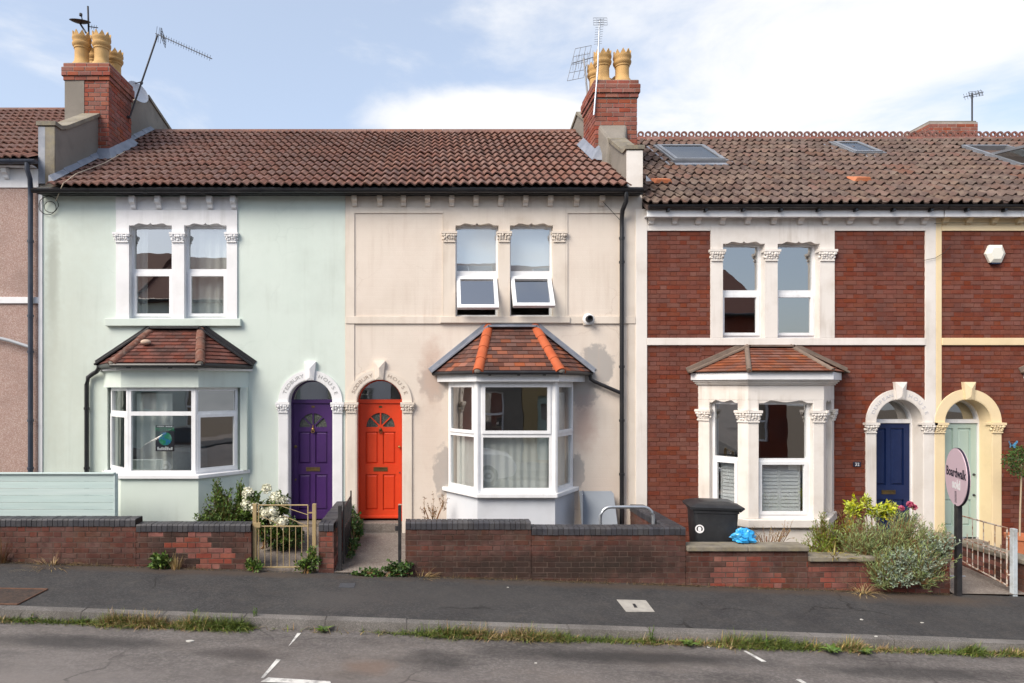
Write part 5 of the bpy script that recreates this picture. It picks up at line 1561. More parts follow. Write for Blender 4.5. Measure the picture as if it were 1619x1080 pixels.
# ================= party parapets and chimneys
def parapet(house, x0, x1, RF, top_off, yb, mat, front_z, cap_mat, front_mat, leaded=True):
    m = (RF['zr'] - RF['ze']) / (RF['yr'] - RF['ye'])
    zr_ = lambda y: RF['ze'] + m * (y - RF['ye'])
    G = Fr((x0, 0, 0), (0, 1, 0), (1, 0, 0), (0, 0, 1))
    y1 = RF['yr'] - 0.25
    P = [(0.004, 5.905), (0.004, front_z), (0.14, front_z), (0.26, zr_(0.26) + top_off), (y1, zr_(y1) + top_off), (yb, RF['zr'] + top_off - 0.55), (yb, RF['ze'])]
    w = obj('parapet', MB().prism(G, P, 0, x1 - x0), mat, house)
    o = 0.03
    cp = MB()
    run = [(-0.05, front_z), (0.14, front_z), (0.30, zr_(0.30) + top_off), (y1, zr_(y1) + top_off), (yb + 0.05, RF['zr'] + top_off - 0.58)]
    for i in range(len(run) - 1):
        (ya, za), (yb_, zb_) = run[i], run[i + 1]
        cp.add([(x0 - o, ya, za), (x1 + o, ya, za), (x1 + o, yb_, zb_), (x0 - o, yb_, zb_), (x0 - o, ya, za + 0.07), (x1 + o, ya, za + 0.07), (x1 + o, yb_, zb_ + 0.07), (x0 - o, yb_, zb_ + 0.07)],
               [(0, 3, 2, 1), (4, 5, 6, 7), (0, 1, 5, 4), (2, 3, 7, 6), (1, 2, 6, 5), (3, 0, 4, 7)])
    obj('coping', cp, cap_mat, w)
    if front_mat:
        obj('parapet_face', MB().box(x0 + ((x1 - x0) * 0.42 if leaded else -0.002), x1 + 0.002, -0.03, 0.002, 5.93, front_z - 0.02), front_mat, w)
        if leaded: obj('parapet_lead', MB().box(x0 - 0.002, x0 + (x1 - x0) * 0.41, -0.03, -0.002, RF['ze'] + 0.1, front_z - 0.02), lead, w)
    # flashing stepped down the roof side
    for sx in (x1, ):
        fl = MB()
        n = 9
        for i in range(n):
            ya, yb2 = -0.2 + 3.9 * i / n, -0.2 + 3.9 * (i + 1) / n
            fl.add([(sx, ya, zr_(ya) + 0.15), (sx + 0.09, ya, zr_(ya) + 0.06), (sx + 0.09, yb2, zr_(yb2) + 0.06), (sx, yb2, zr_(yb2) + 0.13),
                    (sx, ya, zr_(ya) + 0.05), (sx, yb2, zr_(yb2) + 0.05)], [(0, 1, 2, 3), (0, 4, 1), (3, 2, 5)])
        obj('roof_flashing', fl, lead, w)
    return w
parapet(H1, -6.57, -6.30, ROOF12, 0.80, 5.6, cement, 7.06, stone_cap, stone_cap)
parapet(H2, 3.335, 3.598, ROOF12, 0.42, 5.4, cement, 6.66, stone_cap, stone_white, False)
XC = fx(172, 12.2)
C1 = chimney(H1, -6.93, XC, 1.4, 2.32, 6.6, 8.83, [(-6.72, 1.60, 0.66), (-6.34, 1.60, 0.66), (-6.72, 2.10, 0.66), (-6.34, 2.10, 0.58)], 5, render_left=True)
X0c, X1c = fx(941, 12.1), fx(1007, 12.1)
C2 = chimney(H2, X0c, X1c, 1.3, 2.2, 6.6, 8.46, [(X0c + 0.19, 1.5, 0.62), (X1c - 0.22, 1.5, 0.62), (X0c + 0.19, 1.98, 0.62), (X1c - 0.25, 1.95, 0.30)], 6)
# cement fillets at the foot of the second stack
m12 = (ROOF12['zr'] - ROOF12['ze']) / (ROOF12['yr'] - ROOF12['ye'])
zr12 = lambda y: ROOF12['ze'] + m12 * (y - ROOF12['ye'])
fm = MB()
fm.add([(X0c - 0.10, 1.16, zr12(1.16) + 0.05), (3.335, 1.12, zr12(1.12) + 0.05), (3.335, 1.31, zr12(1.3) + 0.42), (X0c - 0.005, 1.295, zr12(1.3) + 0.22),
        (X0c - 0.12, 2.3, zr12(2.3) + 0.05), (X0c - 0.004, 2.2, zr12(2.2) + 0.22)], [(0, 1, 2, 3), (0, 3, 5, 4)])
obj('chimney_flashing', fm, lead, C2)
obj('chimney_fillet', MB().add([(3.20, 1.31, 6.9), (3.75, 1.31, 6.9), (3.75, 1.31, 7.62), (3.20, 1.31, 7.62), (3.25, 0.95, 6.75), (3.66, 0.95, 6.75), (3.62, 1.0, 7.25), (3.32, 1.0, 7.25)], [(4, 5, 6, 7), (7, 6, 2, 3), (5, 1, 2, 6), (0, 4, 7, 3)]), cement, C2, bevel=0.04)
fm = MB()
fm.add([(-6.30, 1.25, zr12(1.25) + 0.04), (XC + 0.12, 1.25, zr12(1.25) + 0.04), (XC + 0.004, 1.395, zr12(1.4) + 0.2), (-6.30, 1.395, zr12(1.4) + 0.2), (XC + 0.13, 2.4, zr12(2.4) + 0.04), (XC + 0.004, 2.32, zr12(2.3) + 0.2)],
       [(0, 1, 2, 3), (1, 4, 5, 2)])
obj('chimney_flashing', fm, lead, C1)
# distant stack behind the brick houses
fb = MB().box(12.35, 13.55, 5.0, 5.9, 5.0, 9.20)
DC = obj('rear_chimney', fb, mortar_grey, H4)
it = []
for F, w in ((Fr((12.35, 5.0, 0), (1, 0, 0), (0, -1, 0)), 1.2), (Fr((12.35, 5.9, 0), (0, -1, 0), (-1, 0, 0)), 0.9)):
    for (a, b, c, d) in brick_layout(0, w, 8.0, 9.18, 'stretcher', bh=0.073):
        it.append((F, a, b, c, d))
lay_bricks(DC, it, brick_chim, proud=0.005)
obj('chimney_cap', MB().box(12.37, 13.53, 5.02, 5.88, 9.201, 9.24), cement, DC)
# ------------------------------------------------------------------ front gardens
def garden(name, x0, x1, y0, y1, zf, zb, mat):
    mb = MB()
    mb.add([(x0, y0, zf), (x1, y0, zf + (zp(x1) - zp(x0)) * 0.5), (x1, y1, zb), (x0, y1, zb)], [(0, 1, 2, 3)])
    return obj(name, mb, mat, None, kind='structure')
garden('front_garden', -6.6, -1.56, -1.8, -0.005, 0.10, 0.30, concrete)
garden('front_garden', -1.34, 3.40, -1.8, -0.005, 0.055, 0.205, concrete)
garden('front_garden', 3.62, 7.36, -1.60, -0.005, -0.12, -0.08, soil)
garden('garden_path', 7.36, 8.42, -1.82, -0.005, -0.235, -0.10, concrete)
garden('front_garden', 8.64, 15.4, -1.8, -0.005, -0.30, -0.12, concrete)
garden('front_garden', -11.5, -6.62, -1.8, -0.005, 0.25, 0.45, concrete)

# ------------------------------------------------------------------ boundary walls
def brick_wall_thing(label, runs, mat=None, cop='blue', group='low brick garden walls', limit=300, mats=None):
    """runs: (x0,y0,x1,y1,thickness,base function or z,top z under the coping,coping: 'blue'|'stone'|None)"""
    cx = sum((r[0] + r[2]) / 2 for r in runs) / len(runs)
    T = thing('garden_wall', label, 'wall', (cx, runs[0][1], zp(cx)), group=group)
    items = []
    for ri, (x0, y0, x1, y1, th, zb, zt, cp) in enumerate(runs):
        d = Vector((x1 - x0, y1 - y0, 0))
        L = d.length
        d.normalize()
        n = Vector((d.y, -d.x, 0))
        F = Fr((x0, y0, 0), d, n)
        obj('wall_core', MB().fbox(F, 0.004, L - 0.004, zb - 0.35, zt, -th + 0.004, -0.004), mortar_dark, T)
        Fb = Fr(F.p(L, 0, -th), -d, -n)
        ends = [(Fr(F.p(0, 0, -th), n, -d), th), (Fr(F.p(L, 0, 0), -n, d), th)]
        k = int(math.ceil((zt - zb + 0.2) / 0.0755))
        for (G, w, vis) in ((F, L, 1), (Fb, L, 0), (*ends[0], 1), (*ends[1], 1)):
            for (a, b, c, dd) in brick_layout(0.0, w, zt - k * 0.0755 + 0.005, zt, 'flemish' if w > 0.4 else 'stretcher', bh=0.0655, j=0.010, phase=ri):
                m_ = mat or brick_wall
                if mats:
                    m_ = mats(G.p((a + b) / 2, (c + dd) / 2, 0))
                items.append((G, a, b, c, dd, m_) if vis else (G, a, b, c, dd - 0.0001, m_))
        if cp == 'blue':
            me = None
            nb = max(1, round(L / 0.0735))
            bw = L / nb
            key = ('cop', round(bw, 3))
            P = [(-th - 0.012, 0), (0.012, 0), (0.012, 0.085), (-0.004, 0.104), (-th + 0.004, 0.104), (-th - 0.012, 0.085)]
            mb = MB().prism(Fr((0, 0, 0), (0, 1, 0), (1, 0, 0), (0, 0, 1)), [(-q, z) for q, z in P], 0.002, bw - 0.005)
            me = mb.mesh('coping_brick', coping_blue)
            rot = math.atan2(d.y, d.x)
            for i in range(nb):
                mw = Matrix.Translation(F.p(i * bw, zt + 0.002 + R.uniform(-0.002, 0.002), R.uniform(-0.003, 0.003))) @ Matrix.Rotation(rot, 4, 'Z')
                inst('coping_brick', me, T, mw)
            obj('coping_bed', MB().fbox(F, 0.005, L - 0.005, zt, zt + 0.09, -th, 0.0), mortar_dark, T)
        elif cp == 'stone':
            ns = max(1, round(L / 1.0))
            for i in range(ns):
                a, b = L * i / ns + 0.003, L * (i + 1) / ns - 0.003
                obj('coping_stone', MB().fbox(F, a, b, zt + 0.001, zt + 0.07, -th - 0.04, 0.04), stone_cap, T, bevel=0.012)
    vis = [i for i in items]
    lay_bricks(T, vis, mat or brick_wall, limit=limit, proud=0.0, depth=0.02)
    return T
YW, TH = Y_WALL, 0.215
def mixred(p):
    k = math.sin(p.x * 1.7 + 0.8) + 0.6 * math.sin(p.x * 4.1 + p.z * 6) + R.uniform(-0.5, 0.5) - (0.9 if p.x > -2 else 0.0)
    return brick_wall_red if k > 1.15 else brick_wall
brick_wall_thing('low dark brick wall with blue brick coping before the mint house', [
    (-8.2, YW, -4.12, YW, TH, zp(-4.1), 0.70, 'blue'), (-4.115, YW, -2.50, YW, TH, zp(-2.5), 0.625, 'blue')], mats=mixred)
brick_wall_thing('brick dividing wall with blue coping between the purple and orange doors', [(-1.55, YW + 0.002, -1.335, YW + 0.002, 0.215, 0.04, 0.632, 'blue'),
    (-1.335, YW + 0.22, -1.335, -0.01, 0.215, 0.1, 0.632, 'blue')], mats=lambda p: brick_wall_red if R.random() < 0.5 else brick_wall)
brick_wall_thing('low dark brick wall with blue brick coping before the cream house', [
    (-0.33, YW, 1.44, YW, TH, -0.05, 0.657, 'blue'), (1.445, YW, 3.61, YW, TH, -0.12, 0.578, 'blue'),
    (3.61, YW + 0.22, 3.61, -0.01, TH, -0.1, 0.578, 'blue')], mats=mixred)
brick_wall_thing('low patchy red brick wall with stone coping before the brick house', [
    (3.62, YW - 0.002, 5.33, YW - 0.002, TH, -0.2, 0.355, 'stone'), (5.335, YW - 0.002, 7.325, YW - 0.002, TH, -0.25, 0.21, 'stone')],
    mats=lambda p: brick_wall if (p.x < 3.95 or p.z > 0.26 or math.sin(p.x * 3.3) + 0.7 * math.sin(p.x * 7 + p.z * 9) + R.uniform(-.5, .5) < -0.35) else brick_wall_red)
brick_wall_thing('low brick wall with worn stone coping beside the blue door path', [
    (8.64, YW + 0.1, 8.64, -0.01, TH, -0.3, 0.16, 'stone'), (8.43, YW + 0.1, 12.5, YW + 0.1, TH, -0.4, 0.10, 'stone')] if False else [
    (8.645, YW, 8.645, -0.01, TH, -0.3, 0.15, 'stone'), (8.65, YW - 0.002, 12.6, YW - 0.002, TH, -0.45, 0.10, 'stone')], mats=lambda p: brick_wall if R.random() < 0.4 else brick_wall_red)

# ------------------------------------------------------------------ timber screen
SX1 = fx(181, 9.4)
T = thing('timber_screen', 'mint painted horizontal board screen behind the left garden wall', 'screen', (-5.7, -1.4, 0.2))
for i in range(11):
    z = 0.25 + i * 0.103
    obj('board', MB().box(-7.6, SX1 - 0.003, -1.42 + R.uniform(-0.002, 0.002), -1.398, z, z + 0.099), timber, T, bevel=0.003)
obj('cap_rail', MB().box(-7.6, SX1 + 0.012, -1.45, -1.37, 1.384, 1.406), timber, T, bevel=0.004)
for xx in (-7.5, -6.6, SX1 - 0.05):
    obj('post', MB().box(xx - 0.035, xx + 0.035, -1.396, -1.33, 0.1, 1.382), timber, T)
obj('edge_strip', MB().box(SX1, SX1 + 0.02, -1.43, -1.33, 0.22, 1.383), timber, T)

# ------------------------------------------------------------------ gates
def bar(mb, a, b, r=0.007, n=6):
    return mb.tube([a, b], r, n)
T = thing('garden_gate', 'gold painted metal gate with slim bars before the purple door', 'gate', (-2.03, YW + 0.1, 0.06))
yg = YW + 0.08
for px in (403, 497):
    xx = fx(px, 9.08)
    obj('gate_post', MB().box(xx - 0.026, xx + 0.026, yg - 0.026, yg + 0.026, 0.0, 1.005), gold, T, bevel=0.004)
gx0, gx1 = fx(409, 9.08), fx(487, 9.08)
zt_, zm, zb_ = 0.985, 0.685, 0.105
fr = MB()
for a, b in (((gx0, yg, zb_), (gx0, yg, zt_)), ((gx1, yg, zb_), (gx1, yg, zt_)), ((gx0, yg, zt_), (gx1, yg, zt_)), ((gx0, yg, zm), (gx1, yg, zm)), ((gx0, yg, zb_), (gx1, yg, zb_))):
    bar(fr, a, b, 0.010)
obj('gate_frame', fr, gold, T, smooth=60)
for i in range(1, 8):
    xx = gx0 + (gx1 - gx0) * i / 8
    obj('gate_bar', bar(MB(), (xx, yg, zb_), (xx, yg, zm), 0.006), gold, T, smooth=60)
W_ = gx1 - gx0
for (a, b) in (((gx0, 0.845), (gx0 + W_ * 0.5, zm)), ((gx0 + W_ * 0.4, zt_), (gx1, 0.845)), ((gx0 + W_ * 0.5, zm + 0.15), (gx1, zm))):
    obj('gate_brace', bar(MB(), (a[0], yg, a[1]), (b[0], yg, b[1]), 0.006), gold, T, smooth=60)
obj('hinge', MB().box(gx0 - 0.07, gx0 + 0.03, yg - 0.03, yg + 0.02, 0.67, 0.74), gold, T, bevel=0.004)
obj('latch', MB().box(gx1 - 0.01, gx1 + 0.08, yg - 0.012, yg + 0.012, 0.87, 0.885), gold, T)
# black gate standing open beside the dividing wall
T = thing('garden_gate', 'black metal gate folded back open beside the dividing wall', 'gate', (-1.22, YW + 0.1, 0.05))
obj('gate_post', MB().box(-1.285, -1.235, YW + 0.05, YW + 0.10, 0.0, 0.98), black_gate, T, bevel=0.004)
xg = -1.21
gm = MB()
for a, b in (((xg, -1.70, 0.14), (xg, -1.70, 1.03)), ((xg, -0.85, 0.2), (xg, -0.85, 1.05)), ((xg, -1.70, 0.95), (xg, -0.85, 0.97)), ((xg, -1.70, 0.2), (xg, -0.85, 0.24)), ((xg, -1.7, 0.65), (xg, -0.85, 0.67))):
    bar(gm, a, b, 0.012)
obj('gate_frame', gm, black_gate, T, smooth=60)
for i in range(1, 7):
    y = -1.70 + 0.85 * i / 7
    obj('gate_bar', bar(MB(), (xg, y, 0.2), (xg, y, 0.96), 0.007), black_gate, T, smooth=60)
T = thing('gate_post', 'black wooden gate post with latch right of the orange door path', 'post', (fx(632, 9.1), YW + 0.1, 0))
xx = fx(632, 9.1)
obj('post', MB().box(xx - 0.022, xx + 0.024, YW + 0.06, YW + 0.11, -0.05, 0.985), black_gate, T, bevel=0.004)
obj('latch_block', MB().box(xx - 0.065, xx - 0.0225, YW + 0.07, YW + 0.10, 0.62, 0.69), black_gate, T, bevel=0.004)
obj('post_cap', MB().box(xx - 0.018, xx + 0.03, YW + 0.055, YW + 0.115, 0.985, 0.995), rust, T)
# rusty gate standing open on the right
T = thing('garden_gate', 'rusty white painted metal gate standing open beside blue door path', 'gate', (8.2, -1.4, -0.25))
xg = 8.20
ya, yb = -1.72, -0.86
fr = MB()
for a, b in (((xg, ya, -0.17), (xg, ya, 0.66)), ((xg, yb, -0.02), (xg, yb, 0.68)), ((xg, ya, 0.66), (xg, yb, 0.68)), ((xg, ya, 0.30), (xg, yb, 0.34)), ((xg, ya, -0.15), (xg, yb, 0.0))):
    bar(fr, a, b, 0.011)
obj('gate_frame', fr, rust, T, smooth=60)
for i in range(1, 9):
    t = i / 9
    y = ya + (yb - ya) * t
    top = 0.66 + 0.02 * t if i % 2 == 0 else 0.40 + 0.03 * t
    obj('gate_bar', bar(MB(), (xg, y, -0.15 + 0.15 * t), (xg, y, top), 0.0065), rust, T, smooth=60)
for z in (0.55, 0.0):
    obj('hinge', MB().tube([(xg, ya, z), (xg + 0.03, ya - 0.05, z)], 0.014, 6), rust, T)
T = thing('gate_post', 'pale blue grey metal gate post holding the rusty gate', 'post', (8.25, -1.78, -0.3))
obj('post', MB().box(8.21, 8.272, -1.81, -1.75, -0.4, 0.665), M('pale_metal_paint', (0.50, 0.56, 0.60), (0.42, 0.46, 0.48), 0.6, 8, dirt=((0.22, 0.16, 0.12), 0.5, 8)), T, bevel=0.004)
T = thing('gate_post', 'slim pale latch post fixed at the end of brick house wall', 'post', (7.40, -1.75, -0.3))
obj('post', MB().box(7.375, 7.40, -1.72, -1.69, -0.3, 0.60), rust, T)
for z in (0.52, -0.02):
    obj('latch_rod', MB().tube([(7.39, -1.72, z), (7.60, -1.73, z)], 0.007, 6), galv, T)

# ------------------------------------------------------------------ estate agent's board
sx, sy = 7.385, -1.87
T = thing('sale_board', 'pink oval estate agent board on a black post by the wall end', 'sign', (sx, sy, zp(sx)))
obj('post', MB().box(sx - 0.035, sx + 0.035, sy - 0.03, sy + 0.03, zp(sx) - 0.2, 1.02), black_gate, T, bevel=0.004)
phi = math.atan2(-0.925, -0.38)                                  # the board is turned, seen obliquely
u = Vector((math.cos(phi), math.sin(phi), 0))
n = Vector((u.y, -u.x, 0))
zc = fz(754, 8.95)
G = Fr((sx - 0.01, sy, zc), u, n)
RX, RZ = 0.40, 0.40
ov = lambda k=1.0: [(RX * k * math.cos(2 * math.pi * i / 40), RZ * k * math.sin(2 * math.pi * i / 40)) for i in range(40)]
bd = obj('board', MB().prism(G, ov(), 0.012, 0.020), pink, T)
obj('board_rear', MB().prism(G, ov(), -0.020, -0.012), pink, T)
obj('board_edge', MB().prism(G, ov(1.02), -0.0115, 0.0115), ink, T)
def bold_text(parent, G, txt, s, t, size, mat, q, sx=1.0, off=0.004):
    me = text_mesh(txt, size, mat, 0.0006, offset=off)
    mb = MB().add([G.p(s + v.co.x * sx, t + v.co.y, q + v.co.z) for v in me.vertices], [tuple(p.vertices) for p in me.polygons])
    bpy.data.meshes.remove(me)
    return obj('lettering', mb, mat, parent)
bold_text(bd, G, 'Boardwalk', 0.0, 0.0, 0.18, ink, 0.0212, 0.92, 0.005)
bold_text(bd, G, 'sold', 0.02, -0.16, 0.18, white_ink, 0.0212, 1.0, 0.006)
mk = MB()
for i in range(9):
    mk.fbox(G, -0.035, 0.035, -0.20 - i * 0.018, -0.208 - i * 0.018, 0.0207, 0.0216)
obj('small_print', mk, ink, bd)

# ------------------------------------------------------------------ things in the gardens
# wheeled bin
bx, by, bz = fx(1127, 9.55), -1.22, -0.115
T = thing('wheeled_bin', 'black wheeled refuse bin with white emblem behind the stone coped wall', 'bin', (bx, by, bz))
def loft(rings):
    mb = MB()
    n = len(rings[0])
    vs = [v for r_ in rings for v in r_]
    fs = []
    for i in range(len(rings) - 1):
        for k in range(n):
            fs.append((i * n + k, i * n + (k + 1) % n, (i + 1) * n + (k + 1) % n, (i + 1) * n + k))
    fs += [tuple(range(n))[::-1], tuple(range((len(rings) - 1) * n, len(rings) * n))]
    return mb.add(vs, fs)
def rrect(cx, cy, z, a, b, r=0.05, n=4):
    out = []
    for (sx_, sy_, a0) in ((1, 1, 0), (-1, 1, 90), (-1, -1, 180), (1, -1, 270)):
        for k in range(n + 1):
            t = math.radians(a0 + 90 * k / n)
            out.append((cx + sx_ * (a - r) + r * math.cos(t), cy + sy_ * (b - r) + r * math.sin(t), z))
    return out
rz = math.radians(-10)
def rot(pts):
    c, s = math.cos(rz), math.sin(rz)
    return [(bx + (p[0] - bx) * c - (p[1] - by) * s, by + (p[0] - bx) * s + (p[1] - by) * c, p[2]) for p in pts]
obj('body', loft([rot(rrect(bx, by, bz + 0.05, 0.255, 0.23)), rot(rrect(bx, by, bz + 0.5, 0.28, 0.25)), rot(rrect(bx, by, bz + 0.93, 0.305, 0.27)), rot(rrect(bx, by, bz + 0.935, 0.32, 0.28)), rot(rrect(bx, by, bz + 0.985, 0.32, 0.28))]), bin_m, T, smooth=35)
obj('lid', loft([rot(rrect(bx - 0.01, by, bz + 0.987, 0.355, 0.30, 0.06)), rot(rrect(bx - 0.01, by, bz + 1.02, 0.36, 0.305, 0.06)), rot(rrect(bx, by, bz + 1.05, 0.32, 0.265, 0.06)), rot(rrect(bx + 0.02, by, bz + 1.075, 0.25, 0.2, 0.06))]), bin_m, T, smooth=30)
obj('lid_recess', loft([rot(rrect(bx + 0.02, by, bz + 1.0755, 0.22, 0.17, 0.05)), rot(rrect(bx + 0.02, by, bz + 1.085, 0.20, 0.15, 0.05))]), bin_m, T, smooth=30)
obj('handle', MB().tube(rot([(bx + 0.33, by - 0.22, bz + 0.96), (bx + 0.39, by - 0.2, bz + 1.0), (bx + 0.39, by + 0.2, bz + 1.0), (bx + 0.33, by + 0.22, bz + 0.96)]), 0.016, 8), bin_m, T, smooth=60)
for s_ in (-1, 1):
    obj('wheel', MB().lathe([(0.10, -0.025), (0.10, 0.025)], (0, 0, 0), 18, Fr(rot([(bx + 0.24, by + s_ * 0.26, bz + 0.10)])[0], (1, 0, 0), (0, 1, 0), (0, 0, 1))), dark_metal, T, smooth=40)
Ge = Fr(rot([(bx - 0.235, by - 0.262, bz + 0.70)])[0], Vector((math.cos(rz), math.sin(rz), 0)), Vector((math.sin(rz), -math.cos(rz), 0.06)))
em = MB().ring(Ge, (0, 0), 0.045, 0.062, 0.002, 0.006, 0, 2 * math.pi, 22)
em.prism(Ge, [(0.024 * math.cos(2 * math.pi * i / 14), 0.034 * math.sin(2 * math.pi * i / 14)) for i in range(14)], 0.002, 0.006)
em.fbox(Ge, -0.03, 0.03, -0.04, -0.028, 0.002, 0.006)
obj('emblem', em, white_ink, T)
# blue bag
def crumple(c, r, seed, n=16, m=10, amp=0.35):
    rr = random.Random(seed)
    mb = MB().ball((0, 0, 0), 1.0, n, m)
    ph = [(rr.uniform(2, 7), rr.uniform(2, 7), rr.uniform(2, 7), rr.uniform(0, 6)) for _ in range(6)]
    out = []
    for v in mb.v:
        k = 1 + 1.3 * amp * sum(math.sin(a * v[0] + b * v[1] + c_ * v[2] + d) for a, b, c_, d in ph) / 6 + rr.uniform(-0.2, 0.2)
        out.append((c[0] + r[0] * v[0] * k, c[1] + r[1] * v[1] * k, c[2] + max(-0.5, v[2] * k) * r[2]))
    mb.v = out
    return mb
obj('plastic_bag', crumple((fx(1172, 9.25), -1.62, 0.50), (0.15, 0.10, 0.115), 3, 24, 16), bag_m, None, label='crumpled blue plastic bag lying on the stone coping', cat='bag')
# hoop
T = obj('bike_hoop', MB().tube([(fx(949, 9.5), -1.3, -0.05), (fx(949, 9.5), -1.3, 0.72)] + [(fx(949, 9.5) + 0.16 * (1 - math.cos(t)), -1.3, 0.72 + 0.16 * math.sin(t)) for t in [math.pi / 2 * k / 6 for k in range(1, 7)]]
        + [(fx(1033, 9.5) - 0.16 * (1 - math.cos(t)), -1.3, 0.72 + 0.16 * math.sin(t)) for t in [math.pi / 2 * k / 6 for k in range(6, 0, -1)]] + [(fx(1033, 9.5), -1.3, 0.72), (fx(1033, 9.5), -1.3, -0.05)], 0.025, 12),
        galv, None, smooth=60, label='galvanised tubular steel hoop standing behind the cream house wall', cat='bike stand')
# leaning boards
F = Fr((fx(921, 10.45), -0.36, 0.16), (1, 0, 0), (0, -0.95, 0.3), (0, 0.3, 0.95))
obj('leaning_board', MB().prism(F, [(0, 0), (0.60, 0), (0.57, 0.76), (0.53, 0.80), (0.0, 0.80)], -0.012, 0.012), board_m, None, label='flat grey board leaning on the cream wall beside the bay', cat='board', bevel=0.004)
F = Fr((2.47, -0.5, 0.15), (0.25, 0.97, 0), (0.97, -0.25, 0.12))
obj('leaning_board', MB().fbox(F, 0, 0.42, 0, 0.78, -0.012, 0.012), M('dark_board', (0.14, 0.16, 0.20), None, 0.7), None, label='narrow dark grey board leaning on the right of the bay base', cat='board', bevel=0.004)
# alarm box, number plate, butterfly
T = thing('alarm_box', 'white six sided alarm box on the right hand brick wall', 'alarm', W0.p(fx(1570), fz(402), 0))
hx = [(-0.165, 0.0), (-0.09, -0.15), (0.10, -0.15), (0.165, 0.0), (0.11, 0.145), (-0.10, 0.145)]
G = Fr(W0.p(fx(1570), fz(402), 0.0))
cover_mb = MB().prism(G, hx, 0.008, 0.05)
cover_mb.add([G.p(a, b, 0.0505) for a, b in hx] + [G.p(a * 0.62, b * 0.62, 0.085) for a, b in hx], [(i, (i + 1) % 6, 6 + (i + 1) % 6, 6 + i) for i in range(6)] + [(6, 7, 8, 9, 10, 11)])
obj('cover', cover_mb, M('alarm_white', (0.74, 0.73, 0.66), None, 0.4), T, bevel=0.004)
obj('strobe', MB().fbox(G, -0.07, 0.075, -0.178, -0.151, 0.008, 0.06), M('strobe_blue', (0.01, 0.015, 0.04), None, 0.2), T, bevel=0.006)
T = thing('number_plaque', 'small black house number plaque left of the blue door', 'number', W0.p(fx(1354), fz(734), 0))
G = Fr(W0.p(fx(1354), fz(734), 0.0))
obj('plate', MB().fbox(G, -0.068, 0.068, -0.042, 0.042, 0.008, 0.02), ink, T, bevel=0.006)
flat_text(T, G, '32', 0.0, -0.027, 0.078, white_ink, 0.0205, name='digits')
T = thing('butterfly_ornament', 'blue metal butterfly ornament fixed to the right hand brick wall', 'ornament', W0.p(fx(1597), fz(703), 0))
G = Fr(W0.p(fx(1597), fz(703), 0.03), (1, 0, 0), (0, -1, 0))
bm = MB()
for sgn in (-1, 1):
    bm.prism(Fr(G.o, Vector((sgn, -0.35, 0)), (0, -1, 0)), [(0.005, -0.01), (0.07, 0.075), (0.085, 0.05), (0.05, 0.0), (0.06, -0.045), (0.03, -0.055)], 0, 0.003)
obj('wings', bm, M('butterfly_blue', (0.10, 0.33, 0.50), (0.03, 0.10, 0.25), 0.3, 40), T)
obj('body', MB().ball(G.o, (0.009, 0.012, 0.04), 8, 6), ink, T)

# ------------------------------------------------------------------ aerials, dishes, cables
def aerial(label, pole, boom=None, els=None, mat=alu, refl=None, group='aerials on the chimneys'):
    T = thing('tv_aerial', label, 'aerial', pole[0], group=group)
    obj('mast', MB().tube(pole, 0.018, 8), mat, T, smooth=60)
    if boom:
        a, b = Vector(boom[0]), Vector(boom[1])
        obj('boom', MB().tube([a, b], 0.009, 6), mat, T)
        ax, n, L = els
        for i in range(n):
            p = a + (b - a) * (i + 0.3) / n
            l = L if not callable(L) else L(i)
            obj('element', MB().tube([p - Vector(ax) * l, p + Vector(ax) * l], 0.004, 5), mat, T)
    if refl:
        c, u, w, hu, hw = refl
        c, u, w = Vector(c), Vector(u), Vector(w)
        m = MB()
        for k in range(5):
            t = -1 + k / 2
            m.tube([c + u * hu * t - w * hw, c + u * hu * t + w * hw], 0.005, 5)
        for k in range(4):
            t = -1 + k * 2 / 3
            m.tube([c + w * hw * t - u * hu, c + w * hw * t + u * hu], 0.005, 5)
        obj('reflector', m, mat, T)
    return T
def P3(px, py, d): return (fx(px, d), CAM_Y + d, fz(py, d))
aerial('long yagi aerial on a leaning mast beside the left chimney', [P3(205, 186, 12.95), P3(228, 118, 12.95), P3(249, 56, 12.95)], (P3(246, 53, 12.8), P3(335, 93, 12.2)), ((0.25, -0.3, 0.9), 22, lambda i: 0.05 if i > 2 else 0.14), dark_metal,
       (P3(258, 60, 12.9), (0.3, 0.2, -0.9), (0.4, -0.8, 0.3), 0.13, 0.10))
obj('bracket', MB().box(*[sorted((fx(198, 12.9), fx(207, 12.9)))[0], fx(205, 12.9)], 2.12, 2.17, fz(187, 12.95), fz(184, 12.95)), dark_metal, C1)
aerial('upright aerial on a tall silver mast at the right chimney', [P3(939, 182, 12.06), P3(945, 110, 12.06), P3(948, 32, 12.06)], (P3(949, 30, 12.0), P3(945, 72, 12.4)), ((1, 0, 0.1), 11, 0.075), galv,
       (P3(949, 34, 12.0), (1, 0, 0), (0, 0.2, 1), 0.13, 0.075))
aerial('grid aerial on a short mast behind the right chimney', [P3(929, 152, 12.7), P3(923, 92, 12.7)], (P3(905, 100, 12.6), P3(940, 90, 12.9)), ((0.1, 0.2, 1), 8, 0.16), alu,
       (P3(916, 100, 12.7), (0.25, 0, 1), (1, 0, 0.2), 0.32, 0.16))
aerial('thin aerial on a mast rising beyond the far brick chimney', [(13.75, 5.4, 8.3), (13.75, 5.4, 10.10)], ((13.45, 5.3, 9.95), (13.95, 5.3, 10.08)), ((0, 0.3, 1), 7, 0.09), dark_metal, ((13.80, 5.35, 10.06), (1, 0, 0.1), (0, 0.3, 1), 0.17, 0.07))
aerial('thin aerial rod behind the pots of the left chimney', [P3(141, 75, 12.7), P3(139, 10, 12.7)], (P3(140, 42, 12.7), P3(155, 44, 12.7)), ((0, 0.2, 1), 4, 0.05), dark_metal)
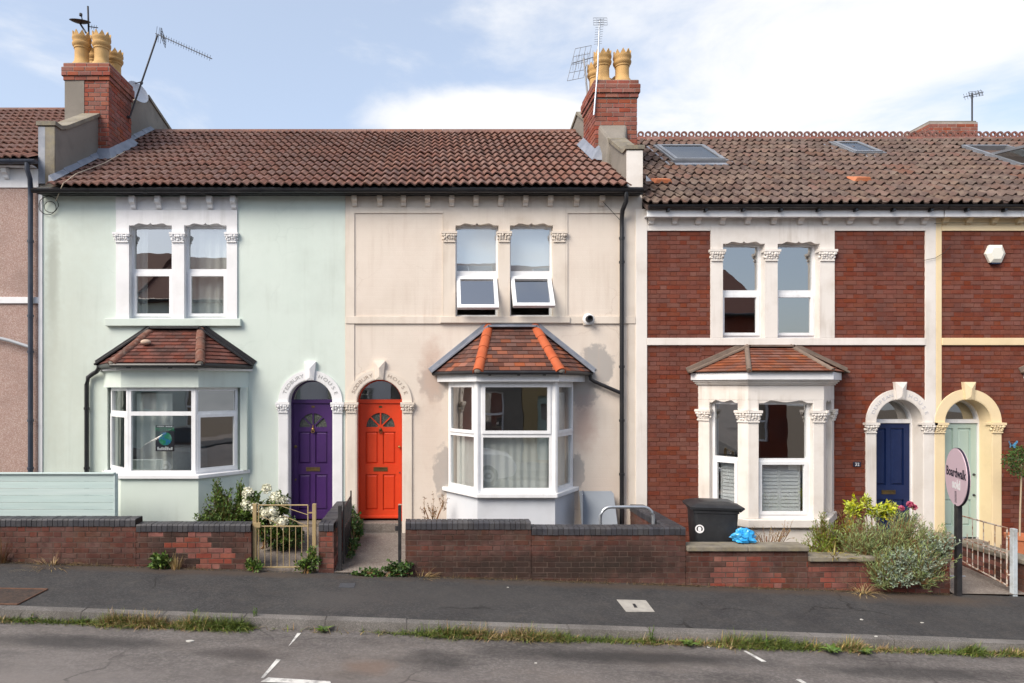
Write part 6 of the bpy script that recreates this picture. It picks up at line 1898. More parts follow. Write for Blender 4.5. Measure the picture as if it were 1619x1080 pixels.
def dish(label, c, r, nrm, mat, arm):
    T = thing('satellite_dish', label, 'satellite dish', c, group='satellite dishes at the left chimney')
    nrm = Vector(nrm).normalized()
    u = nrm.cross(Vector((0, 0, 1))).normalized()
    F = Fr(c, u, nrm, u.cross(nrm) * -1)
    obj('reflector', MB().lathe([(0.02, 0.0), (r * 0.5, r * 0.07), (r * 0.8, r * 0.17), (r, r * 0.27), (r, r * 0.29), (r * 0.8, r * 0.20), (r * 0.5, r * 0.10), (0.02, 0.03)], (0, 0, 0), 28, F), mat, T, smooth=40)
    obj('feed_arm', MB().tube([F.p(0, -r * 0.9, 0.05), F.p(0, -r * 0.5, r * 1.1)], 0.010, 6), dark_metal, T)
    obj('receiver', MB().tube([F.p(0, -r * 0.5, r * 1.05), F.p(0, -r * 0.4, r * 0.85)], 0.03, 8), dark_metal, T)
    obj('mount', MB().tube([F.p(0, 0, 0.0), arm], 0.018, 8), dark_metal, T)
    return T
dish('pale satellite dish behind the left chimney stack', P3(215, 148, 13.4), 0.24, (0.75, -0.45, 0.3), M('dish_grey', (0.52, 0.55, 0.60), None, 0.5), P3(200, 160, 13.1))
dish('dark satellite dish tipped flat above the left chimney pots', P3(127, 38, 12.6), 0.19, (0.05, -0.28, 0.9), dark_metal, P3(136, 52, 12.5))

def cable(label, pts, r=0.006, mat=cable_black, sag=0.0, n=14, cat='cable'):
    P = [Vector(p) for p in pts]
    out = []
    for i in range(len(P) - 1):
        for k in range(n):
            t = k / n
            p = P[i].lerp(P[i + 1], t)
            p.z -= sag * 4 * t * (1 - t)
            out.append(p)
    out.append(P[-1])
    return obj('cable', MB().tube(out, r, 5), mat, None, smooth=60, label=label, cat=cat)
cable('pale cable running down the roof from the left chimney to the eaves', [P3(197, 240, 12.4), P3(165, 258, 11.6), P3(120, 275, 10.9), P3(100, 290, 10.5), P3(88, 318, 10.65)], 0.007, M('pale_cable', (0.42, 0.36, 0.28), None, 0.7), n=3)
lp = []
for k in range(40):
    t = k / 39 * 4 * math.pi
    r_ = 0.13 + 0.05 * math.sin(t * 0.5 + 0.4)
    lp.append((fx(80) + r_ * math.cos(t) * 1.0, -0.03 - 0.02 * (k % 3) / 3, fz(325) + r_ * 0.95 * math.sin(t) - 0.02))
cable('coil of black cable hanging under the gutter at the left house corner', lp, 0.006, n=1)
cable('black cable strung under the gutter along both rendered houses', [(fx(84), -0.20, fz(306)), (-2.0, -0.205, fz(307)), (3.4, -0.205, fz(306))], 0.006, sag=0.015)
cable('thin wire slanting from eaves to downpipe on the cream house', [(fx(950), -0.12, fz(322)), (fx(981), -0.06, fz(352))], 0.005)
cable('thin wire looping across the pilaster between the brick houses', [(fx(1455), -0.05, fz(413)), (fx(1475), -0.05, fz(409)), (fx(1490), -0.05, fz(400)), (fx(1500), -0.04, fz(390))], 0.004, n=4)
cable('telephone wire fixed along the top of the right hand house', [(fx(1473), -0.06, fz(355)), (fx(1492), -0.07, fz(354)), (fx(1700), -0.07, fz(355))], 0.004)
# ------------------------------------------------------------------ plants
def leaf(mb, p, d, up, L, W, fold=0.25):
    """a folded pointed leaf of four triangles"""
    d = Vector(d).normalized()
    s = d.cross(Vector(up))
    if s.length < 1e-4: s = d.cross(Vector((1, 0, 0)))
    s.normalize()
    n = s.cross(d).normalized()
    p = Vector(p)
    m = p + d * L * 0.5
    tip = p + d * L - n * L * 0.12
    mb.add([p, m + s * W * 0.5 + n * W * fold, tip, m - s * W * 0.5 + n * W * fold, m], [(0, 1, 4), (1, 2, 4), (0, 4, 3), (4, 2, 3)])
def rdir(rr, upb=0.3):
    while True:
        v = Vector((rr.uniform(-1, 1), rr.uniform(-1, 1), rr.uniform(-1, 1)))
        if 0.05 < v.length < 1:
            v.normalize(); v.z += upb
            return v.normalized()
def blade(mb, p, d, L, W, bend, segs=3):
    """grass blade that arches over"""
    d = Vector(d).normalized()
    s = d.cross(Vector((0, 0, 1)))
    if s.length < 1e-3: s = Vector((1, 0, 0))
    s.normalize()
    p = Vector(p)
    vs = []
    cur = p.copy()
    for i in range(segs + 1):
        w = W * (1 - i / segs) * 0.5 + 0.0006
        vs += [cur - s * w, cur + s * w]
        d = (d + Vector((d.x, d.y, 0)) * bend * 0.3 - Vector((0, 0, bend * 0.35))).normalized()
        cur = cur + d * (L / segs)
    mb.add(vs, [(2 * i, 2 * i + 1, 2 * i + 3, 2 * i + 2) for i in range(segs)])
def shrub(name, label, cat, base, blobs, seed, leafm, n, L, W, stems=8, group=None, stem_mat=None, flowers=None, extra=None, upb=0.35):
    """blobs: (dx,dy,dz,rx,ry,rz,share); leaves on twigs through the volume"""
    rr = random.Random(seed)
    T = thing(name, label, cat, base, group=group)
    B = Vector(base)
    st = MB()
    lv = MB()
    tot = sum(b[6] for b in blobs)
    for (dx, dy, dz, rx, ry, rz_, sh) in blobs:
        c = B + Vector((dx, dy, dz))
        k = int(n * sh / tot)
        tw = max(4, k // 14)
        for _ in range(tw):
            v = rdir(rr, 0.1)
            f = rr.uniform(0.15, 1.0) ** 0.5
            tip = c + Vector((v.x * rx * f, v.y * ry * f, v.z * rz_ * f))
            root = c + Vector((v.x * rx * 0.2, v.y * ry * 0.2, -rz_ * 0.6 + v.z * rz_ * 0.2))
            st.tube([root, root.lerp(tip, 0.5) + Vector((rr.uniform(-.02, .02), rr.uniform(-.02, .02), 0.01)), tip], [0.004, 0.003, 0.0015], 4, cap=False)
            ax = (tip - root).normalized()
            for q in range(14):
                t = rr.uniform(0.25, 1.05)
                p = root.lerp(tip, t) + Vector((rr.uniform(-1, 1), rr.uniform(-1, 1), rr.uniform(-1, 1))) * L * 0.35
                d = (ax * 0.6 + rdir(rr, upb)).normalized()
                s_ = rr.uniform(0.6, 1.2)
                leaf(lv, p, d, rdir(rr, 1.0), L * s_, W * s_)
    for i in range(stems):
        b = blobs[i % len(blobs)]
        c = B + Vector((b[0] + rr.uniform(-.5, .5) * b[3], b[1] + rr.uniform(-.5, .5) * b[4], b[2]))
        st.tube([B + Vector((rr.uniform(-.06, .06), rr.uniform(-.06, .06), -0.05)), B.lerp(c, 0.5) + Vector((0, 0, 0.03)), c], [0.009, 0.007, 0.004], 5)
    obj('stem', st, stem_mat or leaf_brown, T)
    obj('foliage', lv, leafm, T)
    if flowers:
        for (dx, dy, dz, r_) in flowers[0]:
            fm = MB()
            c = B + Vector((dx, dy, dz))
            fm.ball(c, r_ * 0.82, 8, 6)
            for q in range(95):
                v = rdir(rr, 0.25)
                p = c + v * r_ * rr.uniform(0.75, 1.0) * Vector((1, 1, 0.8)).length / 1.6
                leaf(fm, p, (v + rdir(rr) * 0.8), v, 0.036, 0.032)
            obj('flower_head', fm, flowers[1], T)
    if extra:
        extra(T, rr, B)
    return T
def spiky(name, label, cat, base, n, h, spread, W, mat, seed, bend=0.6, foot=0.06, group=None, lean=(0, 0), parts='foliage', extra=None):
    rr = random.Random(seed)
    T = thing(name, label, cat, base, group=group)
    mb = MB()
    for _ in range(n):
        a = rr.uniform(0, 2 * math.pi)
        k = rr.uniform(0, 1) ** 0.7
        d = Vector((math.cos(a) * spread * k + lean[0], math.sin(a) * spread * k + lean[1], 1))
        p = Vector(base) + Vector((math.cos(a) * foot * k, math.sin(a) * foot * k, -0.01))
        blade(mb, p, d, h * rr.uniform(0.45, 1.1), W * rr.uniform(0.7, 1.3), bend * rr.uniform(0.3, 1.2), 4)
    obj(parts, mb, mat, T)
    if extra: extra(T, rr, Vector(base))
    return T

gz = 0.2
hyd = [(-0.22, -0.05, 0.80, 0.075), (-0.24, -0.05, 0.63, 0.08), (-0.12, -0.08, 0.58, 0.075), (0.05, 0, 0.86, 0.06), (0.20, -0.05, 0.73, 0.085), (0.28, -0.05, 0.68, 0.08),
       (0.05, -0.1, 0.50, 0.08), (0.17, -0.1, 0.53, 0.085), (0.30, -0.1, 0.37, 0.085), (0.20, -0.1, 0.40, 0.07)]
shrub('evergreen_shrub', 'bushy dark green shrub in front of the mint house bay', 'shrub', (-3.12, -0.85, 0.25), [(0, 0, 0.45, 0.42, 0.28, 0.40, 4), (-0.15, 0, 0.7, 0.10, 0.1, 0.32, 0.7), (0.2, 0, 0.72, 0.09, 0.09, 0.28, 0.7), (0.28, 0, 0.5, 0.2, 0.2, 0.3, 1), (-0.3, 0, 0.3, 0.25, 0.2, 0.25, 1)],
      11, leaf_green, 5600, 0.060, 0.028)
shrub('hydrangea', 'hydrangea with white flower heads behind the gold gate', 'plant', (-2.52, -1.05, 0.25), [(0.08, 0, 0.42, 0.32, 0.2, 0.32, 2), (0.24, 0, 0.62, 0.16, 0.14, 0.22, 1), (-0.15, 0, 0.6, 0.16, 0.14, 0.25, 1), (0.25, 0.0, 0.2, 0.28, 0.2, 0.2, 1)], 12, leaf_green, 1900, 0.085, 0.05,
      flowers=(hyd, petal_white))
shrub('ivy', 'low dark ivy beneath the hydrangea beside the purple door path', 'plant', (-2.25, -0.95, 0.2), [(0, 0, 0.12, 0.34, 0.35, 0.15, 1), (0.1, 0.3, 0.2, 0.2, 0.3, 0.2, 1)], 13, leaf_dark, 800, 0.06, 0.05)
shrub('ivy', 'ivy trailing along the dividing wall beside orange door path', 'plant', (-1.16, -1.0, 0.12), [(0, -0.15, 0.15, 0.10, 0.5, 0.16, 1), (-0.02, 0.25, 0.4, 0.09, 0.4, 0.25, 1), (0.02, 0.55, 0.25, 0.08, 0.25, 0.25, 1)], 14, leaf_dark, 900, 0.05, 0.04)
shrub('ivy', 'leafy ivy patch on the pavement at the orange door gateway', 'plant', (-0.62, -1.86, 0.02), [(0, 0, 0.06, 0.42, 0.09, 0.09, 2), (0.18, 0, 0.12, 0.22, 0.09, 0.10, 2), (-0.32, 0, 0.03, 0.15, 0.08, 0.05, 0.7)], 15, leaf_dark, 1000, 0.05, 0.042)
shrub('weed', 'green weed tuft at the right foot of gold gate', 'plant', (-1.72, -1.84, 0.06), [(0, 0, 0.12, 0.22, 0.08, 0.14, 1), (0.1, 0.02, 0.22, 0.12, 0.06, 0.14, 0.6)], 16, leaf_green, 520, 0.06, 0.03)
shrub('weed', 'green weed tuft at the left foot of gold gate', 'plant', (-2.44, -1.86, 0.08), [(0, 0, 0.08, 0.14, 0.07, 0.10, 1)], 17, leaf_green, 320, 0.06, 0.03)
shrub('weed', 'leafy green weed clump growing against the left brick wall', 'plant', (-3.72, -1.88, 0.12), [(0, 0, 0.10, 0.19, 0.07, 0.13, 1)], 18, leaf_green, 420, 0.07, 0.04)
def drystalks(T, rr, B):
    m = MB()
    for _ in range(14):
        a = rr.uniform(-0.5, 0.5)
        blade(m, B + Vector((rr.uniform(-.08, .08), rr.uniform(-.03, .03), 0)), (a, rr.uniform(-.2, .1), 1), rr.uniform(0.15, 0.36), 0.02, rr.uniform(0.1, 0.9), 4)
    obj('dry_stalk', m, leaf_dry, T)
spiky('dry_grass', 'tall straw coloured dry grass beside the green weed clump', 'grass', (-3.52, -1.87, 0.12), 34, 0.30, 0.35, 0.012, leaf_dry, 19, 0.5)
spiky('dry_grass', 'flattened straw coloured grass below the left wall', 'grass', (-5.25, -1.88, 0.17), 150, 0.26, 1.6, 0.008, leaf_dry, 20, 0.9, 0.3)
spiky('dry_grass', 'hanging dry brown grass at the far left wall end', 'grass', (-5.98, -1.84, 0.20), 90, 0.5, 0.35, 0.008, leaf_brown, 21, 1.1, 0.08)
spiky('dry_grass', 'dry straw tuft at the wall right of orange door gateway', 'grass', (-0.06, -1.86, 0.0), 60, 0.22, 0.8, 0.008, leaf_dry, 22, 0.8, 0.1, lean=(0.5, 0))
shrub('withered_plant', 'brown withered plant against the cream wall left of the bay', 'plant', (0.06, -0.35, 0.3), [(0, 0, 0.42, 0.10, 0.08, 0.22, 1), (0.17, 0, 0.5, 0.12, 0.08, 0.22, 1), (-0.12, 0, 0.4, 0.08, 0.08, 0.18, 0.7), (0.05, 0, 0.25, 0.25, 0.1, 0.15, 1)], 23, leaf_brown, 340, 0.035, 0.014)
shrub('withered_plant', 'dry bare brown weeds in front of the brick house bay', 'plant', (5.05, -1.25, -0.1), [(0, 0, 0.55, 0.30, 0.2, 0.22, 1), (0.25, 0, 0.62, 0.22, 0.15, 0.2, 0.7), (-0.22, 0, 0.55, 0.18, 0.15, 0.2, 0.7)], 24, leaf_dry, 420, 0.024, 0.007, stems=24)
# the big mixed planting over the right wall
shrub('lavender_bush', 'large grey green lavender bush spilling over the right hand wall', 'shrub', (6.62, -1.66, -0.1), [(0, 0, 0.62, 0.62, 0.28, 0.44, 3), (-0.42, 0, 0.55, 0.36, 0.25, 0.36, 1.5), (0.45, -0.05, 0.55, 0.36, 0.25, 0.30, 1.6), (0.15, -0.26, 0.34, 0.55, 0.19, 0.40, 2.2), (-0.32, -0.26, 0.25, 0.28, 0.14, 0.30, 1.2)],
      31, leaf_olive, 12500, 0.068, 0.010, stems=16, upb=0.9)
shrub('silver_shrub', 'silvery grey leaved shrub hanging down the front of the right wall', 'shrub', (6.50, -1.95, 0.02), [(0, 0, 0.05, 0.36, 0.12, 0.20, 2), (0.3, 0.0, 0.22, 0.32, 0.12, 0.22, 1.6), (-0.02, 0.0, 0.27, 0.26, 0.12, 0.18, 1), (0.62, 0.08, 0.45, 0.28, 0.16, 0.18, 1)], 32, leaf_grey, 5200, 0.045, 0.018, upb=0.5)
shrub('fern_plant', 'feathery green and yellow plant at the left of the lavender', 'plant', (5.85, -1.35, -0.1), [(0, 0, 0.58, 0.24, 0.18, 0.38, 2), (-0.24, -0.1, 0.40, 0.28, 0.2, 0.24, 1.5), (0.3, 0, 0.58, 0.24, 0.2, 0.38, 1.4)], 33, leafmat('leaf_fern', (0.10, 0.15, 0.02), (0.19, 0.22, 0.03)), 3800, 0.055, 0.012, upb=0.7)
shrub('lime_shrub', 'bright lime green leaved plant before the blue door', 'plant', (6.7, -1.15, -0.1), [(-0.28, 0, 0.95, 0.16, 0.1, 0.13, 1), (0.0, 0, 0.88, 0.10, 0.1, 0.12, 0.8), (0.22, 0, 0.90, 0.20, 0.1, 0.14, 1.2), (-0.12, 0, 1.03, 0.08, 0.06, 0.08, 0.4)], 34, leaf_lime, 900, 0.075, 0.030, stems=9)
shrub('autumn_plant', 'orange and yellow leaved plant between fern and lime shrub', 'plant', (6.38, -1.1, -0.1), [(0, 0, 0.65, 0.10, 0.1, 0.30, 1)], 35, leafmat('leaf_orange', (0.36, 0.15, 0.02), (0.34, 0.24, 0.03)), 260, 0.05, 0.022)
shrub('pink_flowers', 'grey green plant with pink flowers before the blue door', 'plant', (7.20, -1.15, -0.1), [(0, 0, 0.72, 0.20, 0.15, 0.26, 1)], 36, leafmat('leaf_bluegreen', (0.07, 0.12, 0.07), (0.12, 0.18, 0.11)), 800, 0.045, 0.016,
      flowers=([(0.02, -0.05, 1.0, 0.022), (0.10, -0.02, 0.95, 0.018), (-0.08, 0, 0.93, 0.016)], petal_pink))
spiky('yellow_fern', 'low yellow fern lying on the stone coping', 'plant', (5.75, -1.72, 0.27), 60, 0.24, 2.6, 0.014, leaf_yellow, 37, 0.5, 0.2)
spiky('dry_grass', 'pale dry grass hoop on the pavement below lavender', 'grass', (6.02, -1.92, -0.20), 70, 0.36, 0.7, 0.007, leaf_dry, 38, 1.6, 0.08)
# potted standard tree at the right edge
T = thing('potted_tree', 'small standard tree in a terracotta pot at the right edge', 'tree', (fx(1612, 10.2), -0.6, -0.15))
xx = fx(1612, 10.2)
rr = random.Random(50)
obj('trunk', MB().tube([(xx, -0.6, 0.2), (xx + 0.01, -0.6, 0.7), (xx + 0.03, -0.6, 1.25), (xx + 0.03, -0.6, 1.5)], [0.014, 0.012, 0.011, 0.008], 7), M('young_bark', (0.42, 0.34, 0.24), None, 0.8), T, smooth=60)
lv = MB()
for _ in range(900):
    v = rdir(rr, 0.05); f = rr.uniform(0.2, 1) ** 0.5
    leaf(lv, (xx + 0.03 + v.x * 0.24 * f, -0.6 + v.y * 0.22 * f, 1.47 + v.z * 0.26 * f), rdir(rr, -0.2), rdir(rr, 1), 0.06, 0.02)
obj('crown', lv, leaf_dark, T)
obj('pot', MB().lathe([(0.13, -0.2), (0.17, 0.12), (0.19, 0.125), (0.19, 0.19), (0.165, 0.19), (0.15, 0.1)], (xx, -0.6, 0.12), 20), terracotta, T, smooth=35)
obj('plant_stand', MB().box(xx - 0.16, xx + 0.16, -0.76, -0.44, -0.3, -0.085), concrete, T)
# window box tuft by the bay of the brick house
spiky('sprig', 'small dark sprig growing by the right side of brick house bay', 'plant', (6.80, -0.25, 0.55), 26, 0.22, 0.8, 0.012, leaf_brown, 51, 0.7)

# ------------------------------------------------------------------ weeds along the kerb and wall foot
rr = random.Random(99)
gg, gd = MB(), MB()
def dens(x):
    return 0.30 + 0.8 * min(1.2, max(0.0, math.sin(x * 1.9 + 0.6) + 0.7 * math.sin(x * 5.3 + 1) + 0.4 * math.sin(x * 13.7) + 0.2))
zone = [(-6.2, -3.9, 1.2), (-3.9, -1.95, 1.9), (-1.95, -0.6, 0.12), (-0.6, 0.1, 0.5), (0.1, 3.2, 1.6), (3.2, 7.8, 1.4)]
for (a, b, k) in zone:
    for _ in range(int((b - a) * 1900 * k)):
        x = rr.uniform(a, b)
        if rr.random() > dens(x): continue
        y = Y_KERB - abs(rr.gauss(0, 0.05)) - 0.004
        z = zp(x) - 0.115
        m_ = gg if rr.random() < 0.68 + 0.3 * math.sin(x * 3.1 + 2) else gd
        blade(m_, (x, y, z), (rr.uniform(-.8, .8), rr.uniform(-.7, .25), 1), rr.uniform(0.03, 0.15) * (0.5 + 0.7 * dens(x)), rr.uniform(0.005, 0.012), rr.uniform(0.2, 1.4), 3)
obj('kerb_grass', gg, leafmat('grass_green', (0.09, 0.14, 0.03), (0.17, 0.21, 0.05)), None, kind='stuff', label='green grass growing in the gutter along the kerb', cat='grass')
obj('kerb_dry_grass', gd, leaf_dry, None, kind='stuff', label='dry straw grass in the gutter along the kerb', cat='grass')
wg = MB()
for _ in range(7000):
    x = rr.uniform(-6.2, 7.3)
    if (-2.5 < x < -0.35) and rr.random() < 0.85: continue
    if rr.random() > 0.25 + 0.6 * abs(math.sin(x * 2.3)): continue
    y = YW - 0.01 - abs(rr.gauss(0, 0.03))
    blade(wg, (x, y, zp(x)), (rr.uniform(-1, 1), rr.uniform(-1, 0.1), 0.8), rr.uniform(0.02, 0.075), rr.uniform(0.004, 0.008), rr.uniform(0.2, 1.5), 3)
obj('wall_foot_litter', wg, leafmat('litter_brown', (0.12, 0.085, 0.05), (0.24, 0.17, 0.09)), None, kind='stuff', label='dry grass and litter along the foot of the garden walls', cat='grass')
def weed(label, px, py, h, seed, mat=leaf_green, wide=0.10, on='road'):
    x, y = gpt(px, py, -0.115 if on == 'road' else 0.0)
    z = zp(x) + (-0.115 if on == 'road' else 0.0)
    rr_ = random.Random(seed)
    T = thing('weed', label, 'plant', (x, y, z), group='weeds along the kerb')
    mb = MB()
    st = MB()
    n = 3 if h > 0.14 else 1
    for s_ in range(n):
        top = Vector((x + rr_.uniform(-.03, .03), y + rr_.uniform(-.02, .02), z + h * rr_.uniform(0.7, 1)))
        st.tube([(x, y, z), top], [0.004, 0.002], 4)
        for q in range(18):
            p = Vector((x, y, z)).lerp(top, rr_.uniform(0.1, 1))
            leaf(mb, p, rdir(rr_, 0.4), (0, 0, 1), 0.035, 0.012)
    for q in range(16):
        a = rr_.uniform(0, 6.28)
        leaf(mb, (x, y, z + 0.01), (math.cos(a), math.sin(a), 0.5), (0, 0, 1), wide * rr_.uniform(0.6, 1.1), wide * 0.3)
    obj('stem', st, mat, T)
    obj('foliage', mb, mat, T)
for i, (px, py, h, w_, lb) in enumerate(((310, 985, 0.16, 0.06, 'upright weed in the gutter below the left wall bend'), (404, 990, 0.26, 0.10, 'tallest upright weed in the gutter below the gold gate'),
        (375, 992, 0.08, 0.14, 'broad leaved weed in the gutter left of tallest weed'), (340, 992, 0.07, 0.15, 'dandelion rosette in the gutter below the mint bay'), (512, 1000, 0.05, 0.13, 'dandelion rosette alone in the gutter below purple door'),
        (745, 1003, 0.13, 0.07, 'bushy weed in the gutter below the cream house wall'), (1030, 1018, 0.19, 0.06, 'upright weed in the gutter near the stop tap cover'), (1090, 1022, 0.06, 0.13, 'broad weed in the gutter below bin'),
        (1315, 1033, 0.05, 0.16, 'wide dock leaves in the gutter below the lavender'), (1370, 1035, 0.05, 0.13, 'small dock leaves in gutter right of the wide dock'), (50, 983, 0.09, 0.08, 'leafy weed in the gutter at the far left'),
        (130, 985, 0.08, 0.08, 'leafy weed in the gutter near the left access cover'), (1215, 1026, 0.1, 0.07, 'bushy weed in gutter below the brick house bay'))):
    weed(lb, px, py, h, 200 + i, leaf_green, w_)
# litter
for i, (px, py, on, lb) in enumerate(((300, 1014, 'r', 'flattened scrap of white paper on the road at left'), (847, 1049, 'r', 'white scrap on the road in front of cream house'), (1362, 980, 'p', 'white scrap on the pavement near the cover'),
        (803, 929, 'p', 'tiny white scrap on the pavement below cream wall'), (1120, 1024, 'r', 'white wrapper in the gutter below bin'), (1385, 1007, 'p', 'pale leaf scrap on the pavement near kerb at right'), (1458, 985, 'p', 'pale scrap on the pavement right of lavender'))):
    x, y = gpt(px, py, -0.115 if on == 'r' else 0)
    z = zp(x) + (-0.111 if on == 'r' else 0.004)
    m = MB()
    r2 = random.Random(i)
    s = 0.028 if i == 0 else 0.013
    pts = [(x + s * math.cos(k * 1.05) * r2.uniform(.6, 1.3) * 1.5, y + s * math.sin(k * 1.05) * r2.uniform(.6, 1.3), z + r2.uniform(0, 0.006)) for k in range(6)]
    m.add(pts + [(p[0], p[1], z - 0.003) for p in pts], [(0, 1, 2, 3, 4, 5)] + [(k, 6 + k, 6 + (k + 1) % 6, (k + 1) % 6) for k in range(6)])
    obj('litter', m, M('scrap_paper', (0.42, 0.41, 0.38), (0.55, 0.54, 0.50), 0.8, 30), None, label=lb, cat='litter', group='litter on the ground')

# ------------------------------------------------------------------ the far side of the street (seen mirrored in the window glass)
OY = -14.3
def far_house(label, x0, x1, wall_m, roof_m, solar, zoff):
    T = thing('terraced_house', label, 'house', ((x0 + x1) / 2, OY, zp(x0)), group='houses across the street')
    F = Fr((x1, OY, zoff), (-1, 0, 0), (0, 1, 0))
    w = x1 - x0
    win = [(0.9, 1.65, 3.6, 5.0), (1.85, 2.6, 3.6, 5.0), (0.7, 2.6, 0.9, 2.5)]
    obj('front_wall', MB().slab(F, (0, w), (-0.5, 5.9), -0.25, 0, holes=win + [(3.6, 4.45, 0.1, 2.5)]), wall_m, T)
    for (a, b, c, d) in win:
        window(T, F, (a - .01, b + .01), (c, d), [(a + .06, b - .06, c + .07, (c + d) / 2 - 0.03), (a + .06, b - .06, (c + d) / 2 + 0.04, d - .06)], q=-0.1)
    obj('front_door', MB().slab(F, (3.6, 4.45), (0.1, 2.5), -0.2, -0.14, holes=[(3.75, 4.3, 1.6, 2.2)]), sage, T)
    obj('house_body', MB().box(x0 + 0.01, x1 - 0.01, OY - 7.5, OY - 0.26, zoff - 0.5, zoff + 5.9), room_m, T)
    G = Fr((x0, 0, zoff), (0, 1, 0), (1, 0, 0), (0, 0, 1))
    rf = obj('roof', MB().prism(G, [(OY + 0.25, 5.85), (OY - 3.7, 8.3), (OY - 7.6, 5.85), (OY - 7.6, 5.75), (OY + 0.25, 5.72)], 0, w), roof_m, T)
    if solar:
        v = Vector((0, -3.95, 2.45)).normalized()
        n_ = Vector((0, 2.45, 3.95)).normalized()
        S = Fr((x1, OY + 0.25, zoff + 5.85), (-1, 0, 0), n_, v)
        for i in range(3):
            for j in range(2):
                a, c = 0.7 + i * 1.05, 0.9 + j * 1.65
                pnl = obj('solar_panel', MB().fbox(S, a, a + 1.0, c, c + 1.6, 0.04, 0.08), M('solar_cell', (0.012, 0.016, 0.05), None, 0.15, spec=0.6), rf)
                obj('panel_rim', MB().slab(S, (a - 0.02, a + 1.02), (c - 0.02, c + 1.62), 0.035, 0.085, holes=[(a, a + 1.0, c, c + 1.6)]), galv, pnl)
    obj('gutter', MB().tube([(x0, OY + 0.32, zoff + 5.8), (x1, OY + 0.32, zoff + 5.8)], 0.06, 8), black_pl, T)
ochre = M('tan_roughcast', (0.34, 0.25, 0.12), (0.40, 0.30, 0.15), 0.95, 30, bump=3, bscale=150, speck=((0.5, 0.42, 0.28), 110, 0.5))
far_roof = M('far_tiles', (0.10, 0.045, 0.035), (0.14, 0.062, 0.046), 0.9, 8, dirt=((0.1, 0.05, 0.04), 0.5, 3), stretch=(1, 4, 4))
far_cream = M('far_cream', (0.55, 0.50, 0.38), (0.6, 0.55, 0.43), 0.9, 2)
for i, (lb, wm, so) in enumerate((('pale cream house across the street, furthest left', far_cream, False), ('mint washed house across the street with plain tiled roof', mint, False), ('white painted house across the street beside the mint one', white_paint, False),
        ('grey cement rendered house across the street opposite the cream house', cement, True), ('tan roughcast house across the street with solar panels', ochre, True), ('red brick house across the street, furthest right', brick_face, False))):
    a = -16.5 + i * 5.0
    far_house(lb, a, a + 4.98, wm, far_roof, so, zp(a + 2.5) * 0.8)
sheet('far_garden', -60, 60, OY, -12.0, -0.02, concrete)

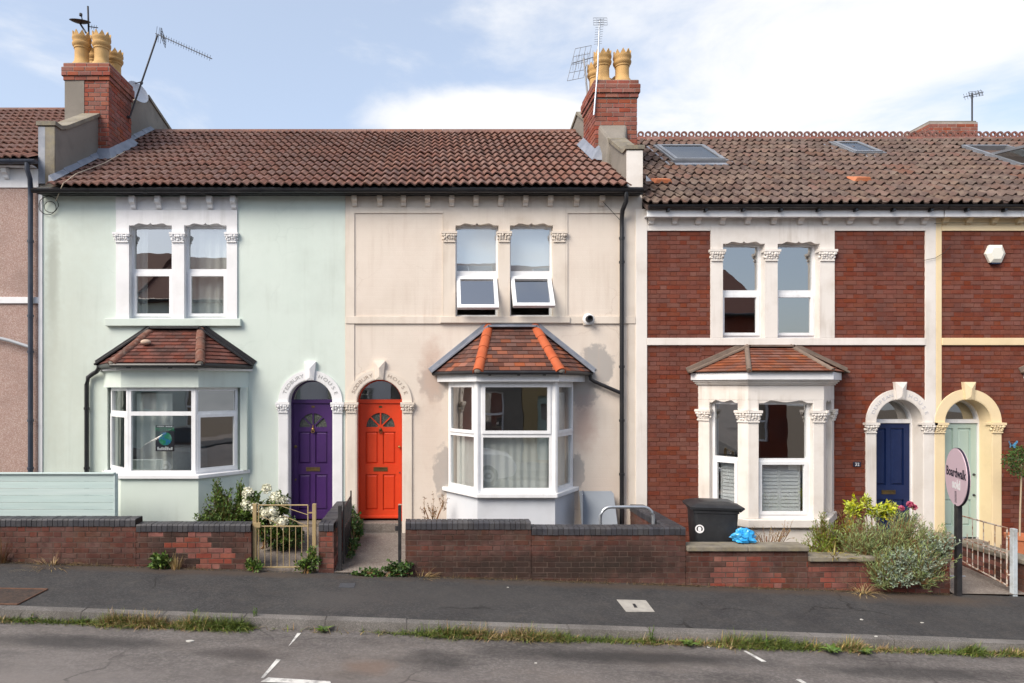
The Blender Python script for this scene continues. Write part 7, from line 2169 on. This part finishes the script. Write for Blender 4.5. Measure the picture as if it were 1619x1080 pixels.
def car(label, x0, x1, y0, y1, paint_m):
    """hatchback lofted from side sections, parked along the far kerb"""
    cx, cy = (x0 + x1) / 2, (y0 + y1) / 2
    zg = zp(cx) - 0.115
    T = thing('parked_car', label, 'car', (cx, cy, zg), group='cars parked across the street')
    L, Wd = x1 - x0, y1 - y0
    prof = [(0.0, 0.45, 0.62), (0.02, 0.30, 0.78), (0.10, 0.22, 0.88), (0.24, 0.20, 0.97), (0.30, 0.20, 1.02), (0.42, 0.2, 1.36), (0.55, 0.2, 1.46), (0.75, 0.2, 1.42), (0.88, 0.2, 1.18), (0.96, 0.24, 0.98), (1.0, 0.42, 0.80)]
    rings = []
    for (t, zb, zt) in prof:
        x = x1 - t * L
        k = 0.92 if t in (0.0, 1.0) else 1.0
        belt = min(zt, 0.95)
        tw = 0.74 if zt > 1.1 else 0.9
        h = Wd / 2 * k
        rings.append([(x, cy - h * 0.95, zg + zb), (x, cy - h, zg + (zb + belt) / 2), (x, cy - h * 0.97, zg + belt - 0.02), (x, cy - h * tw, zg + zt - 0.03), (x, cy - h * tw * 0.8, zg + zt), (x, cy + h * tw * 0.8, zg + zt),
                      (x, cy + h * tw, zg + zt - 0.03), (x, cy + h * 0.97, zg + belt - 0.02), (x, cy + h, zg + (zb + belt) / 2), (x, cy + h * 0.95, zg + zb)])
    obj('body', loft(rings), paint_m, T, smooth=40)
    for s_ in (-1, 1):
        yy = cy + s_ * (Wd / 2 * 0.90)
        gp = [(x1 - 0.34 * L, 1.0), (x1 - 0.44 * L, 1.32), (x1 - 0.56 * L, 1.39), (x1 - 0.74 * L, 1.35), (x1 - 0.84 * L, 1.0)]
        G = Fr((0, yy, zg), (1, 0, 0), (0, s_, 0))
        vs = [(x, cy + s_ * Wd / 2 * (0.985 if z < 1.05 else 0.80), zg + z) for x, z in gp]
        obj('side_window', MB().add(vs + [(v[0], v[1] - s_ * 0.03, v[2]) for v in vs], [(0, 1, 2, 3, 4), (9, 8, 7, 6, 5)] + [(k, (k + 1) % 5, 5 + (k + 1) % 5, 5 + k) for k in range(5)]), M('car_glass', (0.01, 0.012, 0.014), None, 0.05, spec=0.7), T)
        for t in (0.19, 0.80):
            c = (x1 - t * L, cy + s_ * (Wd / 2 - 0.10), zg + 0.31)
            A = Fr(c, (1, 0, 0), (0, s_, 0), (0, 0, 1))
            wh = obj('wheel', MB().lathe([(0.31, -0.1), (0.31, 0.09), (0.28, 0.105), (0.2, 0.105)], (0, 0, 0), 22, A), M('tyre', (0.015, 0.015, 0.015), None, 0.8), T, smooth=40)
            obj('rim', MB().lathe([(0.2, 0.09), (0.18, 0.112), (0.05, 0.10), (0.03, 0.115)], (0, 0, 0), 18, A), galv, wh, smooth=40)
        obj('headlight', MB().ball((x1 - 0.03 * L, cy + s_ * Wd * 0.36, zg + 0.68), (0.08, 0.16, 0.07), 10, 6), M('lamp_glass', (0.6, 0.62, 0.65), None, 0.1, spec=0.6), T, smooth=60)
        obj('tail_light', MB().ball((x0 + 0.025 * L, cy + s_ * Wd * 0.38, zg + 0.80), (0.06, 0.12, 0.1), 10, 6), M('tail_red', (0.35, 0.01, 0.01), None, 0.15), T, smooth=60)
car('white hatchback parked across the street, mirrored in cream house bay', -1.75, 2.45, -10.05, -8.37, M('car_white', (0.62, 0.64, 0.66), None, 0.25, spec=0.6, coat=0.6))
car('dark hatchback parked across the street, mirrored in mint house bay', -8.2, -4.2, -10.05, -8.37, M('car_dark', (0.012, 0.014, 0.02), None, 0.25, spec=0.6, coat=0.6))
